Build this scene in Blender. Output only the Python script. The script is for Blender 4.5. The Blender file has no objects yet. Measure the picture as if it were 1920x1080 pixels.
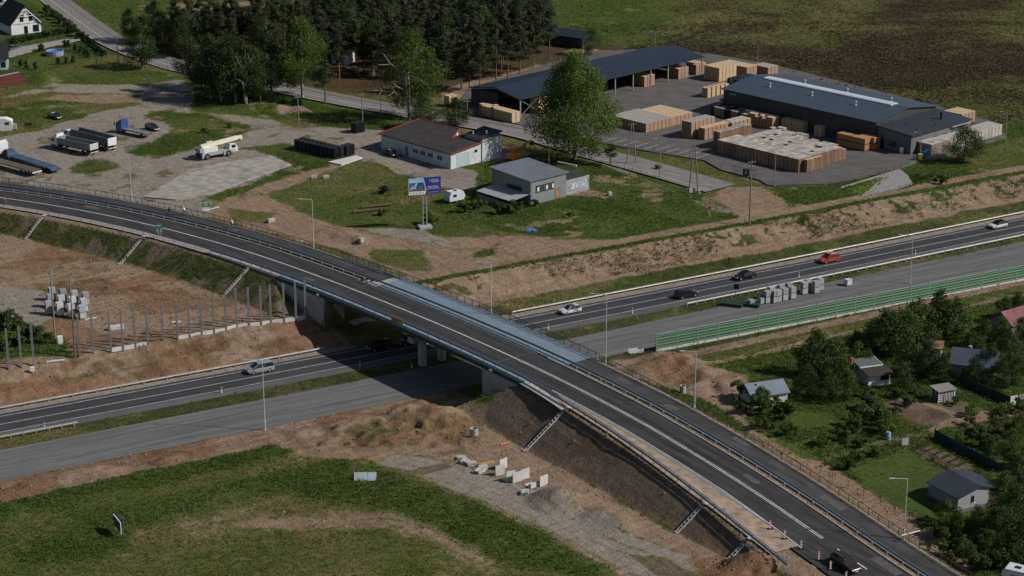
import bpy, math, random, numpy as np
from mathutils import Vector, Matrix
random.seed(7); RNG = np.random.default_rng(7)
SC = bpy.context.scene
COL = SC.collection
PI = math.pi
# ------------------------------------------------------------------ camera
FPX, TILT, CAMH = 3800.0, math.radians(18.7), 122.0
cd = bpy.data.cameras.new('camera'); cam = bpy.data.objects.new('camera', cd); COL.objects.link(cam)
cam.location = (0, 0, CAMH); cam.rotation_euler = (math.radians(90) - TILT, 0, 0)
cd.sensor_width = 36; cd.lens = 36 * FPX / 1920; cd.clip_start = 1; cd.clip_end = 20000
SC.camera = cam
# ------------------------------------------------------------------ light
SUN_AZ = Vector((0.985, -0.17)).normalized(); SUN_EL = math.radians(38)
w = bpy.data.worlds.new('World'); SC.world = w; w.use_nodes = True
nt = w.node_tree; nt.nodes.clear()
sky = nt.nodes.new('ShaderNodeTexSky'); sky.sky_type = 'NISHITA'; sky.sun_disc = False
sky.sun_elevation = SUN_EL; sky.sun_rotation = math.atan2(SUN_AZ.x, SUN_AZ.y)
bg = nt.nodes.new('ShaderNodeBackground'); bg.inputs['Strength'].default_value = 0.06
wo = nt.nodes.new('ShaderNodeOutputWorld')
nt.links.new(sky.outputs[0], bg.inputs[0]); nt.links.new(bg.outputs[0], wo.inputs[0])
sl = bpy.data.lights.new('sun', 'SUN'); sl.energy = 4.5; sl.angle = math.radians(0.5); sl.color = (1.0, 0.955, 0.90)
so = bpy.data.objects.new('sun', sl); COL.objects.link(so)
so.rotation_euler = Vector((-SUN_AZ.x * math.cos(SUN_EL), -SUN_AZ.y * math.cos(SUN_EL), -math.sin(SUN_EL))).to_track_quat('-Z', 'Y').to_euler()
so.location = (200, 200, 200)
SC.view_settings.view_transform = 'Standard'; SC.view_settings.look = 'None'
SC.view_settings.exposure = -0.05; SC.view_settings.gamma = 1.0; SC.view_settings.use_curve_mapping = False
SC.render.engine = 'CYCLES'
SC.cycles.max_bounces = 4; SC.cycles.diffuse_bounces = 2; SC.cycles.glossy_bounces = 2; SC.cycles.transmission_bounces = 2
SC.cycles.transparent_max_bounces = 4

# ------------------------------------------------------------------ survey helpers
def at(px, py, z=0.0):
    """world x, y of the survey mark (px, py) at height z"""
    u = (px - 960) / FPX; v = (py - 540) / FPX
    dy = math.cos(TILT) - v * math.sin(TILT); dz = -math.sin(TILT) - v * math.cos(TILT)
    t = (z - CAMH) / dz
    return (u * t, dy * t)

# expressway axis (its north edge line), as v offset in a rotated frame
EA = math.radians(29.9); ECA, ESA = math.cos(EA), math.sin(EA)
_n = np.array([at(*p) for p in [(0,780),(452,698),(975,599),(1267,540),(1440,506),(1920,411)]])
_ex = _n[:, 0] * ECA + _n[:, 1] * ESA; _ey = -_n[:, 0] * ESA + _n[:, 1] * ECA
EQ = np.polyfit(_ex, _ey, 2)
def ex_uv(x, y):
    u = x * ECA + y * ESA; v = -x * ESA + y * ECA
    return u, v - np.polyval(EQ, u)
def ex_xy(u, v):
    w_ = v + np.polyval(EQ, u)
    return u * ECA - w_ * ESA, u * ESA + w_ * ECA
# overpass axis (its centre line): station s, offset o (positive to the north-east)
OCX = np.array([-1.04404280e-08, 6.65194922e-06, -2.11192186e-03, 9.32895545e-01, -1.05304046e+02])
OCY = np.array([-1.33717851e-08, 9.08604223e-06, -2.66231475e-03, -4.29470081e-01, 3.99182420e+02])
OS0, OS1 = -30.0, 250.0
AB_N, AB_S = 99.0, 143.5
def ov_tan(s):
    tx = np.polyval(np.polyder(OCX), s); ty = np.polyval(np.polyder(OCY), s); l = np.hypot(tx, ty)
    return tx / l, ty / l
def ov_xy(s, o):
    tx, ty = ov_tan(s)
    return np.polyval(OCX, s) - ty * o, np.polyval(OCY, s) + tx * o
def ov_so(x, y):
    s = np.clip(((x + 105.3) * 0.65 - (y - 399.2) * 0.76), -40, 270)
    for _ in range(8):
        tx, ty = ov_tan(s)
        s = np.clip(s + (x - np.polyval(OCX, s)) * tx + (y - np.polyval(OCY, s)) * ty, -60, 280)
    tx, ty = ov_tan(s)
    dx = x - np.polyval(OCX, s); dy = y - np.polyval(OCY, s)
    o = -dx * ty + dy * tx
    return s, o
_zs = np.arange(-80, 300, 1.0)
_zt = np.interp(_zs, [-60, 0, 36, 71, 143, 159.5, 175.6, 191, 204, 214, 225, 252], [6.1, 6.5, 7.0, 7.4, 7.4, 7.2, 6.7, 5.7, 4.7, 3.7, 2.7, 2.0])
_zt = np.convolve(np.pad(_zt, 10, 'edge'), np.hanning(23)[1:-1] / np.hanning(23).sum(), 'valid')
def ov_z(s):
    return np.interp(s, _zs, _zt)
def ov_sw(s):      # offset of the top of the south-west slope
    return np.interp(s, [-40, 25, 58, 76, 158, 177, 196, 211, 228], [-6.4, -7.0, -5.9, -5.7, -5.7, -6.9, -8.4, -9.1, -9.5])
OV_NE = 10.4

# ------------------------------------------------------------------ noise
def _hash(ix, iy, seed):
    h = (ix * 374761393 + iy * 668265263 + seed * 974711) & 0x7fffffff
    h = ((h ^ (h >> 13)) * 1274126177) & 0x7fffffff
    return ((h ^ (h >> 16)) & 0xffff) / 65535.0
def vnoise(x, y, seed=0):
    ix = np.floor(x).astype(np.int64); iy = np.floor(y).astype(np.int64)
    fx = x - ix; fy = y - iy
    fx = fx * fx * (3 - 2 * fx); fy = fy * fy * (3 - 2 * fy)
    a = _hash(ix, iy, seed); b = _hash(ix + 1, iy, seed); c = _hash(ix, iy + 1, seed); d = _hash(ix + 1, iy + 1, seed)
    return (a * (1 - fx) + b * fx) * (1 - fy) + (c * (1 - fx) + d * fx) * fy
def fbm(x, y, sc, seed=0, octv=4):
    r = 0; a = 0.5; t = 0
    for k in range(octv):
        r = r + a * vnoise(x / sc + 17.3 * k, y / sc - 9.1 * k, seed + k); t += a; a *= 0.5; sc *= 0.5
    return r / t            # 0..1
def sstep(a, b, x):
    t = np.clip((x - a) / (b - a), 0, 1); return t * t * (3 - 2 * t)
def poly_sd(x, y, P):
    """signed distance to polygon, positive inside"""
    P = np.asarray(P, float); n = len(P)
    d = np.full(x.shape, 1e9); inside = np.zeros(x.shape, bool)
    for i in range(n):
        ax, ay = P[i]; bx, by = P[(i + 1) % n]
        ex, ey = bx - ax, by - ay
        t = np.clip(((x - ax) * ex + (y - ay) * ey) / (ex * ex + ey * ey + 1e-9), 0, 1)
        d = np.minimum(d, (x - ax - t * ex) ** 2 + (y - ay - t * ey) ** 2)
        c = ((ay > y) != (by > y)) & (x < (bx - ax) * (y - ay) / (by - ay + 1e-12) + ax)
        inside ^= c
    d = np.sqrt(d)
    return np.where(inside, d, -d)
def line_d(x, y, P):
    d = np.full(np.shape(x), 1e9)
    for (ax, ay), (bx, by) in zip(P, P[1:]):
        ex, ey = bx - ax, by - ay
        t = np.clip(((x - ax) * ex + (y - ay) * ey) / (ex * ex + ey * ey + 1e-9), 0, 1)
        d = np.minimum(d, (x - ax - t * ex) ** 2 + (y - ay - t * ey) ** 2)
    return np.sqrt(d)

# ------------------------------------------------------------------ terrain height
ZN = 3.2
BASIN = [at(1590, 356, ZN), at(1692, 318, ZN), at(1752, 331, ZN), at(1700, 352, ZN), at(1615, 368, ZN)]
MOUNDS = []          # (x, y, radius, height)
def mound(px, py, r, h, z):
    x, y = at(px, py, z); MOUNDS.append((x, y, r, h))
for m_ in [(770,775,3.2,1.5,1.2),(735,790,2.6,1.0,1.2),(820,790,3.0,1.2,1.4),(690,800,2.5,1.0,1.0),(850,780,2.2,.9,1.4),(640,808,2.2,.8,1.0),(560,815,2.0,.6,1.0),
           (1050,945,2.7,1.7,1.9),(1025,938,2.0,1.2,1.9),(1135,972,2.6,.8,1.9),(1165,990,2.5,.7,1.9),(545,852,1.0,.9,1.2),(895,830,1.3,.5,1.6),
           (628,437,2.6,1.2,3.3),(655,447,2.4,1.1,3.3),(676,453,1.3,1.1,3.3),
           (80,152,3.4,2.4,3.2),(522,205,2.4,1.3,3.2),(560,210,2.2,1.2,3.2),(480,202,1.6,.7,3.2),
           (1230,668,2.5,1.0,.8),(1265,672,3.0,.9,.8),(1310,690,3.0,.9,.8),(1215,690,2.5,.8,1.0),(1340,720,2.5,.7,1.0),
           (1500,1050,2.6,1.1,2.2),(1470,1030,2.5,1.0,2.2),(1400,1065,2.5,1.3,2.2),(1440,1062,2.4,1.4,2.2),(1525,1070,1.8,1.3,2.2),
           (675,880,1.6,1.3,1.3),(390,815,1.2,.4,1.0),(20,960,2.0,.7,1.0)]:
    mound(*m_)
DIG1 = [at(*p, 1.4) for p in ((500,825),(640,790),(760,765),(900,780),(930,800),(880,850),(760,850),(600,850))]
DIG2 = [at(*p, 2.2) for p in ((1300,1050),(1400,1030),(1450,1020),(1560,1075),(1600,1120),(1300,1120))]
DIG3 = [at(*p, .8) for p in ((1165,680),(1270,662),(1340,690),(1430,760),(1390,775),(1300,740))]
def terrain(x, y, smooth=False, parts=False):
    x = np.asarray(x, float); y = np.asarray(y, float)
    u, v = ex_uv(x, y); s, o = ov_so(x, y)
    west = sstep(8, -8, o)                       # 1 west of the overpass
    far = np.hypot(x, y - 400)
    zn_e = np.interp(v, [0, 2.5, 9, 11, 17.5, 30], [0, 0.05, 0.7, 0.85, ZN, ZN])
    zn_w = np.interp(v, [0, 2.2, 3.2, 6.2, 9.0, 13.0, 30], [0, 0.0, 0.2, 1.5, 1.6, ZN - .2, ZN])
    zs_w = np.interp(v, [-60, -40, -30, -25.2, -24.6, 0], [1.3, 1.1, 0.6, 0.1, 0, 0])
    zs_e = np.interp(v, [-60, -34, -28, -22.8, -22.2, 0], [0.9, 0.6, 0.25, 0.1, 0, 0])
    z = np.where(v > 0, zn_e * (1 - west) + zn_w * west, zs_e * (1 - west) + zs_w * west)
    # works yard south of the bridge
    wy = sstep(0, 14, -v - 25.5) * sstep(60, 15, np.hypot(x - 8, y - 268))
    z = z + wy * 0.75
    # natural relief, none on the carriageways
    off = sstep(0.5, 4, v) + sstep(0.5, 5, -v - 24.6)
    n1 = fbm(x, y, 26, 3, 3) - 0.5; n2 = fbm(x, y, 4.0, 9, 4) - 0.5
    rough = sstep(3, 6, v) * sstep(22, 16, v) * (0.35 + .5 * west) + sstep(24.8, 26.2, -v) * sstep(45, 32, -v) * .55 * west + wy * .35
    z = z + off * (n1 * 0.35 + n2 * 0.10) + n2 * rough * (0 if smooth else 1) * 1.0
    if not smooth:
        ma = sstep(2.6, 4, v) * sstep(15, 12.5, v) * west + sstep(10, 12, v) * sstep(18.5, 16.5, v) * (1 - west)
        z = z + ma * ((fbm(u / 1.0, v / 6.0, 1.5, 44, 3) - .5) * .75 + (fbm(x, y, 2.2, 45, 3) - .5) * .7 * west)
        z = z + sstep(25, 26.5, -v) * sstep(36, 33, -v) * west * (fbm(u / 5.0, v, 1.3, 46, 3) - .5) * .55
    dig = np.clip(poly_sd(x, y, DIG1) / 3, 0, 1) + np.clip(poly_sd(x, y, DIG2) / 3, 0, 1) + .7 * np.clip(poly_sd(x, y, DIG3) / 3, 0, 1)
    if not smooth: z = z + dig * ((.5 - np.abs(fbm(x, y, 3.0, 14, 4) - .5)) * 4.4 - 1.5)
    # far ground
    z = z + sstep(560, 760, y) * (fbm(x, y, 120, 5, 3) - 0.35) * 5
    # basin
    bd = poly_sd(x, y, BASIN); z = z - np.clip(bd / 1.3, 0, 1.9)
    for mx, my, r, h in MOUNDS:
        d2 = ((x - mx) ** 2 + (y - my) ** 2) / (r * r)
        z = z + h * np.clip(1 - np.sqrt(d2 + .02) * .62, 0, 1) * (1 + (0 if smooth else 1.6) * n2 * np.exp(-d2 * .3))
    # overpass embankment
    zr = ov_z(s); sw = ov_sw(s)
    over = np.where(o < 0, sw - o, o - OV_NE)    # > 0 outside the crest
    e_n = np.clip(s - AB_N, 0, None); e_s = np.clip(AB_S - s, 0, None)
    into = np.where((s > AB_N) & (s < AB_S), np.minimum(e_n, e_s), 0)
    lat = np.clip(over, 0, None)
    d = np.hypot(lat, into * 1.35)
    lump = (n2 * .7 + (fbm(x, y, 1.6, 21, 2) - .5) * .35) * sstep(.6, 2, over) * np.where(s > 125, .35, .8)
    emb = zr - 0.22 - d / 1.5 + lump
    under = (s > AB_N) & (s < AB_S) & (over < 0.6)
    emb = np.where(under, -50, emb)
    cone = np.where(s < 121, np.clip(s - AB_N + 15, 0, None) * .46, np.clip(AB_S + 9 - s, 0, None) * .62)
    emb = np.where(over > .15, np.minimum(emb, zr - .22 - cone), emb)
    emb = np.where((into > 0), np.minimum(emb, zr - 5.2 - into * .8), emb)
    emb = np.where((s < -58) | (s > 278), -50, emb)
    ediff = emb - z
    z = np.maximum(z, emb)
    z = np.where((v < 1.0) & (v > -24.4), np.minimum(z, -0.06), z)
    return (z, ediff) if parts else z
def hit(px, py, it=40):
    """ground point seen at a survey mark"""
    z = 3.0; lo = None
    u = (px - 960) / FPX; vv = (py - 540) / FPX
    dy = math.cos(TILT) - vv * math.sin(TILT); dz = -math.sin(TILT) - vv * math.cos(TILT)
    t = np.linspace((9.5 - CAMH) / dz, (-3 - CAMH) / dz, 260)
    X = u * t; Y = dy * t; Zr = CAMH + dz * t
    Zt = terrain(X, Y, True); k = np.argmax(Zr <= Zt)
    return (float(X[k]), float(Y[k]), float(Zt[k]))
def gz(x, y):
    return float(terrain(np.array([x]), np.array([y]), True)[0])

# ------------------------------------------------------------------ materials
MATS = {}
def M(name, col, rough=0.75, var=0.18, sc=2.0, metal=0.0, bump=0.0, col2=None, bsc=None, spec=0.3):
    if name in MATS: return MATS[name]
    m = bpy.data.materials.new(name); m.use_nodes = True; t = m.node_tree; b = t.nodes['Principled BSDF']
    b.inputs['Roughness'].default_value = rough; b.inputs['Metallic'].default_value = metal
    b.inputs['Specular IOR Level'].default_value = spec
    tc = t.nodes.new('ShaderNodeTexCoord'); geo = t.nodes.new('ShaderNodeNewGeometry')
    n = t.nodes.new('ShaderNodeTexNoise'); n.inputs['Scale'].default_value = sc; n.inputs['Detail'].default_value = 6; n.inputs['Roughness'].default_value = .65
    t.links.new(geo.outputs['Position'], n.inputs['Vector'])
    r = t.nodes.new('ShaderNodeValToRGB'); e = r.color_ramp.elements
    c2 = col2 or tuple(c * (1 - var) for c in col); c1 = tuple(min(1, c * (1 + var * .7)) for c in col) if not col2 else col
    e[0].position = .32; e[0].color = (*c2, 1); e[1].position = .68; e[1].color = (*c1, 1)
    t.links.new(n.outputs['Fac'], r.inputs['Fac']); t.links.new(r.outputs['Color'], b.inputs['Base Color'])
    if bump:
        bn = t.nodes.new('ShaderNodeTexNoise'); bn.inputs['Scale'].default_value = bsc or sc * 4; bn.inputs['Detail'].default_value = 5
        t.links.new(geo.outputs['Position'], bn.inputs['Vector'])
        bp = t.nodes.new('ShaderNodeBump'); bp.inputs['Strength'].default_value = 1; bp.inputs['Distance'].default_value = bump
        t.links.new(bn.outputs['Fac'], bp.inputs['Height']); t.links.new(bp.outputs['Normal'], b.inputs['Normal'])
    MATS[name] = m; return m
def objvar(m, lo, hi):
    """per-object brightness variation on a material made by M()"""
    t = m.node_tree; b = t.nodes['Principled BSDF']; src = b.inputs['Base Color'].links[0].from_socket
    oi = t.nodes.new('ShaderNodeObjectInfo'); mr = t.nodes.new('ShaderNodeMapRange')
    mr.inputs[3].default_value = lo; mr.inputs[4].default_value = hi
    t.links.new(oi.outputs['Random'], mr.inputs[0])
    hs = t.nodes.new('ShaderNodeHueSaturation'); t.links.new(mr.outputs[0], hs.inputs['Value']); t.links.new(src, hs.inputs['Color'])
    t.links.new(hs.outputs[0], b.inputs['Base Color']); return m

# ------------------------------------------------------------------ mesh builder
class MB:
    def __init__(s): s.v = []; s.f = []; s.mi = []
    def add(s, vs, fs, mi=0):
        k = len(s.v); s.v += [tuple(p) for p in vs]
        for f in fs: s.f.append(tuple(i + k for i in f)); s.mi.append(mi)
        return s
    def box(s, c, d, rz=0.0, mi=0, tilt=None):
        hx, hy, hz = d[0] / 2, d[1] / 2, d[2] / 2; ca, sa = math.cos(rz), math.sin(rz); vs = []
        for a, b, e in [(-1,-1,-1),(1,-1,-1),(1,1,-1),(-1,1,-1),(-1,-1,1),(1,-1,1),(1,1,1),(-1,1,1)]:
            x, y, z = a * hx, b * hy, e * hz
            vs.append((c[0] + x * ca - y * sa, c[1] + x * sa + y * ca, c[2] + z))
        if tilt:
            R = tilt; vs = [tuple(R @ (Vector(p) - Vector(c)) + Vector(c)) for p in vs]
        return s.add(vs, [(0,3,2,1),(4,5,6,7),(0,1,5,4),(1,2,6,5),(2,3,7,6),(3,0,4,7)], mi)
    def beam(s, p, q, w, h, mi=0, up=(0, 0, 1)):
        p, q = Vector(p), Vector(q); d = (q - p).normalized(); up = Vector(up)
        if abs(d.dot(up)) > .98: up = Vector((1, 0, 0))
        a = d.cross(up).normalized(); b = a.cross(d); vs = []
        for e in (p, q):
            for i, j in ((-1,-1),(1,-1),(1,1),(-1,1)): vs.append(e + a * (i * w / 2) + b * (j * h / 2))
        return s.add(vs, [(0,3,2,1),(4,5,6,7),(0,1,5,4),(1,2,6,5),(2,3,7,6),(3,0,4,7)], mi)
    def tube(s, pts, r, n=6, mi=0, cap=True):
        pts = [Vector(p) for p in pts]; k = len(pts); rs = r if isinstance(r, (list, tuple)) else [r] * k; vs = []; fs = []
        ref = Vector((0, 0, 1))
        if abs((pts[-1] - pts[0]).normalized().dot(ref)) > .8: ref = Vector((1, 0, 0))
        for i, p in enumerate(pts):
            d = (pts[min(i + 1, k - 1)] - pts[max(i - 1, 0)]).normalized()
            a = d.cross(ref)
            a = a.normalized() if a.length > 1e-5 else Vector((0, 1, 0)); b = a.cross(d)
            for j in range(n):
                t = 2 * PI * j / n; vs.append(p + (a * math.cos(t) + b * math.sin(t)) * rs[i])
        for i in range(k - 1):
            for j in range(n): fs.append((i * n + j, i * n + (j + 1) % n, (i + 1) * n + (j + 1) % n, (i + 1) * n + j))
        if cap: fs.append(tuple(range(n - 1, -1, -1))); fs.append(tuple((k - 1) * n + j for j in range(n)))
        return s.add(vs, fs, mi)
    def lathe(s, prof, n=16, c=(0, 0, 0), mi=0, cap=True):
        vs = []; fs = []; k = len(prof)
        for r, z in prof:
            for j in range(n): t = 2 * PI * j / n; vs.append((c[0] + r * math.cos(t), c[1] + r * math.sin(t), c[2] + z))
        for i in range(k - 1):
            for j in range(n): fs.append((i * n + j, i * n + (j + 1) % n, (i + 1) * n + (j + 1) % n, (i + 1) * n + j))
        if cap: fs.append(tuple(range(n - 1, -1, -1))); fs.append(tuple((k - 1) * n + j for j in range(n)))
        return s.add(vs, fs, mi)
    def prism(s, poly, z0, z1, mi=0):
        n = len(poly); A = sum(poly[i][0] * poly[(i + 1) % n][1] - poly[(i + 1) % n][0] * poly[i][1] for i in range(n))
        if A < 0: poly = poly[::-1]
        z0s = z0 if isinstance(z0, (list, tuple)) else [z0] * n; z1s = z1 if isinstance(z1, (list, tuple)) else [z1] * n
        vs = [(p[0], p[1], z) for p, z in zip(poly, z0s)] + [(p[0], p[1], z) for p, z in zip(poly, z1s)]
        fs = [tuple(range(n - 1, -1, -1)), tuple(range(n, 2 * n))] + [(i, (i + 1) % n, n + (i + 1) % n, n + i) for i in range(n)]
        return s.add(vs, fs, mi)
    def sweep(s, rings, closed=True, cap=True, mi=0):
        """rings: list of equal-length point lists"""
        n = len(rings[0]); vs = [p for r in rings for p in r]; fs = []
        for i in range(len(rings) - 1):
            for j in range(n if closed else n - 1):
                fs.append((i * n + j, i * n + (j + 1) % n, (i + 1) * n + (j + 1) % n, (i + 1) * n + j))
        if cap and closed: fs.append(tuple(range(n - 1, -1, -1))); fs.append(tuple((len(rings) - 1) * n + j for j in range(n)))
        return s.add(vs, fs, mi)
    def mesh(s, name, mats, smooth=False):
        me = bpy.data.meshes.new(name); me.from_pydata(s.v, [], s.f)
        for m in (mats if isinstance(mats, (list, tuple)) else [mats]): me.materials.append(m)
        if len(me.materials) > 1: me.polygons.foreach_set('material_index', s.mi)
        if smooth: me.polygons.foreach_set('use_smooth', [True] * len(me.polygons))
        me.update(); return me
    def build(s, name, mats, parent=None, loc=None, rz=0.0, smooth=False):
        return link(name, s.mesh(name, mats, smooth), parent, loc, rz)
def fixn(o):
    import bmesh
    b = bmesh.new(); b.from_mesh(o.data); bmesh.ops.recalc_face_normals(b, faces=b.faces); b.to_mesh(o.data); b.free(); return o
def link(name, data, parent=None, loc=None, rz=0.0, sc=None):
    o = bpy.data.objects.new(name, data); COL.objects.link(o)
    if parent: o.parent = parent
    if loc is not None: o.location = loc
    if rz: o.rotation_euler = (0, 0, rz)
    if sc: o.scale = sc if isinstance(sc, (tuple, list)) else (sc,) * 3
    return o
def tag(o, label=None, cat=None, group=None, kind=None):
    if label: o['label'] = label
    if cat: o['category'] = cat
    if group: o['group'] = group
    if kind: o['kind'] = kind
    return o
def thing(name, label, cat, loc=(0, 0, 0), rz=0.0, group=None):
    return tag(link(name, None, None, loc, rz), label, cat, group)
def struct(o): o['kind'] = 'structure'; return o
def stuff(o, label=None, cat=None):
    o['kind'] = 'stuff'
    return tag(o, label, cat)
def copy_tree(o, parent=None, loc=None, rz=None, sc=None):
    c = o.copy(); COL.objects.link(c)
    if parent: c.parent = parent
    if loc is not None: c.location = loc
    if rz is not None: c.rotation_euler = (0, 0, rz)
    if sc is not None: c.scale = sc if isinstance(sc, (tuple, list)) else (sc,) * 3
    for ch in list(o.children): copy_tree(ch, c)
    return c
# ================================================================== ground
ZONES = ['meadow', 'lush', 'heath', 'sand', 'clay', 'gravel', 'soil', 'forest', 'weeds', 'lawn']
def wp(P, z=ZN): return [at(a, b, z) for a, b in P]
xs = np.concatenate([-195 - np.geomspace(3, 4000, 26)[::-1], np.arange(-195, 195.01, 0.52), 195 + np.geomspace(3, 4000, 26)])
ysl = [-300.0, 0.0, 120.0, 190.0, 218.0]
while ysl[-1] < 745: ysl.append(ysl[-1] + max(0.42, ysl[-1] / 600))
ys = np.concatenate([ysl, 745 + np.geomspace(3, 6000, 26)])
GX, GY = np.meshgrid(xs, ys)
gx, gy = GX.ravel(), GY.ravel()
gzv, edf = terrain(gx, gy, parts=True)
eu, ev = ex_uv(gx, gy); osn, oo = ov_so(gx, gy)
W = np.zeros((len(ZONES), gx.size)); W[0] = 1
jn = (fbm(gx, gy, 5.0, 31, 4) - .5)
def paint(zone, m):
    k = ZONES.index(zone); m = np.clip(m, 0, 1)
    W[:] *= (1 - m); W[k] += m
def region(zone, P, z=ZN, soft=1.5, jit=3.0, amt=1.0):
    Q = np.array(wp(P, z)); x0, y0 = Q.min(0) - 8; x1, y1 = Q.max(0) + 8
    I = np.where((gx > x0) & (gx < x1) & (gy > y0) & (gy < y1))[0]
    if not len(I): return
    sd = poly_sd(gx[I], gy[I], Q) + jn[I] * jit
    m = np.zeros(gx.size); m[I] = sstep(-soft, soft, sd) * amt
    paint(zone, m)
north = sstep(14, 20, ev)
# far heath beyond the yards
region('heath', [(-400,160),(-500,-560),(2400,-560),(2600,330),(1920,222),(1760,250),(1560,190),(1430,140),(1300,100),(1140,95),(1000,60),(400,30),(200,10)], ZN, 3, 6)
paint('meadow', W[2] * sstep(.48, .66, fbm(gx, gy, 45, 66, 4)) * .55); paint('weeds', W[2] * sstep(.50, .62, fbm(gx, gy, 16, 67, 4)) * .35)
region('lush', [(900,90),(1080,-30),(1230,-30),(1280,40),(1180,110)], ZN, 14, 30, .75)
region('lush', [(1780,260),(1920,225),(2300,290),(2300,420),(1920,345),(1700,395),(1450,420),(1440,345),(1560,345),(1700,312)], ZN, 2, 5)
region('meadow', [(1800,285),(1930,255),(2000,300),(1920,330),(1830,310)], ZN, 2, 5, .8)
region('forest', [(200,100),(230,60),(420,20),(560,0),(1000,40),(1060,60),(1180,90),(1130,110),(900,160),(830,185),(700,180),(480,150),(330,115)], ZN, 2, 6)
region('sand', [(1060,95),(1120,92),(1165,103),(1130,118),(1075,112)], ZN, 1.5, 2)
region('lush', [(270,5),(480,-12),(560,20),(430,50),(300,30)], ZN, 3, 8, .6)
region('lush', [(132,0),(250,-5),(300,20),(240,90),(215,60)], ZN, 2, 5, .8)
region('sand', [(320,8),(480,2),(560,28),(520,50),(400,30)], ZN, 2, 8, .7)
region('sand', [(820,170),(900,150),(1010,120),(1060,125),(900,175),(840,195)], ZN, 2, 4, .8)
# north-west plots
region('lush', [(-40,130),(-40,-40),(60,-10),(150,70),(205,100),(120,125),(0,160)], ZN, 1.5, 3)
region('lush', [(60,165),(200,128),(335,138),(345,152),(262,166),(120,160)], ZN, 1.5, 3, .75)
region('gravel', [(-30,190),(100,158),(270,160),(340,150),(360,170),(480,215),(560,240),(720,238),(735,290),(690,302),(560,318),(470,360),(420,382),(450,400),(330,412),(200,388),(-30,365)], ZN, 1.2, 2.5)
region('meadow', [(-20,186),(95,172),(262,178),(268,196),(170,214),(70,245),(-20,260)], ZN, 1.2, 3)
region('lush', [(-10,205),(60,190),(170,178),(190,188),(120,205),(220,198),(150,222),(60,240),(-10,225)], ZN, 1.2, 5, .8)
region('sand', [(65,185),(130,176),(250,178),(270,192),(190,196),(120,190)], ZN, 1.2, 4, .7)
region('lush', [(236,287),(300,298),(372,276),(442,262),(468,243),(440,228),(385,211),(290,208),(275,222),(335,240),(300,258),(255,272)], ZN, 2.0, 6)
region('meadow', [(300,225),(380,218),(440,240),(380,250),(330,240)], ZN, 1.0, 4, .7)
region('lush', [(120,318),(165,300),(215,298),(220,312),(165,330)], ZN, 2.0, 5, .8)
region('lush', [(355,208),(480,220),(640,240),(780,250),(780,215),(640,190),(480,165),(360,175)], ZN, 1.2, 3)
region('meadow', [(480,205),(600,212),(650,225),(560,225)], ZN, 1.2, 4, .7)
region('sand', [(520,196),(565,198),(585,212),(520,214)], ZN, .8, 2, .9)
region('lush', [(455,278),(530,268),(660,290),(640,312),(540,330),(480,362),(420,380),(385,372),(470,345),(545,308),(520,290)], ZN, 2.0, 5)
region('lush', [(480,362),(600,320),(680,300),(790,335),(800,400),(720,425),(640,425),(570,400)], ZN, 1.5, 4, .55)
region('meadow', [(490,358),(600,322),(700,305),(770,335),(700,350),(600,380),(540,385)], ZN, 1.5, 5, .75)
region('sand', [(400,385),(480,352),(640,302),(655,308),(500,365),(560,398),(640,425),(760,428),(860,440),(1000,445),(1180,452),(1060,478),(900,525),(790,530),(640,470),(480,428),(380,400)], ZN, 1.2, 3)
region('meadow', [(425,390),(520,400),(500,420),(440,415)], ZN, 1.0, 3, .8)
region('meadow', [(690,465),(790,470),(810,505),(760,510),(700,490)], ZN, 1.2, 4, .9)
region('lush', [(880,478),(935,460),(925,480),(885,485)], ZN, .8, 2, .9)
region('meadow', [(760,430),(870,380),(960,420),(900,445),(800,445)], ZN, 1.2, 4, .8)
region('gravel', [(690,300),(740,285),(930,330),(930,270),(1010,290),(930,345),(900,360),(820,350)], ZN, 1.2, 3)
region('gravel', [(650,425),(800,430),(880,470),(760,450)], ZN, 1.0, 4, .8)
region('lush', [(800,385),(890,355),(900,310),(1000,290),(1110,285),(1190,292),(1330,368),(1400,400),(1395,425),(1200,450),(1080,448),(960,438),(860,420)], ZN, 1.2, 3)
region('sand', [(1335,372),(1360,350),(1430,350),(1490,390),(1470,410),(1410,420)], ZN, 1.5, 3)
region('sand', [(1035,358),(1060,345),(1145,362),(1140,372),(1070,366)], ZN, .8, 2, .7)
region('gravel', [(1080,295),(1130,300),(1300,375),(1400,395),(1350,400),(1240,350)], ZN, .8, 2, .6)
# cutting along the expressway, east of the overpass
east = sstep(2, 8, oo) * north * 0 + sstep(6, 12, oo)
j2 = jn * 2.2
paint('gravel', east * sstep(.3, .9, ev + j2 * .2) * sstep(3.2, 2.6, ev))
paint('weeds', east * sstep(2.6, 3.2, ev) * sstep(9, 7.8, ev + j2) * .9)
paint('meadow', east * sstep(2.6, 3.2, ev) * sstep(9, 7.8, ev + j2) * sstep(.48, .62, fbm(gx, gy, 9, 55)))
paint('sand', east * sstep(7.8, 9, ev + j2) * sstep(18.2, 17.4, ev + j2 * .6))
paint('weeds', east * sstep(11, 13, ev) * sstep(18, 17, ev) * sstep(.58, .63, fbm(gx, gy, 1.5, 77, 2) * .6 + fbm(gx, gy, 11, 78, 3) * .4 + .03 * sstep(20, 120, eu - 180)) * .8)
paint('lush', east * sstep(17.2, 17.9, ev + j2 * .6) * sstep(20.2, 19.4, ev + j2 * .3))
paint('sand', east * sstep(19.4, 20.0, ev + j2 * .3) * sstep(23.4, 22.6, ev + j2 * .3) * .9)
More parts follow.
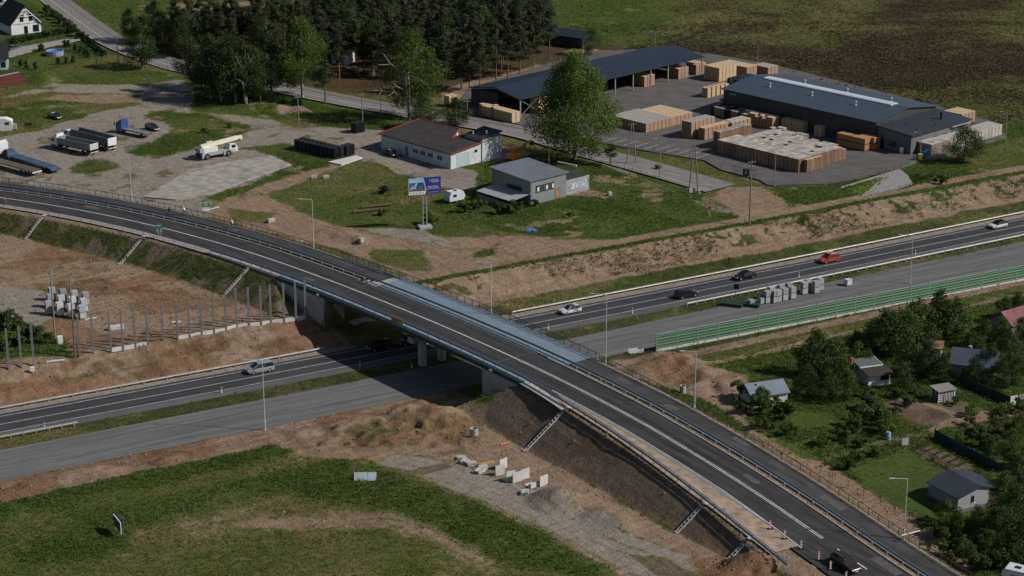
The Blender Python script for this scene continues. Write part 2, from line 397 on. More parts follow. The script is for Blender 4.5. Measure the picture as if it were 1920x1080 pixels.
# works ground, north-west of the bridge
west = sstep(-4, -7, oo)
paint('sand', west * sstep(.4, .9, ev) * sstep(140, 110, ev))
paint('clay', west * sstep(1, 3, ev) * sstep(.44, .62, fbm(gx, gy, 9, 88, 4) + .12 * sstep(16, 10, ev)))
paint('gravel', west * sstep(.2, .4, ev) * sstep(3.0, 2.2, ev + j2 * .5))
region('gravel', [(-20,530),(80,548),(110,590),(70,625),(-20,590)], ZN, 2, 4, .8)
region('lush', [(-20,600),(60,610),(130,640),(130,662),(40,670),(-20,675)], ZN, 1.5, 3)
# median of the expressway
paint('weeds', sstep(-8.8, -9.4, ev) * sstep(-13.8, -13.3, ev)); paint('meadow', sstep(-8.8, -9.4, ev) * sstep(-13.8, -13.3, ev) * sstep(.42, .6, fbm(gx, gy, 7, 41)))
# south side, west
south = sstep(-24.5, -25.0, ev)
sww = south * sstep(-4, -8, oo)
paint('meadow', south)
paint('lush', sww * sstep(-32.5, -34, ev + j2) * sstep(-42, -37, ev + j2 * 2) * .95)
paint('lush', sww * sstep(-40, -46, ev) * sstep(.5, .62, fbm(gx, gy, 14, 61, 4)) * .8)
paint('sand', sww * sstep(-34, -32.6, ev + j2))
paint('clay', sww * sstep(-34, -32.6, ev + j2) * sstep(.42, .6, fbm(gx, gy, 7, 63, 4)))
region('sand', [(560,850),(480,812),(740,765),(930,770),(1000,850),(1260,1003),(1440,1030),(1560,1070),(1620,1160),(1380,1160),(1180,1090),(1000,995),(800,905),(700,870)], 1.6, 1.2, 2.5)
region('clay', [(560,840),(700,790),(880,790),(930,830),(860,860),(720,855)], 1.4, 2, 5, .6)
region('gravel', [(705,868),(740,845),(880,870),(1030,930),(1200,1010),(1330,1062),(1400,1110),(1230,1095),(1000,985),(840,915)], 1.8, 1.2, 2.5, .95)
region('soil', [(720,882),(770,885),(840,868),(850,878),(800,892),(760,892)], 1.7, .6, 1, .8)
region('soil', [(640,815),(700,800),(740,815),(690,832)], 1.4, 1, 3, .6); region('soil', [(780,800),(830,790),(850,805),(800,815)], 1.4, 1, 3, .6); region('soil', [(800,850),(870,845),(880,856),(820,862)], 1.5, .8, 2, .5)
region('soil', [(1180,1045),(1250,1050),(1330,1090),(1250,1095)], 1.7, .8, 1.5, .7)
# meadow in front
region('sand', [(330,985),(470,945),(560,975),(470,1000),(430,1030),(350,1020)], 1.2, 2.5, 6, .55)
region('sand', [(450,992),(640,965),(740,962),(800,985),(900,1040),(960,1090),(880,1090),(790,1020),(720,1000),(560,1003)], 1.2, 1.5, 5, .62)
region('meadow', [(250,1090),(230,1000),(420,930),(640,930),(800,985),(960,1090)], 1.2, 2, 6, .8)
region('sand', [(330,985),(470,945),(560,975),(470,1000),(430,1030),(350,1020)], 1.2, 2.5, 6, .4)
region('sand', [(450,992),(640,965),(740,962),(800,985),(900,1040),(960,1090),(880,1090),(790,1020),(720,1000),(560,1003)], 1.2, 1.5, 5, .6)
region('lush', [(560,905),(760,905),(900,960),(1130,1070),(1130,1100),(980,1080),(850,1010),(700,950),(560,940)], 1.4, 2, 4, .8)
region('lush', [(-40,985),(120,930),(220,950),(230,1010),(120,1090),(-40,1090)], 1.2, 6, 14, .5)
region('clay', [(1300,1050),(1440,1025),(1560,1078),(1600,1110),(1300,1110)], 2.0, 1.5, 3, .8)
# south side, east: allotments
se = south * sstep(10.5, 12, oo) + sstep(-22.2, -22.8, ev) * (1 - south) * sstep(12, 16, oo)
se = np.clip(se, 0, 1)
paint('lush', se)
paint('weeds', se * sstep(-29.5, -28.5, ev + j2))
paint('sand', se * sstep(-32.8, -32.2, ev + j2 * .4) * sstep(-29.2, -29.8, ev + j2 * .4) * .9)
paint('meadow', se * sstep(-36, -35, ev + j2 * .4) * sstep(-32.4, -33, ev + j2 * .4) * .9)
paint('sand', se * sstep(-38, -37.2, ev + j2) * sstep(-35.2, -36, ev + j2) * .6)
region('sand', [(1150,670),(1280,655),(1330,690),(1400,700),(1440,760),(1390,790),(1330,760),(1280,740),(1180,700)], .9, 1, 3)
region('clay', [(1180,680),(1280,672),(1330,720),(1280,730)], .9, 1, 4, .7)
region('sand', [(1370,775),(1400,790),(1600,900),(1760,1000),(1840,1065),(1800,1065),(1700,1010),(1560,920),(1400,815)], 1.2, .7, 1.5, .85)
region('soil', [(1655,760),(1690,745),(1820,775),(1840,800),(1720,800)], .9, 1, 2, .9)
region('soil', [(1690,760),(1760,735),(1850,770),(1860,790),(1790,800)], .9, 1, 2, .6)
region('sand', [(1690,745),(1700,742),(1800,775),(1920,768),(1920,778),(1800,795),(1750,810),(1735,806),(1785,780)], .9, .5, 1, .8)
region('sand', [(1540,860),(1660,825),(1755,805),(1757,812),(1665,832),(1545,868)], .9, .5, 1, .5)
region('soil', [(1715,845),(1745,835),(1830,875),(1800,890)], .9, .6, .6, .85)
region('sand', [(1658,899),(1686,899),(1690,906),(1675,913),(1660,910)], .9, .3, .4)
for P in ([(1592,882),(1700,846),(1785,890),(1742,925),(1800,965),(1860,955),(1850,975),(1780,985),(1690,955),(1630,920)], [(1812,672),(1900,664),(1915,700),(1850,712)], [(1470,778),(1560,775),(1570,800),(1490,806)], [(1840,885),(1915,830),(1930,870),(1880,900)], [(1395,800),(1450,820),(1540,865),(1500,862)]): region('lawn', P, .9, 1, 2, .95)
region('lawn', [(38,122),(60,104),(140,100),(165,112),(120,120),(60,130)], ZN, .8, 2)
# worn patches in the lorry yard
gyd = W[5] * (gy > 395) * (gx < -18); paint('meadow', gyd * sstep(.61, .68, fbm(gx, gy, 7, 111, 4)) * .3); paint('sand', gyd * sstep(.58, .68, fbm(gx, gy, 10, 112, 4)) * .2); paint('soil', gyd * sstep(.64, .70, fbm(gx, gy, 4, 113, 4)) * .5)
lsh = W[1] * (gy > 380); paint('meadow', lsh * sstep(.56, .66, fbm(gx, gy, 9, 114, 4)) * .42); paint('sand', lsh * sstep(.66, .72, fbm(gx, gy, 6, 115, 4)) * .55)
# embankment slopes
sl = ov_sw(osn) - oo
emb = sstep(.0, .5, sl) * sstep(-.25, .3, edf + jn * .5)
lft = sstep(101, 95, osn)
paint('weeds', emb * lft); paint('soil', emb * lft * sstep(.5, .66, fbm(gx, gy, 4, 91, 4) + .18 * sstep(58, 95, osn)) * .7)
rgt = sstep(141, 143, osn)
paint('soil', emb * rgt); paint('lush', emb * sstep(133, 137, osn) * sstep(152, 148, osn + j2))
sn = oo - OV_NE
embn = sstep(.0, .4, sn) * sstep(-.2, .3, edf + jn * .5)
paint('soil', embn * rgt * .95); paint('weeds', embn * lft * .9)
top = sstep(.6, .2, sl) * sstep(.6, .2, sn) * ((osn < AB_N) | (osn > AB_S))
paint('sand', top * .9); paint('weeds', top * lft * sstep(3.6, 4, oo) * .9); paint('gravel', top * lft * sstep(9.6, 9.9, oo) * .8)
region('sand', [(540,845),(480,815),(640,785),(760,758),(880,760),(915,790),(905,830),(960,850),(900,865),(720,858)], 1.4, 1.2, 3)
region('clay', [(600,835),(680,800),(800,785),(900,800),(900,835),(800,848)], 1.4, 2, 6, .6)
region('soil', [(640,815),(700,800),(740,815),(690,832)], 1.4, 1, 3, .55); region('soil', [(800,850),(870,845),(880,856),(820,862)], 1.5, .8, 2, .5)
# ---- mesh
ny, nx = GX.shape
idx = np.arange(nx * ny).reshape(ny, nx)
quads = np.stack([idx[:-1, :-1], idx[:-1, 1:], idx[1:, 1:], idx[1:, :-1]], -1).reshape(-1, 4)
me = bpy.data.meshes.new('ground')
me.vertices.add(gx.size); me.vertices.foreach_set('co', np.stack([gx, gy, gzv], 1).astype(np.float32).ravel())
me.loops.add(quads.size); me.loops.foreach_set('vertex_index', quads.ravel().astype(np.int32))
me.polygons.add(len(quads)); me.polygons.foreach_set('loop_start', np.arange(0, quads.size, 4, dtype=np.int32))
me.polygons.foreach_set('loop_total', np.full(len(quads), 4, np.int32)); me.update(calc_edges=True)
me.polygons.foreach_set('use_smooth', np.ones(len(quads), bool))
# ruts worn by site traffic
def ruts(P, z, zone='soil', gauge=1.0, wd=.34, amt=.55):
    Q = [(v.x, v.y) for v in smooth_pts(P, z)]; A_ = np.array(Q); x0, y0 = A_.min(0) - 3; x1, y1 = A_.max(0) + 3
    I = np.where((gx > x0) & (gx < x1) & (gy > y0) & (gy < y1))[0]; d = line_d(gx[I], gy[I], Q)
    m = np.zeros(gx.size); m[I] = sstep(wd, wd * .4, np.abs(d - gauge)) * amt * sstep(.35, .55, fbm(gx[I], gy[I], 6, 99)); paint(zone, m)
def smooth_pts(P, z):
    W_ = [Vector((*at(a, b, z), 0)) for a, b in P]; out = []
    for i in range(len(W_) - 1):
        p0, p1, p2, p3 = W_[max(i-1,0)], W_[i], W_[i+1], W_[min(i+2,len(W_)-1)]
        for k in range(6):
            t = k / 6; out.append(.5 * ((2*p1) + (p2-p0)*t + (2*p0-5*p1+4*p2-p3)*t*t + (3*p1-p0-3*p2+p3)*t**3))
    return out + [W_[-1]]
for P in ([(600,420),(700,440),(790,470),(870,515)], [(520,395),(600,425),(680,455),(760,495)], [(640,305),(560,335),(470,365),(400,388)], [(900,445),(1000,452),(1120,455)], [(820,455),(900,480),(960,495)]): ruts(P, ZN, 'soil')
for P in ([(720,870),(850,905),(1000,965),(1150,1025),(1300,1085)], [(760,850),(900,880),(1040,950),(1200,1030)], [(560,842),(660,836),(780,830),(880,850)], [(500,835),(620,825),(700,815)]): ruts(P, 1.7, 'clay')
for P in ([(560,1085),(650,1052),(740,1042),(830,1055),(900,1090)], [(620,1090),(700,1060),(790,1062),(850,1085)], [(440,1000),(560,1000),(700,985),(800,1010),(900,1060)]): ruts(P, 1.2, 'soil', .9)
for P in ([(0,725),(150,705),(330,672),(500,640)], [(60,600),(200,590),(330,575),(420,560)], [(180,560),(260,590),(330,610)]): ruts(P, 2.0, 'soil')
for P in ([(370,330),(440,345),(380,372),(300,370)], [(100,330),(220,335),(330,350),(430,340)], [(300,305),(330,320),(420,300),(520,290)], [(250,180),(350,190),(440,220),(540,250),(680,270)]): ruts(P, ZN, 'soil', 1.0, .4, .35)
# ground material: each zone has its own mottled colour, weights broken up by noise
def ground_material():
    m = bpy.data.materials.new('ground'); m.use_nodes = True; t = m.node_tree; N = t.nodes; Lk = t.links
    b = N['Principled BSDF']; b.inputs['Roughness'].default_value = .95; b.inputs['Specular IOR Level'].default_value = .05
    geo = N.new('ShaderNodeNewGeometry')
    def noise(sc, det=6, rough=.6, vec=None):
        n = N.new('ShaderNodeTexNoise'); n.inputs['Scale'].default_value = sc; n.inputs['Detail'].default_value = det; n.inputs['Roughness'].default_value = rough
        Lk.new(vec or geo.outputs['Position'], n.inputs['Vector']); return n.outputs['Fac']
    def math_(op, a, bb, c=None):
        n = N.new('ShaderNodeMath'); n.operation = op
        for i, q in enumerate((a, bb, c)):
            if q is None: continue
            if isinstance(q, (int, float)): n.inputs[i].default_value = q
            else: Lk.new(q, n.inputs[i])
        return n.outputs[0]
    def mapr(f, a0, a1, b0, b1, smooth=True):
        mr = N.new('ShaderNodeMapRange'); mr.interpolation_type = 'SMOOTHSTEP' if smooth else 'LINEAR'
        for i, q in ((1, a0), (2, a1), (3, b0), (4, b1)): mr.inputs[i].default_value = q
        Lk.new(f, mr.inputs[0]); return mr.outputs[0]
    def stretched(ang, sx, sy):
        mp = N.new('ShaderNodeMapping'); mp.vector_type = 'TEXTURE'; mp.inputs['Rotation'].default_value = (0, 0, ang); mp.inputs['Scale'].default_value = (sx, sy, 1); Lk.new(geo.outputs['Position'], mp.inputs['Vector']); return mp.outputs[0]
    patch = math_('ADD', math_('MULTIPLY', noise(.045, 4), .55), math_('MULTIPLY', noise(.33, 5, .65), .45))
    mid = noise(.9, 6, .7); fine = noise(2.6, 5, .75); edge = math_('ADD', math_('MULTIPLY', noise(.5, 3), .4), math_('MULTIPLY', noise(1.6, 5, .75), .6))
    rill = noise(.8, 4, .6, stretched(EA, 1, 7)); drag = noise(.9, 4, .6, stretched(EA + .15, 9, 1)); heath_shade = noise(.35, 5, .6, stretched(.08, 6, 1))  # last noise: sideways shadow streaks painted into the heath colour
    def ramp(fac, cols, lo=.40, hi=.66):
        r = N.new('ShaderNodeValToRGB'); e = r.color_ramp.elements
        while len(e) < len(cols): e.new(.5)
        for i, c in enumerate(cols): e[i].position = lo + (hi - lo) * i / (len(cols) - 1); e[i].color = (*c, 1)
        Lk.new(fac, r.inputs['Fac']); return r.outputs['Color']
    pal = dict(meadow=[(.062,.084,.020), (.092,.104,.030), (.132,.112,.046), (.185,.146,.078)],
               lush=[(.078,.100,.024), (.060,.094,.018), (.046,.076,.014), (.088,.102,.027)],
               heath=[(.046,.038,.021), (.076,.058,.033), (.064,.058,.026), (.095,.074,.044)],
               sand=[(.190,.130,.088), (.265,.193,.138), (.228,.158,.108), (.32,.24,.173)],
               clay=[(.140,.084,.052), (.225,.137,.084), (.188,.112,.069), (.27,.175,.110)],
               gravel=[(.205,.175,.148), (.262,.228,.19), (.228,.198,.166), (.30,.262,.22)],
               soil=[(.105,.077,.055), (.152,.113,.083), (.128,.094,.069), (.18,.136,.102)],
               lawn=[(.060,.090,.020), (.070,.098,.024), (.056,.082,.019), (.080,.102,.028)],
               forest=[(.05,.036,.020), (.085,.055,.032), (.06,.055,.022), (.12,.078,.045)],
               weeds=[(.044,.058,.018), (.056,.068,.022), (.078,.078,.032), (.12,.098,.054)])
    con = dict(lawn=(.80, 1.18), meadow=(.62, 1.32), lush=(.55, 1.38), heath=(.45, 1.5), sand=(.66, 1.24), clay=(.60, 1.28), gravel=(.80, 1.14), soil=(.66, 1.3), forest=(.6, 1.35), weeds=(.55, 1.4))
    fm = math_('ADD', math_('MULTIPLY', mid, .45), math_('MULTIPLY', fine, .55))
    fh = math_('ADD', math_('MULTIPLY', heath_shade, .5), math_('MULTIPLY', fm, .5)); fs = math_('ADD', math_('MULTIPLY', math_('ADD', math_('MULTIPLY', rill, .5), math_('MULTIPLY', drag, .5)), .5), math_('MULTIPLY', fm, .5))
    col = None
    for z in ['meadow', 'heath', 'forest', 'lush', 'lawn', 'weeds', 'gravel', 'sand', 'clay', 'soil']:
        c = ramp(patch, pal[z]); k = mapr(fh if z == 'heath' else fs if z in ('sand', 'clay', 'soil') else fm, .38, .62, *con[z], smooth=False)
        vm = N.new('ShaderNodeVectorMath'); vm.operation = 'SCALE'; Lk.new(c, vm.inputs[0]); Lk.new(k, vm.inputs['Scale']); c = vm.outputs[0]
        if col is None: col = c; continue
        at_ = N.new('ShaderNodeAttribute'); at_.attribute_name = 'z_' + z
        w_ = at_.outputs['Fac']; mk = math_('MULTIPLY', math_('MULTIPLY', w_, math_('SUBTRACT', 1.0, w_)), 8.0)
        f = mapr(math_('ADD', w_, math_('MULTIPLY', math_('SUBTRACT', edge, .5), math_('MINIMUM', mk, 2.2))), .25, .75, 0, 1)
        mx = N.new('ShaderNodeMix'); mx.data_type = 'RGBA'
        Lk.new(f, mx.inputs[0]); Lk.new(col, mx.inputs[6]); Lk.new(c, mx.inputs[7]); col = mx.outputs[2]
    Lk.new(col, b.inputs['Base Color'])
    bp = N.new('ShaderNodeBump'); bp.inputs['Strength'].default_value = 1.0; bp.inputs['Distance'].default_value = .40
    h = math_('ADD', math_('MULTIPLY', fine, .6), math_('ADD', math_('MULTIPLY', mid, .6), math_('MULTIPLY', math_('ADD', rill, drag), .8)))
    Lk.new(h, bp.inputs['Height']); Lk.new(bp.outputs['Normal'], b.inputs['Normal'])
    return m
for k, z in enumerate(ZONES):
    a = me.attributes.new('z_' + z, 'FLOAT', 'POINT'); a.data.foreach_set('value', W[k].astype(np.float32))
me.materials.append(ground_material())
ground = struct(link('ground', me))
# ------------------------------------------------------------------ grass and weeds as real tufts
def tufts(name, wt, n, h, wd, mats, label, cat, seed):
    """scatter small blades over cells by weight"""
    rg = np.random.default_rng(seed)
    vis = (gy > 222) & (gy < 640) & (np.abs(gx) < gy * .27 + 8)
    p = wt * vis * np.clip((500 / np.maximum(gy, 1)), .5, 2) ** .5; p = p / p.sum()
    I = rg.choice(gx.size, n, p=p)
    x = gx[I] + rg.uniform(-.4, .4, n); y = gy[I] + rg.uniform(-.5, .5, n); z = gzv[I] - .05
    k = 3; V = np.zeros((n, k, 3, 3))
    for j in range(k):
        a = rg.uniform(0, 2 * PI, n); hh = h * rg.uniform(.5, 1.25, n); ww = wd * rg.uniform(.6, 1.3, n)
        ca, sa = np.cos(a), np.sin(a); ln = rg.normal(0, .85, (n, 2)) * hh[:, None]
        V[:, j, 0] = np.stack([x - ca * ww, y - sa * ww, z], 1); V[:, j, 1] = np.stack([x + ca * ww, y + sa * ww, z], 1)
        V[:, j, 2] = np.stack([x + ln[:, 0], y + ln[:, 1], z + hh], 1)
    nv = n * k * 3
    m = bpy.data.meshes.new(name); m.vertices.add(nv); m.vertices.foreach_set('co', V.astype(np.float32).ravel())
    m.loops.add(nv); m.loops.foreach_set('vertex_index', np.arange(nv, dtype=np.int32))
    m.polygons.add(nv // 3); m.polygons.foreach_set('loop_start', np.arange(0, nv, 3, dtype=np.int32)); m.polygons.foreach_set('loop_total', np.full(nv // 3, 3, np.int32))
    m.update(calc_edges=True); m.materials.append(mats)
    return stuff(link(name, m), label, cat)
clear = np.ones(gx.size)
# ================================================================== roads
def asphalt(name, dark, light, ang, streak=.6, crack=True):
    m = bpy.data.materials.new(name); m.use_nodes = True; t = m.node_tree; N = t.nodes; L = t.links; b = N['Principled BSDF']
    b.inputs['Roughness'].default_value = .82; b.inputs['Specular IOR Level'].default_value = .25
    geo = N.new('ShaderNodeNewGeometry'); mp = N.new('ShaderNodeMapping'); mp.vector_type = 'TEXTURE'
    mp.inputs['Rotation'].default_value = (0, 0, ang); mp.inputs['Scale'].default_value = (26, 1, 1)
    L.new(geo.outputs['Position'], mp.inputs['Vector'])
    n1 = N.new('ShaderNodeTexNoise'); n1.inputs['Scale'].default_value = 1.1; n1.inputs['Detail'].default_value = 5; L.new(mp.outputs[0], n1.inputs['Vector'])
    n2 = N.new('ShaderNodeTexNoise'); n2.inputs['Scale'].default_value = .35; n2.inputs['Detail'].default_value = 8; n2.inputs['Roughness'].default_value = .72; L.new(geo.outputs['Position'], n2.inputs['Vector'])
    n3 = N.new('ShaderNodeTexNoise'); n3.inputs['Scale'].default_value = 5; n3.inputs['Detail'].default_value = 4; L.new(geo.outputs['Position'], n3.inputs['Vector'])
    def mm(op, a, c):
        n = N.new('ShaderNodeMath'); n.operation = op
        for i, q in enumerate((a, c)):
            if isinstance(q, (int, float)): n.inputs[i].default_value = q
            else: L.new(q, n.inputs[i])
        return n.outputs[0]
    f = mm('ADD', mm('MULTIPLY', n1.outputs[0], streak), mm('ADD', mm('MULTIPLY', n2.outputs[0], .85 - streak), mm('MULTIPLY', n3.outputs[0], .15)))
    r = N.new('ShaderNodeValToRGB'); e = r.color_ramp.elements; e[0].position = .40; e[0].color = (*dark, 1); e[1].position = .60; e[1].color = (*light, 1)
    L.new(f, r.inputs[0]); L.new(r.outputs[0], b.inputs['Base Color'])
    bp = N.new('ShaderNodeBump'); bp.inputs['Distance'].default_value = .02; L.new(n3.outputs[0], bp.inputs['Height']); L.new(bp.outputs[0], b.inputs['Normal'])
    return m
A_OLD = asphalt('asphalt_expressway', (.030,.031,.034), (.060,.060,.063), EA)
A_NEW = asphalt('asphalt_new_base', (.092,.090,.088), (.150,.146,.142), EA)
A_OV = asphalt('asphalt_overpass', (.024,.023,.024), (.052,.049,.049), math.radians(-52), .45)
A_PATH = asphalt('asphalt_path', (.028,.027,.028), (.066,.062,.060), math.radians(-52), .4)
A_LOC = asphalt('asphalt_local', (.14,.13,.122), (.21,.195,.185), math.radians(-28), .4)
A_YARD = asphalt('asphalt_yard', (.075,.068,.066), (.125,.115,.11), math.radians(-20), .3)
PAINT = M('road_paint', (.62,.62,.61), .6, .25, 1.6, col2=(.34,.335,.33)); PAINT_O = M('worn_road_paint', (.46,.46,.46), .7, .35, 1.3, col2=(.20,.20,.20))
CONC = M('concrete', (.36,.35,.33), .85, .2, 1.2, bump=.01)
CONC_L = M('concrete_light', (.50,.49,.47), .85, .18, 1.0, bump=.01)
CONC_D = M('concrete_abutment', (.30,.29,.285), .9, .22, .5, bump=.01)
KERB = M('kerb_stone', (.27,.265,.25), .85, .2, 3)
STEEL = M('galvanised_steel', (.46,.50,.54), .45, .12, 3, metal=.55)
STEEL_D = M('steel_grey_post', (.30,.31,.33), .5, .15, 3, metal=.4)
BLUE_ST = M('blue_grey_rail', (.16,.21,.28), .45, .15, 2, metal=.4)
RUST = M('brown_painted_rail', (.085,.048,.036), .6, .25, 4)
DARK = M('dark_painted_steel', (.035,.038,.045), .5, .2, 3)
def sheet_ex(name, us, v0, v1, z, mat, parent=None):
    b = MB(); R = []
    for u in us:
        a = v0(u) if callable(v0) else v0; c = v1(u) if callable(v1) else v1; k = 6
        R.append([(*ex_xy(u, a + (c - a) * j / k), z) for j in range(k + 1)])
    b.sweep(R, closed=False); return b.build(name, mat, parent)
def sheet_ov(name, ss, o0, o1, dz, mat, parent=None):
    b = MB(); R = []
    for s in ss:
        a = o0(s) if callable(o0) else o0; c = o1(s) if callable(o1) else o1
        R.append([(*ov_xy(s, a + (c - a) * j / 4), ov_z(s) + dz) for j in range(5)])
    b.sweep(R, closed=False); return b.build(name, mat, parent)
EU = np.arange(-260, 560, 8.0)
exw = struct(sheet_ex('expressway_road', EU, -9.0, 1.0, 0.0, A_OLD))
sheet_ex('edge_line', EU, -.11, .11, .008, PAINT_O, exw); sheet_ex('centre_line', EU, -3.38, -3.18, .008, PAINT_O, exw); sheet_ex('edge_line', EU, -6.48, -6.27, .008, PAINT_O, exw)
sheet_ex('tar_shoulder', EU, -8.95, -6.7, .005, asphalt('asphalt_shoulder', (.075,.072,.070), (.115,.11,.106), EA), exw)
nuc = struct(sheet_ex('new_carriageway', EU, lambda u: np.interp(u, [180, 240], [-24.6, -22.2]), lambda u: np.interp(u, [180, 240], [-13.3, -11.4]), 0.004, A_NEW))
WP_ = asphalt('asphalt_wheel_path', (.026,.027,.030), (.052,.052,.055), EA, .7)
for v in (-.85, -2.4, -4.1, -5.6): sheet_ex('wheel_path', EU, v - .26, v + .26, .004, WP_, exw)
for v in (-17.2, -20.6): sheet_ex('paving_seam', EU, v - .05, v + .05, .010, M('seam_dark', (.05,.05,.05), .8, .3, .6), nuc)
# overpass
SS = np.arange(OS0, OS1 + 1, 1.0)
ovr = struct(sheet_ov('overpass_road', SS, lambda s: np.interp(s, [199, 215], [-4.0, -5.4]), 4.0, 0, A_OV))
sheet_ov('centre_line', np.arange(OS0, 146, 1.0), -.12, .12, .012, PAINT, ovr)
for o in (-.17, .17): sheet_ov('double_line', np.arange(145, 216, 1.0), o - .07, o + .07, .012, PAINT, ovr)
for s in np.arange(218, 249, 4.0): sheet_ov('lane_dash', [s, s + 1.0, s + 2.0], -.1, .1, .012, PAINT, ovr)
sheet_ov('edge_line', np.arange(158, 217, 1.0), lambda s: np.interp(s, [199, 215], [-3.75, -4.2]), lambda s: np.interp(s, [199, 215], [-3.6, -4.05]), .012, PAINT, ovr)
pth = struct(sheet_ov('shared_path', [s for s in SS if s < 100] , 5.6, 9.5, .05, A_PATH)); pth2 = struct(sheet_ov('shared_path', [150] + [s for s in SS if s > 150.5], 5.6, 9.5, .05, A_PATH))
def kerb_ov(name, s0, s1, o, w, h, mat, d0=-.2, step=3.0):
    b = MB(); R = []
    for s in np.arange(s0, s1 + .01, step):
        z = ov_z(s); R.append([(*ov_xy(s, o - w / 2), z + d0), (*ov_xy(s, o - w / 2), z + h), (*ov_xy(s, o + w / 2), z + h), (*ov_xy(s, o + w / 2), z + d0)])
    b.sweep(R); return struct(b.build(name, mat))
WPO = asphalt('asphalt_wheel_path_overpass', (.021,.020,.021), (.046,.043,.043), math.radians(-52), .7)
for o in (-2.9, -1.2, 1.1, 2.8): sheet_ov('wheel_path', np.arange(OS0, OS1, 1.0), o - .25, o + .25, .005, WPO, ovr)
for s0_, o0_, l_, w_ in ((172, 6.6, 2.6, 1.3), (206, 7.0, 4.5, 1.2), (160, 7.4, 3.0, .9), (186, 8.0, 3.4, 1.0), (196, 1.6, 3, 1.0), (222, 2.2, 5, 1.4), (54, 7.2, 3, 1), (20, 2.0, 4, 1.2), (88, -2.6, 3, .9)): sheet_ov('asphalt_patch', np.linspace(s0_, s0_ + l_, 4), o0_, o0_ + w_, .056 if o0_ > 5 else .008, M('dusty_patch', (.085,.080,.076), .9, .45, 2.2), ovr)
struct(sheet_ov('sandy_verge', np.arange(161, 216, 1.0), lambda s: ov_sw(s) + .35, -4.27, .01, M('pale_sand_verge', (.29,.222,.16), .95, .4, .7, bump=.03)))
kerb_ov('kerb', OS0, 97, 4.12, .22, .13, KERB); kerb_ov('kerb', 147, OS1, 4.12, .22, .13, KERB)
kerb_ov('kerb', OS0, 97, 5.5, .12, .07, KERB); kerb_ov('kerb', 147, OS1, 5.5, .12, .07, KERB)
kerb_ov('kerb', 160, 209, -4.12, .26, .06, KERB); kerb_ov('kerb', OS0, 97, 9.56, .12, .06, KERB); kerb_ov('kerb', 147, OS1, 9.56, .12, .06, KERB)
struct(sheet_ov('concrete_verge', np.arange(OS0, 97, 3.0), -5.75, -4.0, .012, M('verge_concrete', (.27,.245,.22), .9, .25, 1.5)))
struct(sheet_ov('concrete_verge', np.arange(147, 165.1, 3.0), lambda s: np.interp(s, [147, 160, 165], [-5.6, -6.6, -7.2]), lambda s: np.interp(s, [147, 154, 165], [-4.0, -4.2, -6.2]), .02, CONC))
# local road with pavement and edge line
LOC = [(-20,-70),(60,-25),(100,5),(150,43),(213,84),(310,122),(400,143),(530,170),(710,205),(850,229),(985,254),(1110,287),(1230,320),(1352,355)]
LW = [Vector((*at(a, b, ZN), 0)) for a, b in LOC]
def smooth_path(P, n=6):
    out = []
    for i in range(len(P) - 1):
        p0, p1, p2, p3 = P[max(i-1,0)], P[i], P[i+1], P[min(i+2,len(P)-1)]
        for k in range(n):
            t = k / n; out.append(.5 * ((2*p1) + (p2-p0)*t + (2*p0-5*p1+4*p2-p3)*t*t + (3*p1-p0-3*p2+p3)*t**3))
    return out + [P[-1]]
LP = smooth_path(LW)
def ribbon(P, a, c, dz, name, mat, parent=None, zf=None, drape=True, i0=0, i1=None):
    P = P[i0:i1]; R = []; b = MB()
    for i, p in enumerate(P):
        d = (P[min(i+1, len(P)-1)] - P[max(i-1, 0)]).normalized(); n = Vector((-d.y, d.x, 0))
        row = []
        for k in range(5):
            a_ = a(i) if callable(a) else a; c_ = c(i) if callable(c) else c
            q = p + n * (a_ + (c_ - a_) * k / 4); row.append((q.x, q.y, (zf(q.x, q.y) if zf else gz(q.x, q.y)) + dz))
        R.append(row)
    b.sweep(R, closed=False); return b.build(name, mat, parent)
ZLOC = ZN + .30
def flat(z): return lambda x, y: z
loc_road = struct(ribbon(LP, lambda i: -3.3 - 1.4 * min(1, max(0, (i - 58) / 8)), lambda i: 3.3 + 1.2 * min(1, max(0, (i - 62) / 8)), 0, 'local_road', A_LOC, zf=flat(ZLOC)))
ribbon(LP, -.09, .09, .008, 'centre_line', PAINT, loc_road, flat(ZLOC), i1=52); ribbon(LP, -3.1, -2.95, .008, 'edge_line', PAINT, loc_road, flat(ZLOC))
for i in range(58, len(LP) - 2, 3):
    ribbon(LP, .0, .12, .008, 'lane_dash', PAINT, loc_road, flat(ZLOC), i0=i, i1=i + 2)
struct(ribbon(LP, 3.5, 5.6, .10, 'pavement', M('pavers_brown', (.17,.145,.13), .9, .2, 2), zf=flat(ZLOC), i1=62))
_b = MB(); R = []
for i, p in enumerate(LP[:62]):
    d = (LP[i+1] - LP[max(i-1,0)]).normalized(); n = Vector((-d.y, d.x, 0)); q0 = p + n * 3.31; q1 = p + n * 3.5
    R.append([(q0.x,q0.y,ZLOC-.1),(q0.x,q0.y,ZLOC+.12),(q1.x,q1.y,ZLOC+.12),(q1.x,q1.y,ZLOC-.1)])
_b.sweep(R); struct(_b.build('kerb', KERB))
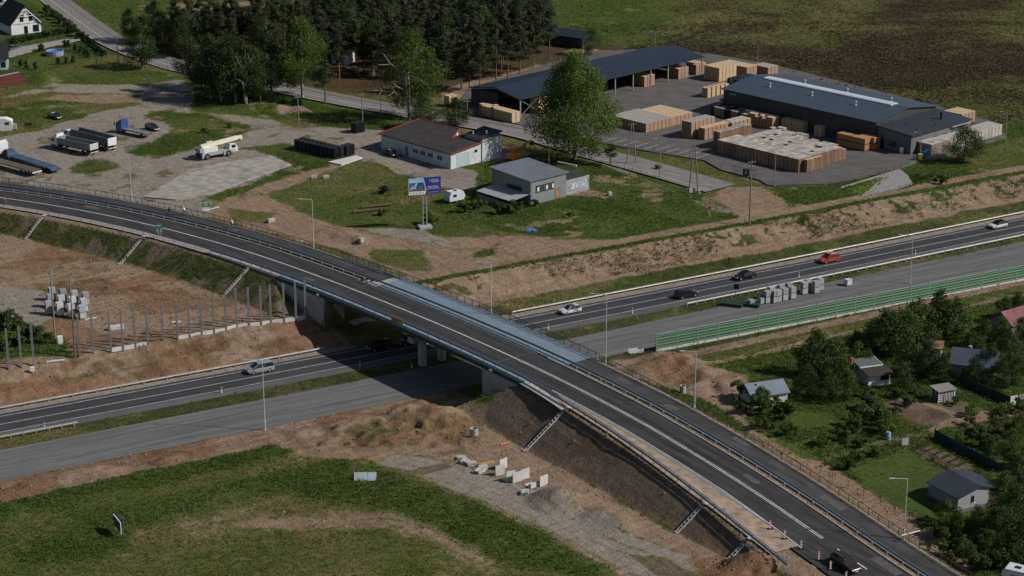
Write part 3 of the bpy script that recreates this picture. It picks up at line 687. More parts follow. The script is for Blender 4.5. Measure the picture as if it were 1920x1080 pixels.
# storage yard of the pallet works
YARD = wp([(850,206),(960,230),(1060,252),(1160,274),(1320,300),(1352,318),(1425,337),(1440,347),(1547,344),(1690,314),(1724,300),(1752,297),(1888,256),(1864,228),(1700,184),(1480,128),(1440,120),(1330,100),(1250,90),(1100,96),(880,165)], ZN + .32)
_b = MB(); _b.prism(YARD, ZN - .4, ZN + .32); yard = struct(_b.build('pallet_yard', A_YARD)); ZY = ZN + .32
for k in range(10):
    a = Vector((*at(1131 + k * 19.5, 265.5 + k * 3.4, ZY), ZY)); c = Vector((*at(1158 + k * 19.5, 257.2 + k * 3.4, ZY), ZY))
    d = (c - a).normalized(); n = Vector((-d.y, d.x, 0)) * .07
    MB().add([a - n + Vector((0,0,.008)), a + n + Vector((0,0,.008)), c + n + Vector((0,0,.008)), c - n + Vector((0,0,.008))], [(0,3,2,1)]).build('parking_line', PAINT, yard)
# pale concrete slabs in the lorry yard
def slab(name, P, z, mat, h=.12):
    b = MB(); b.prism(wp(P, z), z - .5, z + h * 0 + .0); return struct(b.build(name, mat))
SLABM = M('old_concrete_slab', (.285,.262,.232), .92, .4, .5, bump=.02)
slab('concrete_slab', [(356,318),(430,302),(507,291),(547,308),(470,335),(400,362),(330,374),(270,369)], ZN + .22, SLABM)
slab('concrete_slab', [(615,303),(668,291),(680,295),(640,308)], ZN + .3, CONC_L)
slab('concrete_driveway', [(310,160),(336,153),(365,165),(345,172)], ZN + .25, SLABM)
# ================================================================== bridge
br = thing('road_bridge', 'grey concrete road bridge carrying the curved overpass across the expressway', 'bridge')
def ov3(s, o, z): return (*ov_xy(s, o), z)
def sweep_ov(name, s0, s1, sec, mats, parent, step=3.0, absz=False, **k):
    b = MB(); R = []
    n = max(2, int((s1 - s0) / step) + 1)
    for s in np.linspace(s0, s1, n):
        z = 0 if absz else ov_z(s); R.append([ov3(s, o, z + dz) for o, dz in sec])
    b.sweep(R); return fixn(b.build(name, mats, parent, **k))
sweep_ov('deck', 98.2, 144.3, [(-5.6,-.03),(-5.6,-.35),(-4.2,-.55),(-4.0,-1.45),(8.2,-1.45),(8.4,-.55),(10.1,-.35),(10.1,-.03)], CONC_D, br)
for o in (-3.0, .6, 4.2, 7.8): sweep_ov('girder', 98.4, 144.1, [(o-.4,-1.44),(o-.4,-1.9),(o+.4,-1.9),(o+.4,-1.44)], CONC_D, br)
GRN = M('dark_green_fascia', (.018,.040,.034), .55, .2, 1)
for o0, o1 in ((-5.95, -5.58), (10.08, 10.35)): sweep_ov('fascia', 84.5, 153, [(o0,.10),(o0,-.62),(o1,-.62),(o1,.10)], GRN, br)
BLUEW = M('walkway_coating', (.15,.20,.235), .7, .12, .6)
sweep_ov('walkway', 101, 151, [(4.25,-.02),(4.25,.14),(9.75,.14),(9.75,-.02)], BLUEW, br)
sweep_ov('edge_beam', 84.5, 153, [(-5.57,-.02),(-5.57,.14),(-4.05,.12),(-4.05,-.02)], M('edge_beam_coating', (.20,.24,.27), .7, .15, .8), br)
sweep_ov('edge_beam', 84.5, 153, [(9.76,-.02),(9.76,.2),(10.06,.2),(10.06,-.02)], M('edge_beam_coating', (.2,.24,.27)), br)
for s in (99.3, 143.5):
    b = MB(); b.sweep([[ov3(s + d, o, ov_z(s) + .008) for o in (-4.0, 0, 4.0)] for d in (-.25, .25)], closed=False); b.build('expansion_joint', M('joint_steel', (.055,.055,.055), .6), br)
for nm, s, sg in (('n', AB_N, -1), ('s', AB_S, 1)):
    z1 = ov_z(s) - 1.95
    b = MB(); R = []
    for o in (-6.3, 10.4): R.append([ov3(s, o, -.9), ov3(s, o, z1), ov3(s + sg * 1.6, o, z1), ov3(s + sg * 1.6, o, z1 + 1.9), ov3(s + sg * 2.2, o, z1 + 1.9), ov3(s + sg * 2.2, o, -.9)])
    b.sweep(R); fixn(b.build('abutment', CONC_D, br))
    for o in (-6.1, 10.2):
        b = MB(); R = []
        L_ = 14 if nm == 'n' else 9
        for t in (0, .5, 1): 
            q = s + sg * L_ * t; R.append([ov3(q, o - .25, -.9 + 4.5 * t), ov3(q, o - .25, ov_z(q) - .45), ov3(q, o + .25, ov_z(q) - .45), ov3(q, o + .25, -.9 + 4.5 * t)])
        b.sweep(R); fixn(b.build('wing_wall', CONC_D, br))
    for o in (-3.0, .6, 4.2, 7.8):
        b = MB(); x, y = ov_xy(s + sg * .7, o); b.box((x, y, z1 + .04), (.9, .9, .1)); b.build('bearing', DARK, br)
x0, y0 = ov_xy(121.2, -4.4); x1, y1 = ov_xy(121.2, 8.8)
b = MB(); b.beam((x0, y0, 4.95), (x1, y1, 4.95), 1.5, 1.0); b.build('pier_cap', CONC_D, br)
for o in (-1.9, 2.2, 6.3):
    x, y = ov_xy(121.2, o); b = MB(); b.lathe([(.72, -.4), (.72, 4.46)], 20, (x, y, 0)); b.build('pier', CONC, br, smooth=False)
x, y = ov_xy(98.4, -4.6); b = MB(); b.tube([(x, y, 5.9), (x, y, .9), (x + .3, y - .5, .4)], .1, 8); b.build('drain_pipe', M('plastic_pipe_grey', (.22,.23,.25), .5), br)
# concrete slope under the north abutment, and the curved paved foot of the south cone
b = MB()
b.sweep([[ov3(99.1, o, 1.7), ov3(102.2, o, .55), ov3(102.2, o, -.5), ov3(99.1, o, -.5)] for o in (-1, 9.5)]); struct(fixn(b.build('paved_slope', CONC)))
pts = []
for k in range(15):
    a = k / 14; pts.append(Vector((*at(*[(995,735),(968,748),(945,760),(932,770),(928,778),(930,786),(940,794),(958,800)][min(7, int(a * 7))], 2.2), 0)))
# ------------------------------------------------------------------ safety barriers
def barrier(name, label, pos, s0, s1, mat, rails, post_h, step, cat='barrier', rail_step=3.0, post_w=.12, postmat=None, group=None, foot=None):
    """pos(s, dz) -> point. Posts are single parts that share one mesh."""
    n = max(2, int(abs(s1 - s0) / rail_step) + 1); th = thing(name, label, cat, pos(s0, 0), 0, group); org = Vector(th.location)
    for h, w_, t_ in rails:
        b = MB(); R = []
        for s in np.linspace(s0, s1, n):
            p = Vector(pos(s, h)) - org; q = Vector(pos(s + .1, h)) - org; d = q - p; d.z = 0; d.normalize(); nn = Vector((-d.y, d.x, 0)); up = Vector((0, 0, 1))
            if w_ > .2: prof = [(-t_, -.5), (-t_, -.2), (0, 0), (-t_, .2), (-t_, .5), (t_ * .6, .5), (t_ * .6, -.5)]
            else: prof = [(-t_, -.5), (-t_, .5), (t_, .5), (t_, -.5)]
            R.append([p + nn * a + up * (c * w_) for a, c in prof])
        b.sweep(R); fixn(b.build('rail', mat, th))
    pm = MB().box((0, 0, post_h / 2 - .15), (post_w, post_w * .7, post_h + .3)).mesh('post', postmat or mat)
    for s in np.arange(s0, s1 + .01, step):
        p = Vector(pos(s, 0)) - org; q = Vector(pos(s + .1, 0)) - org - p
        link('post', pm, th, p, math.atan2(q.y, q.x))
        if foot: link('post_foot', foot, th, p, math.atan2(q.y, q.x))
    return th
gex = lambda v: (lambda u, dz: (*ex_xy(u, v), .0 + dz))
FOOT = MB().box((0, 0, .10), (.28, .3, .22)).mesh('post_foot', M('white_post_foot', (.6,.6,.58)))
gov = lambda o: (lambda s, dz: (*ov_xy(s, o(s) if callable(o) else o), ov_z(s) + dz))
def exu(px, py, z=0): return ex_uv(*at(px, py, z))[0]
u_ab, _ = ex_uv(*ov_xy(109, -9)); u_ae, _ = ex_uv(*ov_xy(109, 10))
RAILG = M('verge_guardrail', (.36,.36,.32), .5, .2, 1.5, metal=.35)
barrier('guardrail', 'long steel guardrail below the sandy slope left of the bridge', gex(2.3), exu(0,772) - 40, exu(607,655), RAILG, [(.62,.32,.05)], .75, 4.0)
barrier('guardrail', 'long steel guardrail on the far verge right of the bridge', gex(2.5), exu(960,590), exu(1920,405) + 60, RAILG, [(.62,.32,.05)], .75, 4.0)
barrier('guardrail', 'steel guardrail along the grassy median beside the parked block pallets', gex(-9.4), exu(1292,576), exu(1920,450) + 60, RAILG, [(.62,.30,.05)], .75, 2.0)
barrier('guardrail', 'short steel guardrail in the median at the lower left edge', gex(-9.5), exu(0,830) - 30, exu(150,802), RAILG, [(.62,.30,.05)], .75, 2.0)
barrier('guardrail', 'blue grey guardrail between the overpass lanes and the shared path', gov(5.15), OS0, OS1, BLUE_ST, [(.62,.34,.06)], .72, 3.0, postmat=STEEL)
barrier('guardrail', 'blue grey double guardrail on the near edge of the overpass', gov(lambda s: ov_sw(s) * .86 + .0 if s < 154 else np.interp(s, [154,177,187,195,203,212,220], [-5.0,-6.5,-7.1,-7.7,-8.3,-8.9,-9.3])), 64, 219, BLUE_ST, [(.55,.32,.06), (.92,.10,.05)], .98, 3.0)
b_ = barrier('delineator_row', 'row of short grey posts on the concrete verge at the left', gov(-5.6), OS0, 62, STEEL_D, [(.34,.05,.02)], .62, 3.0)
# parapet feet along the bridge walkway
for s in np.arange(104, 158, 3.0):
    pass
# pedestrian railing
rl = barrier('pedestrian_railing', 'long brown railing along the outer edge of the shared path', gov(9.85), OS0, 98, RUST, [(1.08,.08,.04), (.18,.06,.03)], 1.1, 1.5, 'railing', post_w=.09)
rl2 = barrier('pedestrian_railing', 'long brown railing descending beside the allotments to the lower right', gov(9.85), 153, OS1, RUST, [(1.08,.08,.04), (.18,.06,.03)], 1.1, 2.0, 'railing', post_w=.09)
rl3 = barrier('bridge_railing', 'dark barred railing on the far edge of the bridge deck', gov(9.9), 84, 153, DARK, [(1.28,.08,.04), (.35,.05,.03)], 1.3, 2.0, 'railing', post_w=.1)
b = MB(); o0 = Vector(rl3.location)
for s in np.arange(84, 153, .25):
    p = Vector(gov(9.9)(s, 0)) - o0; b.box((p.x, p.y, p.z + .76), (.022, .022, .96))
stuff(b.build('bars', DARK, rl3))
b = MB(); R = []
# ================================================================== buildings
KEEPOUT = [YARD]
def corr(name, col, ang, sp=.33, rough=.45, metal=.3, depth=.03, var=.14):
    """profiled sheet metal: ribs along the direction ang"""
    if name in MATS: return MATS[name]
    m = M(name, col, rough, var, .5, metal=metal); t = m.node_tree; b = t.nodes['Principled BSDF']
    geo = t.nodes.new('ShaderNodeNewGeometry'); vr = t.nodes.new('ShaderNodeVectorRotate'); vr.rotation_type = 'Z_AXIS'; vr.inputs['Angle'].default_value = -ang
    t.links.new(geo.outputs['Position'], vr.inputs['Vector'])
    wv = t.nodes.new('ShaderNodeTexWave'); wv.bands_direction = 'Y'; wv.inputs['Scale'].default_value = .314 / sp; wv.wave_profile = 'SIN'
    t.links.new(vr.outputs[0], wv.inputs['Vector'])
    bp = t.nodes.new('ShaderNodeBump'); bp.inputs['Distance'].default_value = depth; t.links.new(wv.outputs['Fac'], bp.inputs['Height']); t.links.new(bp.outputs[0], b.inputs['Normal'])
    return m
E1, E2 = math.radians(-46.8), math.radians(43.2)
GLASS = M('dark_window_glass', (.012,.015,.02), .12, .3, 1, spec=.6)
WHITE = M('white_plaster', (.62,.62,.60), .85, .12, .8)
FRAME_W = M('white_frame', (.66,.66,.64), .6); FRAME_D = M('dark_frame', (.03,.032,.036), .5)
def opening(th, name, p, du, w, h, fr=FRAME_W, pane=GLASS, bar=.08, out=None, leaf='pane', mull=0):
    """window or door on a wall: p bottom centre, du along the wall, outward = du rotated -90"""
    du = Vector((*du, 0)).normalized(); n = Vector((du.y, -du.x, 0)); up = Vector((0, 0, 1)); p = Vector(p)
    b = MB()
    for s in (-1, 1): b.beam(p + du * (s * (w - bar) / 2) + n * .02, p + du * (s * (w - bar) / 2) + n * .02 + up * h, bar, .1, up=n)
    for z in (bar / 2, h - bar / 2): b.beam(p - du * (w / 2 - bar) + n * .02 + up * z, p + du * (w / 2 - bar) + n * .02 + up * z, .1, bar)
    for k in range(mull):
        q = p + du * (w * ((k + 1) / (mull + 1) - .5)) + n * .02; b.beam(q, q + up * h, bar * .7, .09, up=n)
    o = b.build(name, fr, th)
    g = MB(); a = p - du * (w / 2 - bar) + n * .012 + up * bar; c = p + du * (w / 2 - bar) + n * .012 + up * bar
    g.beam((a + c) / 2, (a + c) / 2 + up * (h - 2 * bar), w - 2 * bar, .05, up=n); g.build(leaf, pane, o)
    return o
def gable(th, L, Wd, eave, rise, wallm, roofm, ov=.4, t=.18, wname='wall', rname='roof', z0=0.0, ridge='x', x0=0, y0=0, base=-.5):
    """walls and a two-slope roof in the local frame; ridge along x (or y)"""
    if ridge == 'x':
        P = [[(x, y0, base), (x, y0, eave), (x, y0 + Wd / 2, eave + rise), (x, y0 + Wd, eave), (x, y0 + Wd, base)] for x in (x0, x0 + L)]
    else:
        P = [[(x0, y, base), (x0, y, eave), (x0 + L / 2, y, eave + rise), (x0 + L, y, eave), (x0 + L, y, base)] for y in (y0, y0 + Wd)]
    w_ = fixn(MB().sweep(P).build(wname, wallm, th)) if wallm else None
    sl_ = rise / ((Wd if ridge == 'x' else L) / 2); dz = ov * sl_; R = []
    for e in (-ov, (L if ridge == 'x' else Wd) + ov):
        half = (Wd if ridge == 'x' else L); c = []
        for d, z in ((-ov, eave - dz), (half / 2, eave + rise), (half + ov, eave - dz)): c.append((d, z + .04))
        ring = c + [(d, z + t) for d, z in c[::-1]]
        R.append([(x0 + e, y0 + d, z) if ridge == 'x' else (x0 + d, y0 + e, z) for d, z in ring])
    r_ = fixn(MB().sweep(R).build(rname, roofm, th))
    return w_, r_
def text3d(txt, size, mat, parent, loc, rot, depth=.01, align='CENTER', name='lettering', shear=0, sx=1.0):
    c = bpy.data.curves.new(name, 'FONT'); c.body = txt; c.size = size; c.align_x = align; c.extrude = depth; c.shear = shear
    tmp = bpy.data.objects.new(name, c); COL.objects.link(tmp)
    me = bpy.data.meshes.new_from_object(tmp.evaluated_get(bpy.context.evaluated_depsgraph_get())); bpy.data.objects.remove(tmp); me.materials.append(mat)
    o = link(name, me, parent, loc); o.rotation_euler = rot; o.scale = (sx, 1, 1); return o
def footprint(x, y, rz, L, Wd):
    ca, sa = math.cos(rz), math.sin(rz); P = [(x + a * ca - b * sa, y + a * sa + b * ca) for a, b in ((0,0),(L,0),(L,Wd),(0,Wd))]; KEEPOUT.append(P); return P
# ---- warehouse of the pallet works
ROOFB = corr('warehouse_roof_sheet', (.060,.078,.105), E2, .45, .5, .2)
ROOFD = corr('annex_roof_tile', (.030,.037,.048), E2, .35, .55, .1, .05)
WALLD = corr('charcoal_wall_panel', (.050,.052,.058), E1, .9, .6, .1, .02)
WALLG = corr('grey_wall_panel', (.135,.14,.15), E2, .9, .6, .1, .02)
x, y = at(1357, 167, ZY + 5.8); HX, HY = x, y
wh = thing('warehouse', 'large blue grey metal warehouse with ridge skylight and lower annex', 'warehouse', (x, y, ZY), E1); footprint(x, y, E1, 58, 24)
gable(wh, 46, 23, 5.8, 1.55, WALLD, ROOFB, .5)
b = MB()
b.sweep([[(x_, 11.5 + d, z) for d, z in ((-1.3, 7.15), (-1.3, 7.62), (-.9, 7.8), (.9, 7.8), (1.3, 7.62), (1.3, 7.15))] for x_ in (4, 42.5)])
sk = fixn(b.build('ridge_skylight', M('skylight_polycarbonate', (.50,.55,.58), .35, .08, .4), wh))
for k in range(21):
    b = MB(); b.sweep([[(4.2 + k * 1.9 + e, 11.5 + d, z) for d, z in ((-1.32, 7.5), (-1.32, 7.66), (-.91, 7.84), (.91, 7.84), (1.32, 7.66), (1.32, 7.5))] for e in (0, .06)]); b.build('glazing_bar', STEEL, sk)
for xx, yy in ((9, 6.6), (22, 6.6), (35, 6.6), (13, 15), (26, 15), (39, 15)):
    z = 5.9 + 1.55 * min(yy, 23 - yy) / 11.5
    b = MB(); b.lathe([(.14, z), (.14, z + .7)], 10, (xx, yy, 0)); b.lathe([(.34, z + .7), (.3, z + 1.05), (.05, z + 1.15)], 10, (xx, yy, 0)); b.lathe([(.4, z - .1), (.25, z + .2)], 10, (xx, yy, 0)); b.build('roof_vent', STEEL, wh)
for xx in [1.0 + 2.0 * q for q in range(23)]: b = MB(); b.sweep([[(xx + e, d, z) for d, z in ((-.5, 5.93), (11.4, 7.535), (11.4, 7.56), (-.5, 5.955))] for e in (0, .09)]); b.build('roof_seam', ROOFB, wh)
b = MB(); b.prism([(46.02, .6), (55.6, .6), (55.6, 23), (46.02, 23)], -.3, [4.9, 4.2, 4.2, 4.9]); b.build('annex_wall', WALLG, wh)
b = MB(); b.prism([(46.02, .1), (56.1, .1), (56.1, 23.5), (46.02, 23.5)], [4.95, 4.22, 4.22, 4.95], [5.2, 4.45, 4.45, 5.2]); b.build('annex_roof', ROOFD, wh)
b = MB(); b.box((52, 17, 5.3), (.55, .55, 2.2)); b.box((52, 17, 6.45), (.75, .75, .12)); b.build('chimney', DARK, wh)
for q in ((48.5, 3), (50.5, 6), (54.5, 4), (54.5, 11), (52, 14), (49, 7)): b = MB(); b.lathe([(.1, 4.3), (.1, 5.35), (.16, 5.4)], 8, (*q, 0)); b.build('vent_pipe', DARK, wh)
for yy, w_, h_, z_ in ((3.2, 1.5, 1.5, 1.1), (7.2, .7, .7, 1.8), (10.0, .9, .9, 1.7), (13.6, 1.5, 1.2, 1.5)): opening(wh, 'window', (55.6, yy, z_), (0, 1), w_, h_, FRAME_D)
opening(wh, 'gate', (55.6, 18.6, 0), (0, 1), 5, 3.4, FRAME_D, M('gate_panel', (.06,.07,.075)), leaf='gate_leaf'); opening(wh, 'gate', (55.6, 22.1, 0), (0, 1), 1.0, 2.4, FRAME_D, leaf='gate_leaf')
b = MB(); b.box((55.9, 19, 3.9), (.8, 7, .15)); b.build('canopy', STEEL, wh)
for xx, w_, h_, z_ in ((50.6, 1.8, 1.3, 1.0), (47.6, 1.0, 2.3, 0)): opening(wh, 'window', (xx, .6, z_), (1, 0), w_, h_, FRAME_D)
for xx in (6, 22, 38): opening(wh, 'gate', (xx, 0, 0), (1, 0), 4.2, 4.2, FRAME_D, M('gate_panel_dark', (.04,.045,.05)), leaf='gate_leaf', mull=0)
text3d('PATIX', .8, FRAME_W, wh, (3.0, -.06, 4.7), (PI / 2, 0, 0))
# ---- long open shed
x, y = at(976, 186, ZY + 4.5)
sh = thing('open_shed', 'long dark roofed open shed sheltering pallets behind the poplar', 'shed', (x, y, ZY), E2 + math.radians(1.6)); footprint(x, y, E2 + math.radians(1.6), 68, 17.3)
SR = corr('shed_roof_sheet', (.026,.036,.055), E1, .45, .5, .2)
gable(sh, 68, 17.3, 4.5, 1.5, None, SR, .5)
b = MB(); b.box((34, 17.2, 2.2), (68, .15, 4.7)); b.build('back_wall', WALLD, sh)
for e in (0, 67.9): b = MB(); b.prism([(e, 8), (e + .15, 8), (e + .15, 17.1), (e, 17.1)], -.2, 4.6); b.build('end_wall', WALLD, sh)
for k in range(11):
    b = MB(); b.box((k * 6.8, .1, 2.2), (.28, .28, 4.75)); b.build('column', STEEL_D, sh)
    b = MB(); b.beam((k * 6.8, .1, 4.4), (k * 6.8, 8.6, 5.85), .2, .3); b.beam((k * 6.8, 8.65, 5.85), (k * 6.8, 17, 4.4), .2, .3); b.build('rafter', STEEL_D, sh)
for a, c in ((0, 1), (4, 3)):
    b = MB(); b.beam((a * 6.8 + 20.4 * (a > 0) * 0, .1, .2), (c * 6.8, .1, 4.3), .1, .1); b.build('brace', STEEL_D, sh); b = MB(); b.beam((c * 6.8, .1, .2), (a * 6.8, .1, 4.3), .1, .1); b.build('brace', STEEL_D, sh)
for k in range(34): b = MB(); b.sweep([[(k * 2.0 + .6 + e, d, z) for d, z in ((-.5, 4.62), (8.6, 6.17), (8.6, 6.21), (-.5, 4.66))] for e in (0, .09)]); b.build('roof_seam', SR, sh)
# ---- long white workshop
x, y = at(715, 278, ZN + .2); x0w, y0w = x, y
wb = thing('workshop', 'long white workshop with dark sloping roof edged in red', 'workshop', (x, y, ZN + .15), E1); footprint(x, y, E1, 24, 13)
WP = M('whitewashed_wall', (.50,.53,.55), .9, .25, .5); TAR = M('tar_paper_roof', (.040,.035,.034), .9, .3, .5, bump=.02); REDP = M('red_fascia', (.22,.045,.035), .6, .2, 2)
b = MB(); b.prism([(0, 0), (24, 0), (24, 12), (17.2, 12), (16.2, 7.2), (13, 12), (0, 12)], -.5, [3.3, 3.3, 4.6, 4.6, 4.05, 4.6, 4.6]); b.build('wall', WP, wb)
b = MB(); b.prism([(-.4, -.4), (24.3, -.4), (24.3, 12.2), (17.0, 12.2), (16.3, 7.0), (13.1, 12.2), (-.4, 12.2)], [3.28, 3.28, 4.64, 4.64, 4.05, 4.64, 4.64], [3.5, 3.5, 4.86, 4.86, 4.27, 4.86, 4.86]); b.build('roof', TAR, wb)
def edge(th, p, q, m, w_=.22, h_=.3, nm='fascia'): b = MB(); b.beam(p, q, w_, h_); b.build(nm, m, th)
for p, q in (((-.5, -.4, 3.45), (-.5, 12.3, 4.85)), ((-.4, 12.3, 4.85), (13.0, 12.3, 4.85)), ((13.1, 12.3, 4.85), (16.2, 7.1, 4.3)), ((16.3, 7.1, 4.3), (17.0, 12.3, 4.8)), ((24.4, -.4, 3.45), (24.4, 9, 4.5))): edge(wb, p, q, REDP)
for xx in (12.0, 14.6, 17.2, 20.4): opening(wb, 'window', (xx, 0, 1.2), (1, 0), 1.9, 1.15, FRAME_W, mull=1)
opening(wb, 'door', (9.0, 0, 0.05), (1, 0), 1.0, 2.1, M('grey_door', (.12,.15,.19)), M('blue_grey_door', (.14,.18,.24)), leaf='door_leaf')
opening(wb, 'gate', (24, 3.6, 0), (0, 1), 3.6, 2.9, M('pale_gate_frame', (.34,.40,.42)), M('pale_green_gate', (.36,.44,.46), .7, .15), leaf='gate_leaf'); opening(wb, 'window', (24, 7.5, 2.4), (0, 1), .8, .6, FRAME_D)
b = MB(); b.prism([(18.5, 9.2), (24.25, 9.2), (24.25, 15), (18.5, 15)], -.4, 4.95); b.build('rear_block', WP, wb); b = MB(); b.prism([(18.2, 8.9), (24.5, 8.9), (24.5, 15.2), (18.2, 15.2)], [4.97, 4.97, 5.9, 5.9], [5.15, 5.15, 6.1, 6.1]); b.build('rear_roof', TAR, wb)
b = MB(); b.box((20, 10.3, 5.6), (.3, .3, .9)); b.build('chimney', WHITE, wb); b = MB(); b.box((22.6, 12, 5.95), (.35, .35, .8)); b.build('chimney', WHITE, wb)
# orange tipper body in the notch behind it
x, y = wb.matrix_basis @ Vector((15.0, 11.5, 0)) * 1.0 if False else (wb.matrix_basis @ Vector((15.2, 12.0, 0))).xy
ORG = M('orange_paint', (.55,.20,.02), .5, .2, 2)
sk_ = thing('skip', 'orange steel skip standing in the notch behind the white workshop', 'skip', (x, y, ZN + .1), E1)
b = MB(); b.sweep([[(-2.4, -.9, .9), (2.4, -.9, .9), (2.9, -1.2, 3.5), (-2.9, -1.2, 3.5)], [(-2.4, .9, .9), (2.4, .9, .9), (2.9, 1.2, 3.5), (-2.9, 1.2, 3.5)]], cap=False)
b.add([(-2.4,-.9,.9),(2.4,-.9,.9),(2.9,-1.2,3.5),(-2.9,-1.2,3.5),(-2.4,.9,.9),(2.4,.9,.9),(2.9,1.2,3.5),(-2.9,1.2,3.5)], [(0,1,2,3),(4,5,6,7)]); b.box((0, 0, .45), (4.6, 1.6, .9)); b.build('skip_body', ORG, sk_)
for k in range(5): b = MB(); b.beam((-2 + k, -1.0, 1.0), (-2.2 + k * 1.1, -1.27, 3.4), .12, .12); b.build('rib', ORG, sk_)
# ---- grey metal workshop with lean-to and graffiti annex
MA1, MA2 = math.radians(-47.5), math.radians(42.5)
x, y = at(920, 313, ZN + 5.9)
ms = thing('metal_workshop', 'grey corrugated metal workshop with flat lean to and broken windows', 'workshop', (x, y, ZN + .1), MA1); footprint(x, y, MA1, 12.3, 10.7)
MW = corr('corrugated_grey_wall', (.21,.225,.235), MA1 + PI / 2, .5, .6, .2, .03); MR = corr('corrugated_grey_roof', (.175,.19,.215), MA2, .4, .5, .3, .03)
b = MB(); b.prism([(.15, .15), (12.1, .15), (12.1, 10.5), (.15, 10.5)], -.5, [5.6, 5.0, 5.0, 5.6]); b.build('wall', MW, ms)
b = MB(); b.prism([(-.3, -.3), (12.5, -.3), (12.5, 11), (-.3, 11)], [5.65, 5.05, 5.05, 5.65], [5.85, 5.25, 5.25, 5.85]); b.build('roof', MR, ms)
opening(ms, 'window', (12.1, 4.3, 2.3), (0, 1), 5.2, 1.5, FRAME_D, M('broken_glazing', (.06,.062,.06), .4, .5, 1.2), mull=6)
for yy in (2.4, 4.9, 6.6): b = MB(); b.box((12.14, yy, 3.0), (.06, .5, .9)); b.build('boarded_pane', WHITE, ms)
opening(ms, 'door', (12.1, 8.0, 0), (0, 1), 1.4, 2.2, M('rusty_door_frame', (.2,.09,.04)), M('rusty_door', (.30,.17,.09), .8, .35, 2), leaf='door_leaf')
opening(ms, 'window', (7.2, .15, 2.2), (1, 0), 4.6, 1.1, FRAME_D, mull=4)
b = MB(); b.beam((12.35, .0, 2.6), (12.35, -.15, 2.7), .2, .2); b.tube([(12.3, .3, 5), (12.3, .3, 0)], .09, 6); b.build('downpipe', STEEL, ms)
b = MB(); b.prism([(1.2, -5.2), (12.0, -5.2), (12.0, .1), (1.2, .1)], [1.75, 1.75, 2.3, 2.3], [1.85, 1.85, 2.4, 2.4]); b.build('lean_to_roof', corr('lean_to_sheet', (.42,.41,.40), MA2, .35, .5, .3), ms)
for xx in (1.4, 6.5, 11.8): b = MB(); b.box((xx, -5.0, .8), (.12, .12, 2.0)); b.build('lean_to_post', STEEL_D, ms)
b = MB(); b.prism([(1.3, -5.1), (1.45, -5.1), (1.45, 0), (1.3, 0)], -.3, 1.75); b.prism([(1.5, -5.1), (11.9, -5.1), (11.9, -5.0), (1.5, -5.0)], -.3, 1.2); b.build('lean_to_wall', MW, ms)
b = MB(); b.prism([(5.2, 10.8), (11.6, 10.8), (11.6, 17.8), (5.2, 17.8)], -.5, 3.1); b.build('annex_wall', M('grey_render', (.30,.29,.28), .9, .3, 1), ms)
b = MB(); b.prism([(5.0, 10.7), (11.5, 10.7), (11.5, 17.7), (5.0, 17.7)], 3.11, 3.25); b.build('annex_roof', TAR, ms)
GB = M('graffiti_blue', (.02,.05,.13), .7); GW = M('graffiti_pale', (.38,.46,.52), .8)
def gline(P, r=.06, m=GB, nm='graffiti'):
    b = MB()
    for (a, c), (d, e) in zip(P, P[1:]): b.beam((11.615, 10.9 + a, c), (11.615, 10.9 + d, e), .03, r * 2, up=(1, 0, 0))
    return b.build(nm, m, ms)
b = MB(); b.prism([(11.6, 12.4), (11.61, 12.4), (11.61, 17.2), (11.6, 17.2)], .8, 2.3); b.build('graffiti_fill', GW, ms)
gline([(.4, .9), (1.2, 1.4), (1.9, 2.3), (2.2, 2.3)]); gline([(.3, .6), (2.4, .75), (4, 1.0), (6.6, 1.3)]); gline([(2.9, .9), (2.9, 2.1), (3.8, 2.2), (3.8, .9), (2.9, .9)]); gline([(4.4, 1.0), (4.4, 2.2), (5.0, 2.3), (5.0, 1.6)]); gline([(5.4, 2.2), (5.8, 1.5), (6.5, 2.4), (6.8, 1.6)])
x, y = (ms.matrix_basis @ Vector((5.0, 16.2, 0))).xy
lb = thing('light_pole', 'thin street lamp pole rising behind the grey metal workshop', 'lamp post', (*at(1029, 313, ZN)[:2], ZN))
b = MB(); b.tube([(0, 0, -.2), (0, 0, 6.2)], [.09, .06], 8); b.build('pole', STEEL_D, lb)
t_ = MB(); t_.tube([(0, 0, 0), (5.0, 0, 0)], .16, 8); p3 = at(1046, 311, ZN + 2.6)
wbm = t_.build('pipe', M('white_pipe', (.62,.64,.64), .5), None, (*p3, ZN + 3.5), math.radians(-38)); tag(wbm, 'white pipe lying on the annex roof beside the metal workshop', 'pipe')
# ---- houses at the top left
x, y = at(22, 66, ZN)
ho = thing('house', 'white gabled house with steep black roof at the top left', 'house', (x, y, ZN), math.radians(33)); footprint(x, y, math.radians(33), 9, 12)
BLKR = corr('black_roof_tile', (.018,.019,.022), math.radians(8), .33, .7, 0, .04)
gable(ho, 9, 13, 3.2, 4.9, WHITE, BLKR, .6, .25, ridge='y')
for xx, zz in ((3.3, 3.6), (6.0, 3.6)): opening(ho, 'window', (xx, 0, zz), (1, 0), 1.1, 2.0, FRAME_D, mull=1)
opening(ho, 'door', (4.4, 0, 0), (1, 0), 1.1, 2.2, FRAME_D, leaf='door_leaf'); opening(ho, 'window', (7.4, 0, .3), (1, 0), 1.8, 2.0, FRAME_D, mull=1)
for p, q in (((.0, -.55, 2.9), (4.5, -.55, 7.35)), ((9, -.55, 2.9), (4.5, -.55, 7.35))): edge(ho, p, q, WHITE, .12, .25, 'barge_board')
edge(ho, (2.2, -.5, 5.2), (6.8, -.5, 5.2), WHITE, .14, .14, 'collar_beam'); edge(ho, (4.5, -.5, 5.25), (4.5, -.5, 7.2), WHITE, .14, .14, 'king_post')
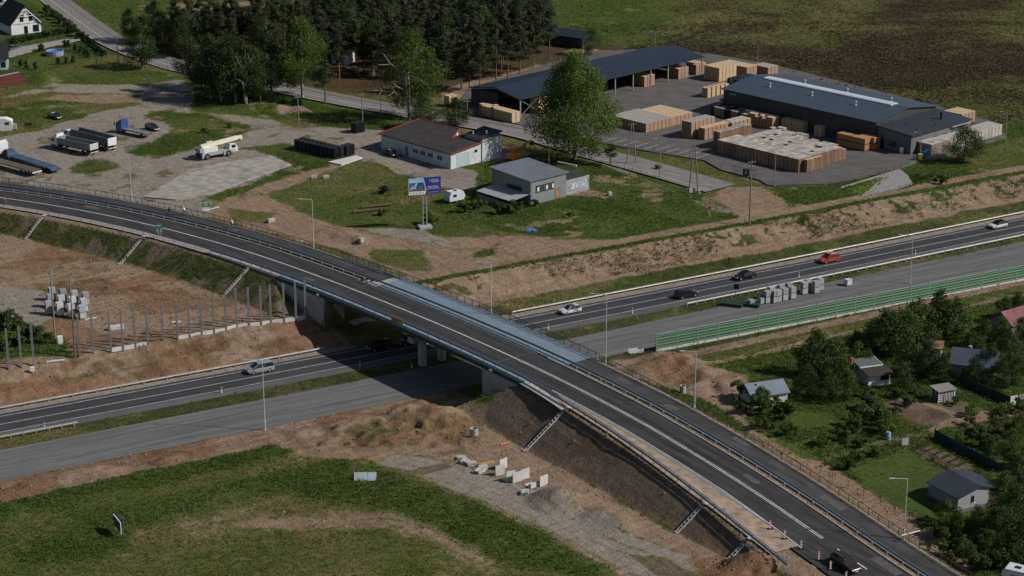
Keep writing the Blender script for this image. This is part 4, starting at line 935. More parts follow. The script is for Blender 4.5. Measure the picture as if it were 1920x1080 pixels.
edge(ho, (0, -.03, 2.95), (9, -.03, 2.95), M('grey_band', (.3,.3,.3)), .08, .18, 'band')
x, y = at(-24, 133, ZN)
h2 = thing('house', 'corner of a white house with dark roof cut by the left edge', 'house', (x, y, ZN), math.radians(12)); footprint(x, y, math.radians(12), 9, 9)
gable(h2, 5.4, 9, 3.4, 3.2, M('pale_blue_plaster', (.44,.50,.54), .85), BLKR, .5, .25); opening(h2, 'window', (4.3, 0, .8), (1, 0), 1.2, 1.4, FRAME_D, mull=1); opening(h2, 'window', (5.4, 3, .8), (0, 1), 1.2, 1.4, FRAME_D, mull=1)
x, y = at(0, 10, ZN)
h3 = thing('house', 'small white house wall at the upper left corner', 'house', (x - 2, y, ZN), math.radians(6)); gable(h3, 3.6, 6, 2.6, 1.8, WHITE, BLKR, .4); opening(h3, 'window', (2.4, 0, .9), (1, 0), 1.0, 1.2, FRAME_D); opening(h3, 'door', (.9, 0, 0), (1, 0), .9, 2.0, FRAME_D, leaf='door_leaf')
# ---- rusty canopy
x, y = at(-24, 222, ZN)
cn = thing('canopy_roof', 'rust red tin canopy on thin posts at the left edge', 'canopy', (x, y, ZN), math.radians(10))
ca_ = (at(55, 155, ZN + 6.2)); 
def loc_(th, px, py, z): v = th.matrix_basis.inverted() @ Vector((*at(px, py, z), z)); return v
P = [loc_(cn, -26, 171, ZN + 6.0), loc_(cn, 55, 155, ZN + 6.0), loc_(cn, 35, 136, ZN + 6.6), loc_(cn, -40, 152, ZN + 6.6)]
b = MB(); b.add([p for p in P] + [p + Vector((0, 0, .12)) for p in P], [(3,2,1,0),(4,5,6,7),(0,1,5,4),(1,2,6,5),(2,3,7,6),(3,0,4,7)]); b.build('roof', corr('rusty_tin', (.115,.028,.018), math.radians(70), .3, .7, .1, .03, .4), cn)
b = MB(); b.beam(P[3] + Vector((0, 0, .15)), P[2] + Vector((0, 0, .15)), .5, .1); b.build('ridge_sheet', STEEL, cn)
for a in (.32, .66, .98):
    for e, f in ((P[0], P[1]), (P[3], P[2])):
        q = e + (f - e) * a; b = MB(); b.tube([(q.x, q.y, -.3), (q.x, q.y, q.z)], .08, 6); b.build('post', M('rusty_post', (.12,.07,.05), .8), cn)
# ---- dark sheds in the wood
x, y = at(1020, 82, ZN)
ds = thing('shed', 'dark low shed at the edge of the pine wood', 'shed', (x, y, ZN), math.radians(-35)); gable(ds, 13, 8, 3, 1.2, WALLD, SR, .4); footprint(x, y, math.radians(-35), 13, 8); opening(ds, 'gate', (6, 0, 0), (1, 0), 3, 2.6, FRAME_D, leaf='gate_leaf')
x, y = at(622, 118, ZN)
ds2 = thing('shed', 'white walled hut glimpsed between the pine trunks', 'shed', (x, y, ZN), math.radians(-20)); gable(ds2, 5, 4, 2.8, .8, WHITE, M('brown_hut_roof', (.1,.06,.04)), .3); opening(ds2, 'door', (2, 0, 0), (1, 0), 1, 2, FRAME_D, leaf='door_leaf')
# ================================================================== trees
def leaf_mat(name, c1, c2, tr=.25):
    m = M(name, c1, .7, .3, .9, col2=c2, spec=.15); objvar(m, .72, 1.2); t = m.node_tree; b = t.nodes['Principled BSDF']
    src = b.inputs['Base Color'].links[0].from_socket; out = t.nodes['Material Output']
    tl = t.nodes.new('ShaderNodeBsdfTranslucent'); t.links.new(src, tl.inputs['Color']); mx = t.nodes.new('ShaderNodeMixShader'); mx.inputs[0].default_value = tr
    t.links.new(b.outputs[0], mx.inputs[1]); t.links.new(tl.outputs[0], mx.inputs[2]); t.links.new(mx.outputs[0], out.inputs['Surface']); return m
LF_PINE = leaf_mat('pine_needles', (.074,.090,.042), (.038,.050,.025), .3)
LF_DARK = leaf_mat('dark_foliage', (.056,.086,.026), (.030,.048,.016), .3)
LF_MID = leaf_mat('mid_foliage', (.080,.118,.030), (.042,.066,.018), .3)
LF_BRT = leaf_mat('bright_foliage', (.115,.165,.034), (.055,.088,.019), .35)
LF_BLU = leaf_mat('bluish_foliage', (.024,.044,.024), (.010,.020,.012))
BARK = M('bark_brown', (.10,.07,.05), .9, .3, 3); BARK_W = M('bark_birch', (.42,.40,.37), .8, .5, 2.5, col2=(.10,.09,.08)); BARK_P = M('bark_pine', (.17,.095,.06), .9, .3, 3); BARK_G = M('bark_grey', (.20,.185,.165), .9, .3, 3)
def leaf_mesh(name, P, Nr, size, mat, rg):
    n = len(P); Nr = Nr / (np.linalg.norm(Nr, axis=1, keepdims=True) + 1e-9)
    r = rg.normal(size=(n, 3)); a = np.cross(Nr, r); a /= (np.linalg.norm(a, axis=1, keepdims=True) + 1e-9); b = np.cross(Nr, a)
    s = (size * rg.uniform(.6, 1.35, n))[:, None]
    V = np.stack([P - a * s, P - b * s * .55, P + a * s, P + b * s * .55], 1).reshape(-1, 3)
    m = bpy.data.meshes.new(name); m.vertices.add(n * 4); m.vertices.foreach_set('co', V.astype(np.float32).ravel())
    m.loops.add(n * 4); m.loops.foreach_set('vertex_index', np.arange(n * 4, dtype=np.int32)); m.polygons.add(n)
    m.polygons.foreach_set('loop_start', np.arange(0, n * 4, 4, dtype=np.int32)); m.polygons.foreach_set('loop_total', np.full(n, 4, np.int32)); m.update(calc_edges=True)
    m.materials.append(mat); return m
def blob_leaves(C, Rr, n, rg, flat=.85):
    """leaves over a set of clumps, denser near each clump's shell"""
    w_ = Rr ** 2; k = rg.choice(len(C), n, p=w_ / w_.sum())
    d = rg.normal(size=(n, 3)); d /= np.linalg.norm(d, axis=1, keepdims=True); d[:, 2] *= flat
    rr = Rr[k] * (rg.uniform(.0, 1, n) ** .38)
    P = C[k] + d * rr[:, None]; Nr = d + rg.normal(0, .55, (n, 3)) + np.array([0, 0, .25]); return P, Nr
def branches(mb, p, d, L, r, depth, rg, tips, spread=.6):
    q = p + d * L; mb.tube([p, p + d * (L * .5) + Vector(rg.normal(0, .03 * L, 3)), q], [r, r * .8, r * .6], 5, cap=False)
    if depth == 0: tips.append(q); return
    for k in range(rg.integers(2, 4)):
        nd = (d + Vector(rg.normal(0, spread, 3)) + Vector((0, 0, .15))).normalized(); branches(mb, q, nd, L * rg.uniform(.6, .8), r * .58, depth - 1, rg, tips, spread)
def broadleaf(kind, H, cw, nb, nl, ls, leafm, barkm, seed, low=.28, top=.75, rr=(.13, .235)):
    """returns (trunk mesh, crown mesh) of a tree H tall, crown width cw"""
    rg = np.random.default_rng(seed); mb = MB(); tips = []
    branches(mb, Vector((0, 0, -.2)), Vector((rg.normal(0, .04), rg.normal(0, .04), 1)).normalized(), H * .34, H * .018, 3, rg, tips, .5)
    mb.tube([(0, 0, -.2), (0, 0, H * .3), (rg.normal(0, .3), rg.normal(0, .3), H * .85)], [H * .02, H * .013, H * .003], 6, cap=False)
    C = []; R = []
    for i in range(nb):
        t = (i + rg.uniform(0, 1)) / nb; z = low + (1 - low) * t * .95
        prof = math.sin(PI * min(1, max(0.03, (z - low + .10) / (1.12 - low))) ** top); a = rg.uniform(0, 2 * PI); rad = cw / 2 * prof * rg.uniform(.35, .95)
        C.append((rad * math.cos(a), rad * math.sin(a), z * H)); R.append(cw * rg.uniform(*rr) * (.6 + .5 * prof))
    C = np.array(C); R = np.array(R); P, Nr = blob_leaves(C, R, nl, rg)
    return mb.mesh(kind + '_trunk', barkm), leaf_mesh(kind + '_crown', P, Nr, ls, leafm, rg)
def pine(H, seed, nl=3800):
    rg = np.random.default_rng(seed); mb = MB(); mb.tube([(0, 0, -.2), (rg.normal(0, .1), 0, H * .5), (rg.normal(0, .2), rg.normal(0, .2), H * .97)], [H * .014, H * .010, .03], 6, cap=False)
    C = []; R = []; lo = rg.uniform(.26, .46)
    for i in range(26):
        z = H * (lo + (1 - lo) * (i + .5) / 26); f = 1 - (z / H - lo) / (1 - lo) * .72; a = rg.uniform(0, 2 * PI); L = 2.9 * f * rg.uniform(.5, 1.15) * (H / 13)
        e = Vector((math.cos(a) * L, math.sin(a) * L, rg.uniform(.1, .5) * L)); mb.tube([(0, 0, z), tuple(Vector((0, 0, z)) + e)], [.05, .02], 4, cap=False)
        for t in (.55, .95): C.append((e.x * t, e.y * t, z + e.z * t)); R.append(.88 * (H / 13) * (.7 + .5 * f) * rg.uniform(.7, 1.2))
    for i in range(7):
        a = rg.uniform(0, 2 * PI); z = H * rg.uniform(.2, lo); mb.tube([(0, 0, z), (math.cos(a) * 1.1, math.sin(a) * 1.1, z + .2)], [.035, .012], 4, cap=False)
    C.append((0, 0, H * .97)); R.append(.6)
    P, Nr = blob_leaves(np.array(C), np.array(R), nl, rg, .6)
    return mb.mesh('pine_trunk', BARK_P), leaf_mesh('pine_crown', P, Nr, .19, LF_PINE, rg)
TREES = []
def plant(name, meshes, label, cat, x, y, z, sc=1.0, rz=0.0, group=None, parts=('trunk', 'crown'), zs=None):
    t = thing(name, label, cat, (x, y, z), rz, group); t.scale = (sc, sc, zs or sc)
    for nm, me in zip(parts, meshes): link(nm, me, t)
    TREES.append((x, y, sc)); return t
rg = np.random.default_rng(5)
# pine wood
PV = [pine(13 + (k % 3), 100 + k) for k in range(5)]
WOOD = wp([(240,85),(420,82),(545,76),(610,46),(760,22),(1000,32),(1052,66),(1030,100),(960,136),(885,150),(700,160),(500,136),(420,118),(300,95)], ZN)
mn, mx_ = np.min(WOOD, 0), np.max(WOOD, 0); pts = []; tries = 0
while len(pts) < 185 and tries < 9000:
    tries += 1; p = rg.uniform(mn, mx_)
    if poly_sd(np.array([p[0]]), np.array([p[1]]), WOOD)[0] < 1: continue
    if any((p[0] - q[0]) ** 2 + (p[1] - q[1]) ** 2 < 2.9 ** 2 for q in pts): continue
    if min(line_d(np.array([p[0]]), np.array([p[1]]), [(v.x, v.y) for v in LP])) < 7: continue
    if np.hypot(p[0] - at(622,118,ZN)[0], p[1] - at(622,118,ZN)[1] + 6) < 7 : continue
    pts.append(p)
for i, p in enumerate(pts):
    plant('pine_tree', PV[i % 5], 'slender dark pine tree of the wood behind the local road', 'tree', p[0], p[1], gz(*p), rg.uniform(.8, 1.12), rg.uniform(0, 6.28), 'pine trees of the wood')
# pines on the right edge of the wood whose trunks show
for i, (px, py, s_) in enumerate(sorted([(865,165,1.0),(900,172,.95),(880,168,1.05),(930,150,1.0),(952,147,1.05),(830,172,.95),(812,178,.9),(975,140,1.05),(1000,128,1.1),(1030,112,1.0)])):
    x, y = at(px, py, ZN); plant('pine_tree', PV[(i + 2) % 5], ['first','second','third','fourth','fifth','sixth','seventh','eighth','ninth','tenth'][i] + ' bare trunked pine from the left at the right edge of the wood', 'tree', x, y, gz(x, y), s_, i * 1.3, 'pines at the right edge of the wood')
# broadleaved trees one by one
BV = [broadleaf('birch', 15, 9.0, 40, 7000, .18, LF_MID, BARK_W, 300 + k, .22, .8) for k in range(3)]
DV = [broadleaf('alder', 14, 9.5, 42, 7400, .19, LF_DARK, BARK_G, 320 + k, .15, .7) for k in range(3)]
GV = [broadleaf('lime', 18, 12.0, 52, 11000, .20, LF_BRT, BARK_W, 340 + k, .2, .72) for k in range(2)]
POP = broadleaf('poplar', 25, 19.5, 66, 30000, .23, LF_BRT, BARK_G, 365, .12, .60, (.115, .20))
def tree(name, ms_, label, px, py, H, H0, ww=1.0, z=None, group=None, rz=None):
    x, y = at(px, py, ZN if z is None else z); zz = gz(x, y); s = H / H0
    t = plant(name, ms_, label, 'tree', x, y, zz, s * ww, rg.uniform(0, 6.28) if rz is None else rz, group, zs=s); return t
for i, (px, py, H, k) in enumerate(((500,120,15,0),(545,96,14,1),(620,70,14,0),(655,110,15,1),(700,140,15,0),(735,95,15,1),(840,130,14,0),(690,72,14,1),(905,110,15,0),(965,95,14,1),(1020,70,13,0),(600,62,13,1),(880,60,13,1),(780,70,14,0))):
    tree('birch_tree' if k == 0 else 'alder_tree', BV[i % 3] if k == 0 else DV[i % 3], 'greener broadleaved tree among the pines, %s in the wood from the left' % ['fourth', 'fifth', 'seventh', 'eighth', 'tenth', 'eleventh', 'second last row', 'ninth', 'third from right', 'second from right', 'rightmost', 'sixth', 'top right', 'middle'][i], px, py, H, 15 if k == 0 else 14)
tree('poplar_tree', POP, 'tall bright green poplar towering in front of the long open shed', 1078, 298, 25, 25)
tree('birch_tree', DV[2], 'rounded dark birch standing alone beside the road bend', 267, 128, 12.5, 14, 1.25)
tree('lime_tree', GV[0], 'bright green tall tree with a pale trunk rising above the pines', 567, 184, 21, 18, .95)
tree('lime_tree', GV[1], 'bright green spreading tree with forked pale trunk beside the road', 768, 226, 22, 18, 1.1)
for i, (px, py, H, k, lb_) in enumerate([
    (362,174,15,0,'birch with thin drooping twigs over the driveway, leftmost of the roadside birches'), (395,186,17,1,'tall dark tree just right of the drooping birch'), (415,190,16,2,'tree with pale trunk in front of the roadside clump'),
    (442,193,18,0,'tallest tree of the roadside clump'), (462,195,16,1,'tree with white stem at the right front of the roadside clump'), (488,190,14,2,'tree closing the right end of the roadside clump'), (378,165,14,1,'tree at the back left of the roadside clump'), (510,178,14,0,'dark tree between the roadside clump and the bright lime'), (430,172,15,2,'tree at the back of the roadside clump')]):
    tree('birch_tree' if k == 0 else 'alder_tree', BV[k] if i in (0, 2, 4) else DV[k], lb_, px, py, H, 15 if i in (0, 2, 4) else 14, 1.0)
for i, (px, py, H, lb_) in enumerate([(310,100,11,'dark tree behind the lone birch'), (335,88,11,'dark bushy tree behind the road bend'), (290,84,13,'dark tree at the left end of the wood'), (345,108,12,'dark tree beside the road left of the clump'), (372,100,12,'dark tree above the roadside clump'), (415,90,13,'dark tree over the roadside clump'), (455,95,13,'dark tree between clump and wood'), (525,40,11,'bushy tree on the far edge of the wood, near the sandy track'), (246,78,10,'low tree by the pavement at the road bend')]):
    tree('alder_tree', DV[i % 3], lb_, px, py, H, 14, 1.0)
tree('pine_tree', PV[1], 'broad dark pine in the verge beside the pale lime trunk', 610, 194, 11, 14, 1.5)
tree('alder_tree', DV[1], 'dense dark bush tree beside the white workshop', 795, 242, 8.5, 14, 1.5); tree('alder_tree', DV[2], 'dark rounded tree right of the bush tree behind the workshop', 855, 236, 7, 14, 1.6)
tree('lime_tree', GV[0], 'small light green tree in front of the dark forest shed', 1110, 104, 8, 18, 1.3)
tree('alder_tree', DV[0], 'small dark tree on the grass before the white pallet row', 1807, 303, 8.5, 14, 1.55); tree('pine_tree', PV[3], 'dark young spruce on the lawn by the local road', 1145, 311, 5.2, 14, 1.9)
# shrubs
def shrub(seed, leafm, n=1500, ls=.13, H=2.2, w=2.8):
    r = np.random.default_rng(seed); C = np.stack([r.normal(0, w * .23, 14), r.normal(0, w * .23, 14), r.uniform(.22, .78, 14) * H], 1); R = r.uniform(.2, .36, 14) * H * .7
    P, Nr = blob_leaves(C, R, n, r); P[:, 2] = np.maximum(P[:, 2], .02); mb = MB()
    for k in range(6): mb.tube([(0, 0, -.1), tuple(C[k])], [.05, .015], 4, cap=False)
    return mb.mesh('shrub_stem', BARK), leaf_mesh('shrub_foliage', P, Nr, ls, leafm, r)
SV = [shrub(400, LF_MID), shrub(401, LF_DARK), shrub(402, LF_BRT), shrub(403, LF_MID), shrub(404, LF_BLU)]
def bush(px, py, k, sc, label, group=None, z=None, cat='shrub', zs=None):
    x, y = at(px, py, ZN if z is None else z); return plant('shrub', SV[k], label, cat, x, y, gz(x, y) - .05, sc, rg.uniform(0, 6), group, ('stem', 'foliage'), zs)
bush(805,420,2,1.25,'leafy green shrub at the foot of the billboard'); bush(872,398,3,1.2,'shrub in front of the caravan'); bush(893,392,2,1.1,'shrub between caravan and lean to'); bush(940,402,0,1.3,'shrub in front of the lean to, left one'); bush(968,400,3,1.3,'shrub in front of the lean to, right one'); bush(1002,388,1,.8,'small shrub against the metal workshop wall')
bush(720,362,4,.9,'dark shrub on the rough plot left of the billboard'); bush(715,404,2,.8,'light shrub by the logs on the rough plot'); bush(1068,408,1,.6,'tuft shrub on the lawn below the graffiti annex'); bush(384,250,1,.7,'dark shrub on the grass island'); bush(430,240,1,.6,'shrub at the right end of the grass island'); bush(1232,318,2,.6,'yellowish shrub by the road edge at the lamp'); bush(1765,345,1,1.0,'shrub beside the drainage basin')
# ================================================================== vehicles
TYRE = M('tyre_rubber', (.014,.014,.015), .85, .2, 4); RIM = M('alloy_rim', (.45,.46,.48), .35, .1, 4, metal=.7); RIM_D = M('steel_rim', (.16,.16,.17), .5, .1, 4, metal=.5)
CGL = M('car_glass', (.010,.012,.016), .06, .1, 1, spec=.8); LAMPG = M('headlamp_glass', (.72,.74,.76), .15, .05, 1); LAMPR = M('tail_lamp_red', (.35,.012,.010), .25, .05, 1); TRIM = M('black_trim', (.015,.015,.017), .6, .1, 4)
def paintm(name, c, rough=.28, metal=.15): return M(name, c, rough, .04, 1, metal=metal, spec=.6)
_wm = {}
def wheel(th, x, y, r, w, rimm=RIM):
    k = (r, w, rimm.name)
    if k not in _wm:
        a = MB(); a.lathe([(r * .62, -w / 2), (r * .94, -w / 2), (r, -w * .35), (r, w * .35), (r * .94, w / 2), (r * .62, w / 2)], 18, cap=False); t1 = a.mesh('tyre', TYRE)
        a = MB(); a.lathe([(r * .63, -w * .42), (r * .30, -w * .25), (r * .08, -w * .40), (r * .08, w * .40), (r * .30, w * .25), (r * .63, w * .42)], 14); t2 = a.mesh('rim', rimm)
        for me in (t1, t2): me.transform(Matrix.Rotation(PI / 2, 4, 'X'))
        _wm[k] = (t1, t2)
    e = link('wheel', None, th, (x, y, r))
    link('tyre', _wm[k][0], e); link('rim', _wm[k][1], e); return e
def car(name, label, loc, rz, kind, paint, roof=None, cat='car', rails=False, rimm=RIM, decal=False):
    S = dict(hatch=(4.05, 1.74, 1.47, [-.50, -.44, .12, .245], [-.36, .035], .62), suv=(4.5, 1.86, 1.68, [-.49, -.44, .16, .27], [-.36, .06], .66), sedan=(4.6, 1.80, 1.44, [-.30, -.36, .12, .24], [-.22, .04], .62),
             estate=(4.65, 1.80, 1.48, [-.485, -.44, .14, .26], [-.37, .05], .62), van=(4.65, 1.82, 1.74, [-.49, -.46, .20, .32], [-.44, .10], .66))[kind]
    L, Wd, H, (xd, xe, xs, xa), (xc, xb), gcl = S
    th = thing(name, label, cat, loc, rz); belt = H * .60; bon = H * .53; hw = Wd / 2
    # shell: x stations from tail to nose with top height and half width
    st = [(-.5, belt * .80, .86), (-.492, belt * .97, .93), (-.44, belt, .985), (-.2, belt, 1.0), (.1, belt, 1.0), (xa, belt * .985, .99), (.36, bon, .965), (.45, bon * .93, .90), (.488, bon * .80, .82), (.5, bon * .62, .78)]
    b = MB(); R = []
    for f, zt, wf in st:
        w_ = hw * wf; zb = .24 if abs(f) < .47 else .34
        R.append([(f * L, -w_ * .93, zb), (f * L, -w_, zb + .16), (f * L, -w_, zt * .72), (f * L, -w_ * .95, zt * .97), (f * L, -w_ * .80, zt), (f * L, w_ * .80, zt), (f * L, w_ * .95, zt * .97), (f * L, w_, zt * .72), (f * L, w_, zb + .16), (f * L, w_ * .93, zb)])
    b.sweep(R); body = fixn(b.build('body', paint, th, smooth=True)); m_ = body.modifiers.new('edge', 'EDGE_SPLIT'); m_.split_angle = math.radians(38)
    wb_, wt = hw * .93, hw * .76; zb, zt = belt - .02, H - .05
    lo = [(xd if kind != 'sedan' else xe + .02) * L * .985, xa * L]; up = [xc * L, xb * L]
    # glass
    def quad(nm, P, m=CGL): o = MB(); o.add(P, [(0, 1, 2, 3)]); return o.build(nm, m, th)
    quad('windscreen', [(lo[1], -wb_ * .94, zb), (lo[1], wb_ * .94, zb), (up[1], wt * .95, zt), (up[1], -wt * .95, zt)]); quad('rear_window', [(lo[0], wb_ * .94, zb), (lo[0], -wb_ * .94, zb), (up[0], -wt * .95, zt), (up[0], wt * .95, zt)])
    for s in (-1, 1):
        P = [(lo[0] + .12, s * wb_, zb), (lo[1] - .12, s * wb_, zb), (up[1] - .06, s * wt, zt), (up[0] + .08, s * wt, zt)]; quad('side_window', P if s < 0 else P[::-1])
    # roof and pillars
    rm = roof or paint
    b = MB(); b.sweep([[(x_, y_ * f, z_) for x_, y_, z_ in ((up[0] - .03, -1, zt - .01), (up[0] + .18, -1, H - .005), (0, -1, H), (up[1] - .2, -1, H - .01), (up[1] + .04, -1, zt - .02))] for f in (wt * 1.02, wt * .75, -wt * .75, -wt * 1.02)], closed=False)
    for v_i, v in enumerate(b.v):
        if abs(abs(v[1]) - wt * 1.02) < 1e-4: b.v[v_i] = (v[0], v[1], v[2] - .045)
    o = fixn(b.build('roof', rm, th, smooth=True))
    for s in (-1, 1):
        for a, c in ((lo[1], up[1]), (lo[0], up[0])): MB().beam((a, s * wb_ * .985, zb), (c, s * wt * .99, zt), .075, .075).build('pillar', paint if not roof else TRIM, th)
        mx = (lo[0] + lo[1]) / 2 + .1; MB().beam((mx, s * (wb_ + .004), zb), ((up[0] + up[1]) / 2 + .05, s * (wt + .004), zt), .06, .03).build('pillar', paint if not roof else TRIM, th)
    if rails:
        for s in (-1, 1): b = MB(); b.tube([(up[0] + .2, s * wt * .9, H + .04), (up[1] - .25, s * wt * .9, H + .05)], .025, 6); b.build('roof_rail', STEEL, th)
    rr = .30 if kind in ('hatch', 'sedan', 'estate') else .345
    for f in (-.305, .315):
        for s in (-1, 1):
            wheel(th, f * L, s * (hw - .10), rr, .20, rimm); a = MB(); a.sweep([[(f * L + math.cos(t) * q, s * (hw * .99 + e), rr + math.sin(t) * q) for q, e in ((rr * 1.14, .012), (rr * .98, .012), (rr * .98, -.03), (rr * 1.14, -.03))] for t in np.linspace(0, PI, 9)]); a.build('wheel_arch', TRIM if kind == 'suv' else paint, th)
    for s in (-1, 1):
        b = MB(); b.box((L * .472, s * hw * .62, bon * .80), (.14, hw * .36, .14), rz=-s * .28); b.build('headlight', LAMPG, th); b = MB(); b.box((-L * .488, s * hw * .74, belt * .86), (.10, hw * .26, .22)); b.build('tail_light', LAMPR, th)
        b = MB(); b.box((lo[1] - .2, s * (hw + .09), belt + .06), (.12, .18, .13)); b.build('mirror', TRIM, th)
    b = MB(); b.box((L * .487, 0, .42), (.06, Wd * .62, .2)); b.build('grille', TRIM, th); b = MB(); b.box((0, 0, .24), (L * .86, Wd * .9, .1)); b.build('underbody', TRIM, th)
    for s in (1, -1): b = MB(); b.box((s * L * .502, 0, .5), (.02, .5, .11)); b.build('number_plate', WHITE, th)
    if decal:
        DR = M('decal_red', (.30,.03,.03), .5); DK = M('decal_black', (.03,.02,.02), .5)
        for (x0_, z0_), (x1_, z1_), mm in (((-.15, .45), (-.45, .85), DK), ((-.45, .85), (-.62, .5), DK), ((-.5, .62), (-.95, .9), DR), ((-.75, .45), (-1.15, .8), DR), ((-.95, .86), (-1.05, .5), DK)):
            b = MB(); b.beam((x0_, hw * 1.002, z0_), (x1_, hw * 1.002, z1_), .10, .012, up=(0, 1, 0)); b.build('decal', mm, th)
    return th
def heading(f, r, z):
    a = at(*f, z); c = at(*r, z); return math.atan2(a[1] - c[1], a[0] - c[0])
def ex_car(px, py, name, label, kind, paint, west=True, **k):
    x, y = at(px, py, 0); u, _ = ex_uv(x, y); v = -1.65 if west else -4.9; x, y = ex_xy(u, v); x2, y2 = ex_xy(u + 1, v); a = math.atan2(y2 - y, x2 - x)
    return car(name, label, (x, y, .012), a + (PI if west else 0), kind, paint, **k)
WHITEP = paintm('white_car_paint', (.66,.66,.67)); BLACKP = paintm('black_car_paint', (.012,.013,.016)); SILV = paintm('silver_car_paint', (.42,.45,.48), .3, .5); REDC = paintm('red_orange_car_paint', (.42,.055,.022)); BRNP = paintm('dark_brown_car_paint', (.035,.022,.017)); NAVY = paintm('dark_green_car_paint', (.012,.022,.026))
ex_car(1072,588,'hatchback', 'white hatchback with red and black door graphics heading left', 'hatch', WHITEP, decal=True)
ex_car(1286,556,'estate_car', 'black estate car in the near lane behind the white hatchback', 'estate', BLACKP, False)
ex_car(1394,521,'sedan_car', 'black sedan with bright bonnet glare in the far lane', 'sedan', BLACKP)
ex_car(1553,490,'suv', 'orange red compact crossover in the far lane', 'suv', REDC, rails=True)
ex_car(1869,426,'hatchback', 'white hatchback with black roof at the far right of the expressway', 'hatch', WHITEP, roof=BLACKP)
ex_car(487,697,'minivan', 'silver minivan driving left below the bare barrier posts', 'van', SILV)
ex_car(712,655,'suv', 'dark car in the shade under the bridge, left of the pier', 'suv', BLACKP); ex_car(776,648,'sedan_car', 'dark car in the shade under the bridge, behind the pier', 'sedan', BLACKP)
s_, o_ = ov_so(np.array([at(1602, 1066, 2.4)[0]]), np.array([at(1602, 1066, 2.4)[1]])); x, y = ov_xy(float(s_[0]), -2.2); tx, ty = ov_tan(float(s_[0]))
sv = car('suv', 'dark brown sport utility vehicle coming down the overpass at the bottom right', (x, y, float(ov_z(float(s_[0]))) + .012), math.atan2(ty, tx), 'suv', BRNP, rails=True); sv.rotation_euler[1] = .06
def park(px, py, fr, re, name, label, kind, paint, z=None, **k):
    z = ZN if z is None else z; x, y = at(px, py, z); return car(name, label, (x, y, gz(x, y) + .02), heading(fr, re, z), kind, paint, **k)
park(286,244,(298,247),(275,238),'estate_car', 'dark green estate car parked beside the blue flatbed lorry', 'estate', NAVY)
park(103,222,(118,226),(90,218),'hatchback', 'black hatchback half hidden in the tall grass of the lorry yard', 'hatch', BLACKP)
park(26,93,(36,90),(14,96),'sedan_car', 'dark grey car on the paved drive by the white house', 'sedan', paintm('grey_car_paint', (.10,.105,.11)))
park(733,292,(742,296),(722,288),'hatchback', 'black small car in the shade beside the white workshop', 'hatch', BLACKP)
# ---- lorries
WCAB = paintm('white_cab_paint', (.62,.63,.64), .35, 0); BCAB = paintm('blue_cab_paint', (.025,.075,.26), .35, .1); GRYP = M('tipper_grey', (.20,.21,.215), .55, .2, 1); DECKM = M('worn_deck', (.10,.075,.06), .85, .35, 1.2); LBL = M('lowloader_blue', (.045,.085,.135), .55, .3, 1); PALEP = M('tailgate_pale', (.42,.44,.45), .5, .2, 1)
def cab(th, paint, x0, h=3.0, w=2.45, L=2.2, deflector=True):
    """cab from x0 (rear) to x0 + L (front)"""
    b = MB(); sec = [(0, .95), (L, .95), (L + .04, 1.7), (L - .22, h - .35), (L - .75, h), (0, h)]
    b.sweep([[(x0 + a, s * w / 2, z) for a, z in sec] for s in (-1, -.94, .94, 1)]); c = fixn(b.build('cab', paint, th))
    b = MB(); b.add([(x0 + L + .055, -w * .44, 1.75), (x0 + L + .055, w * .44, 1.75), (x0 + L - .185, w * .44, h - .42), (x0 + L - .185, -w * .44, h - .42)], [(0, 1, 2, 3)]); b.build('windscreen', CGL, c)
    for s in (-1, 1): b = MB(); b.box((x0 + L * .62, s * (w / 2 + .004), 2.1), (.95, .02, .75)); b.build('side_window', CGL, c); b = MB(); b.box((x0 + L + .1, s * (w / 2 + .2), 2.2), (.12, .25, .7)); b.build('mirror', TRIM, c); b = MB(); b.box((x0 + L + .02, s * w * .36, 1.0), (.1, .4, .22)); b.build('headlight', LAMPG, c)
    b = MB(); b.box((x0 + L / 2 + .1, 0, .68), (L + .1, w * .96, .55)); b.build('bumper', GRYP, c)
    if deflector: b = MB(); b.sweep([[(x0 + .15, s * w * .42, h), (x0 + 1.3, s * w * .42, h), (x0 + .35, s * w * .42, h + .55), (x0 + .15, s * w * .42, h + .55)] for s in (-1, 1)]); fixn(b.build('deflector', paint, c))
    return c
def axles(th, xs_, w=2.4, r=.5): 
    for x_ in xs_:
        for s in (-1, 1): wheel(th, x_, s * (w / 2 - .16), r, .36, RIM_D)
def chassis(th, x0, x1, z=.95):
    b = MB()
    for s in (-1, 1): b.box(((x0 + x1) / 2, s * .42, z), (x1 - x0, .12, .26))
    for k in range(int((x1 - x0) / 1.2)): b.box((x0 + .6 + k * 1.2, 0, z), (.1, .75, .2))
    b.build('chassis', TRIM, th)
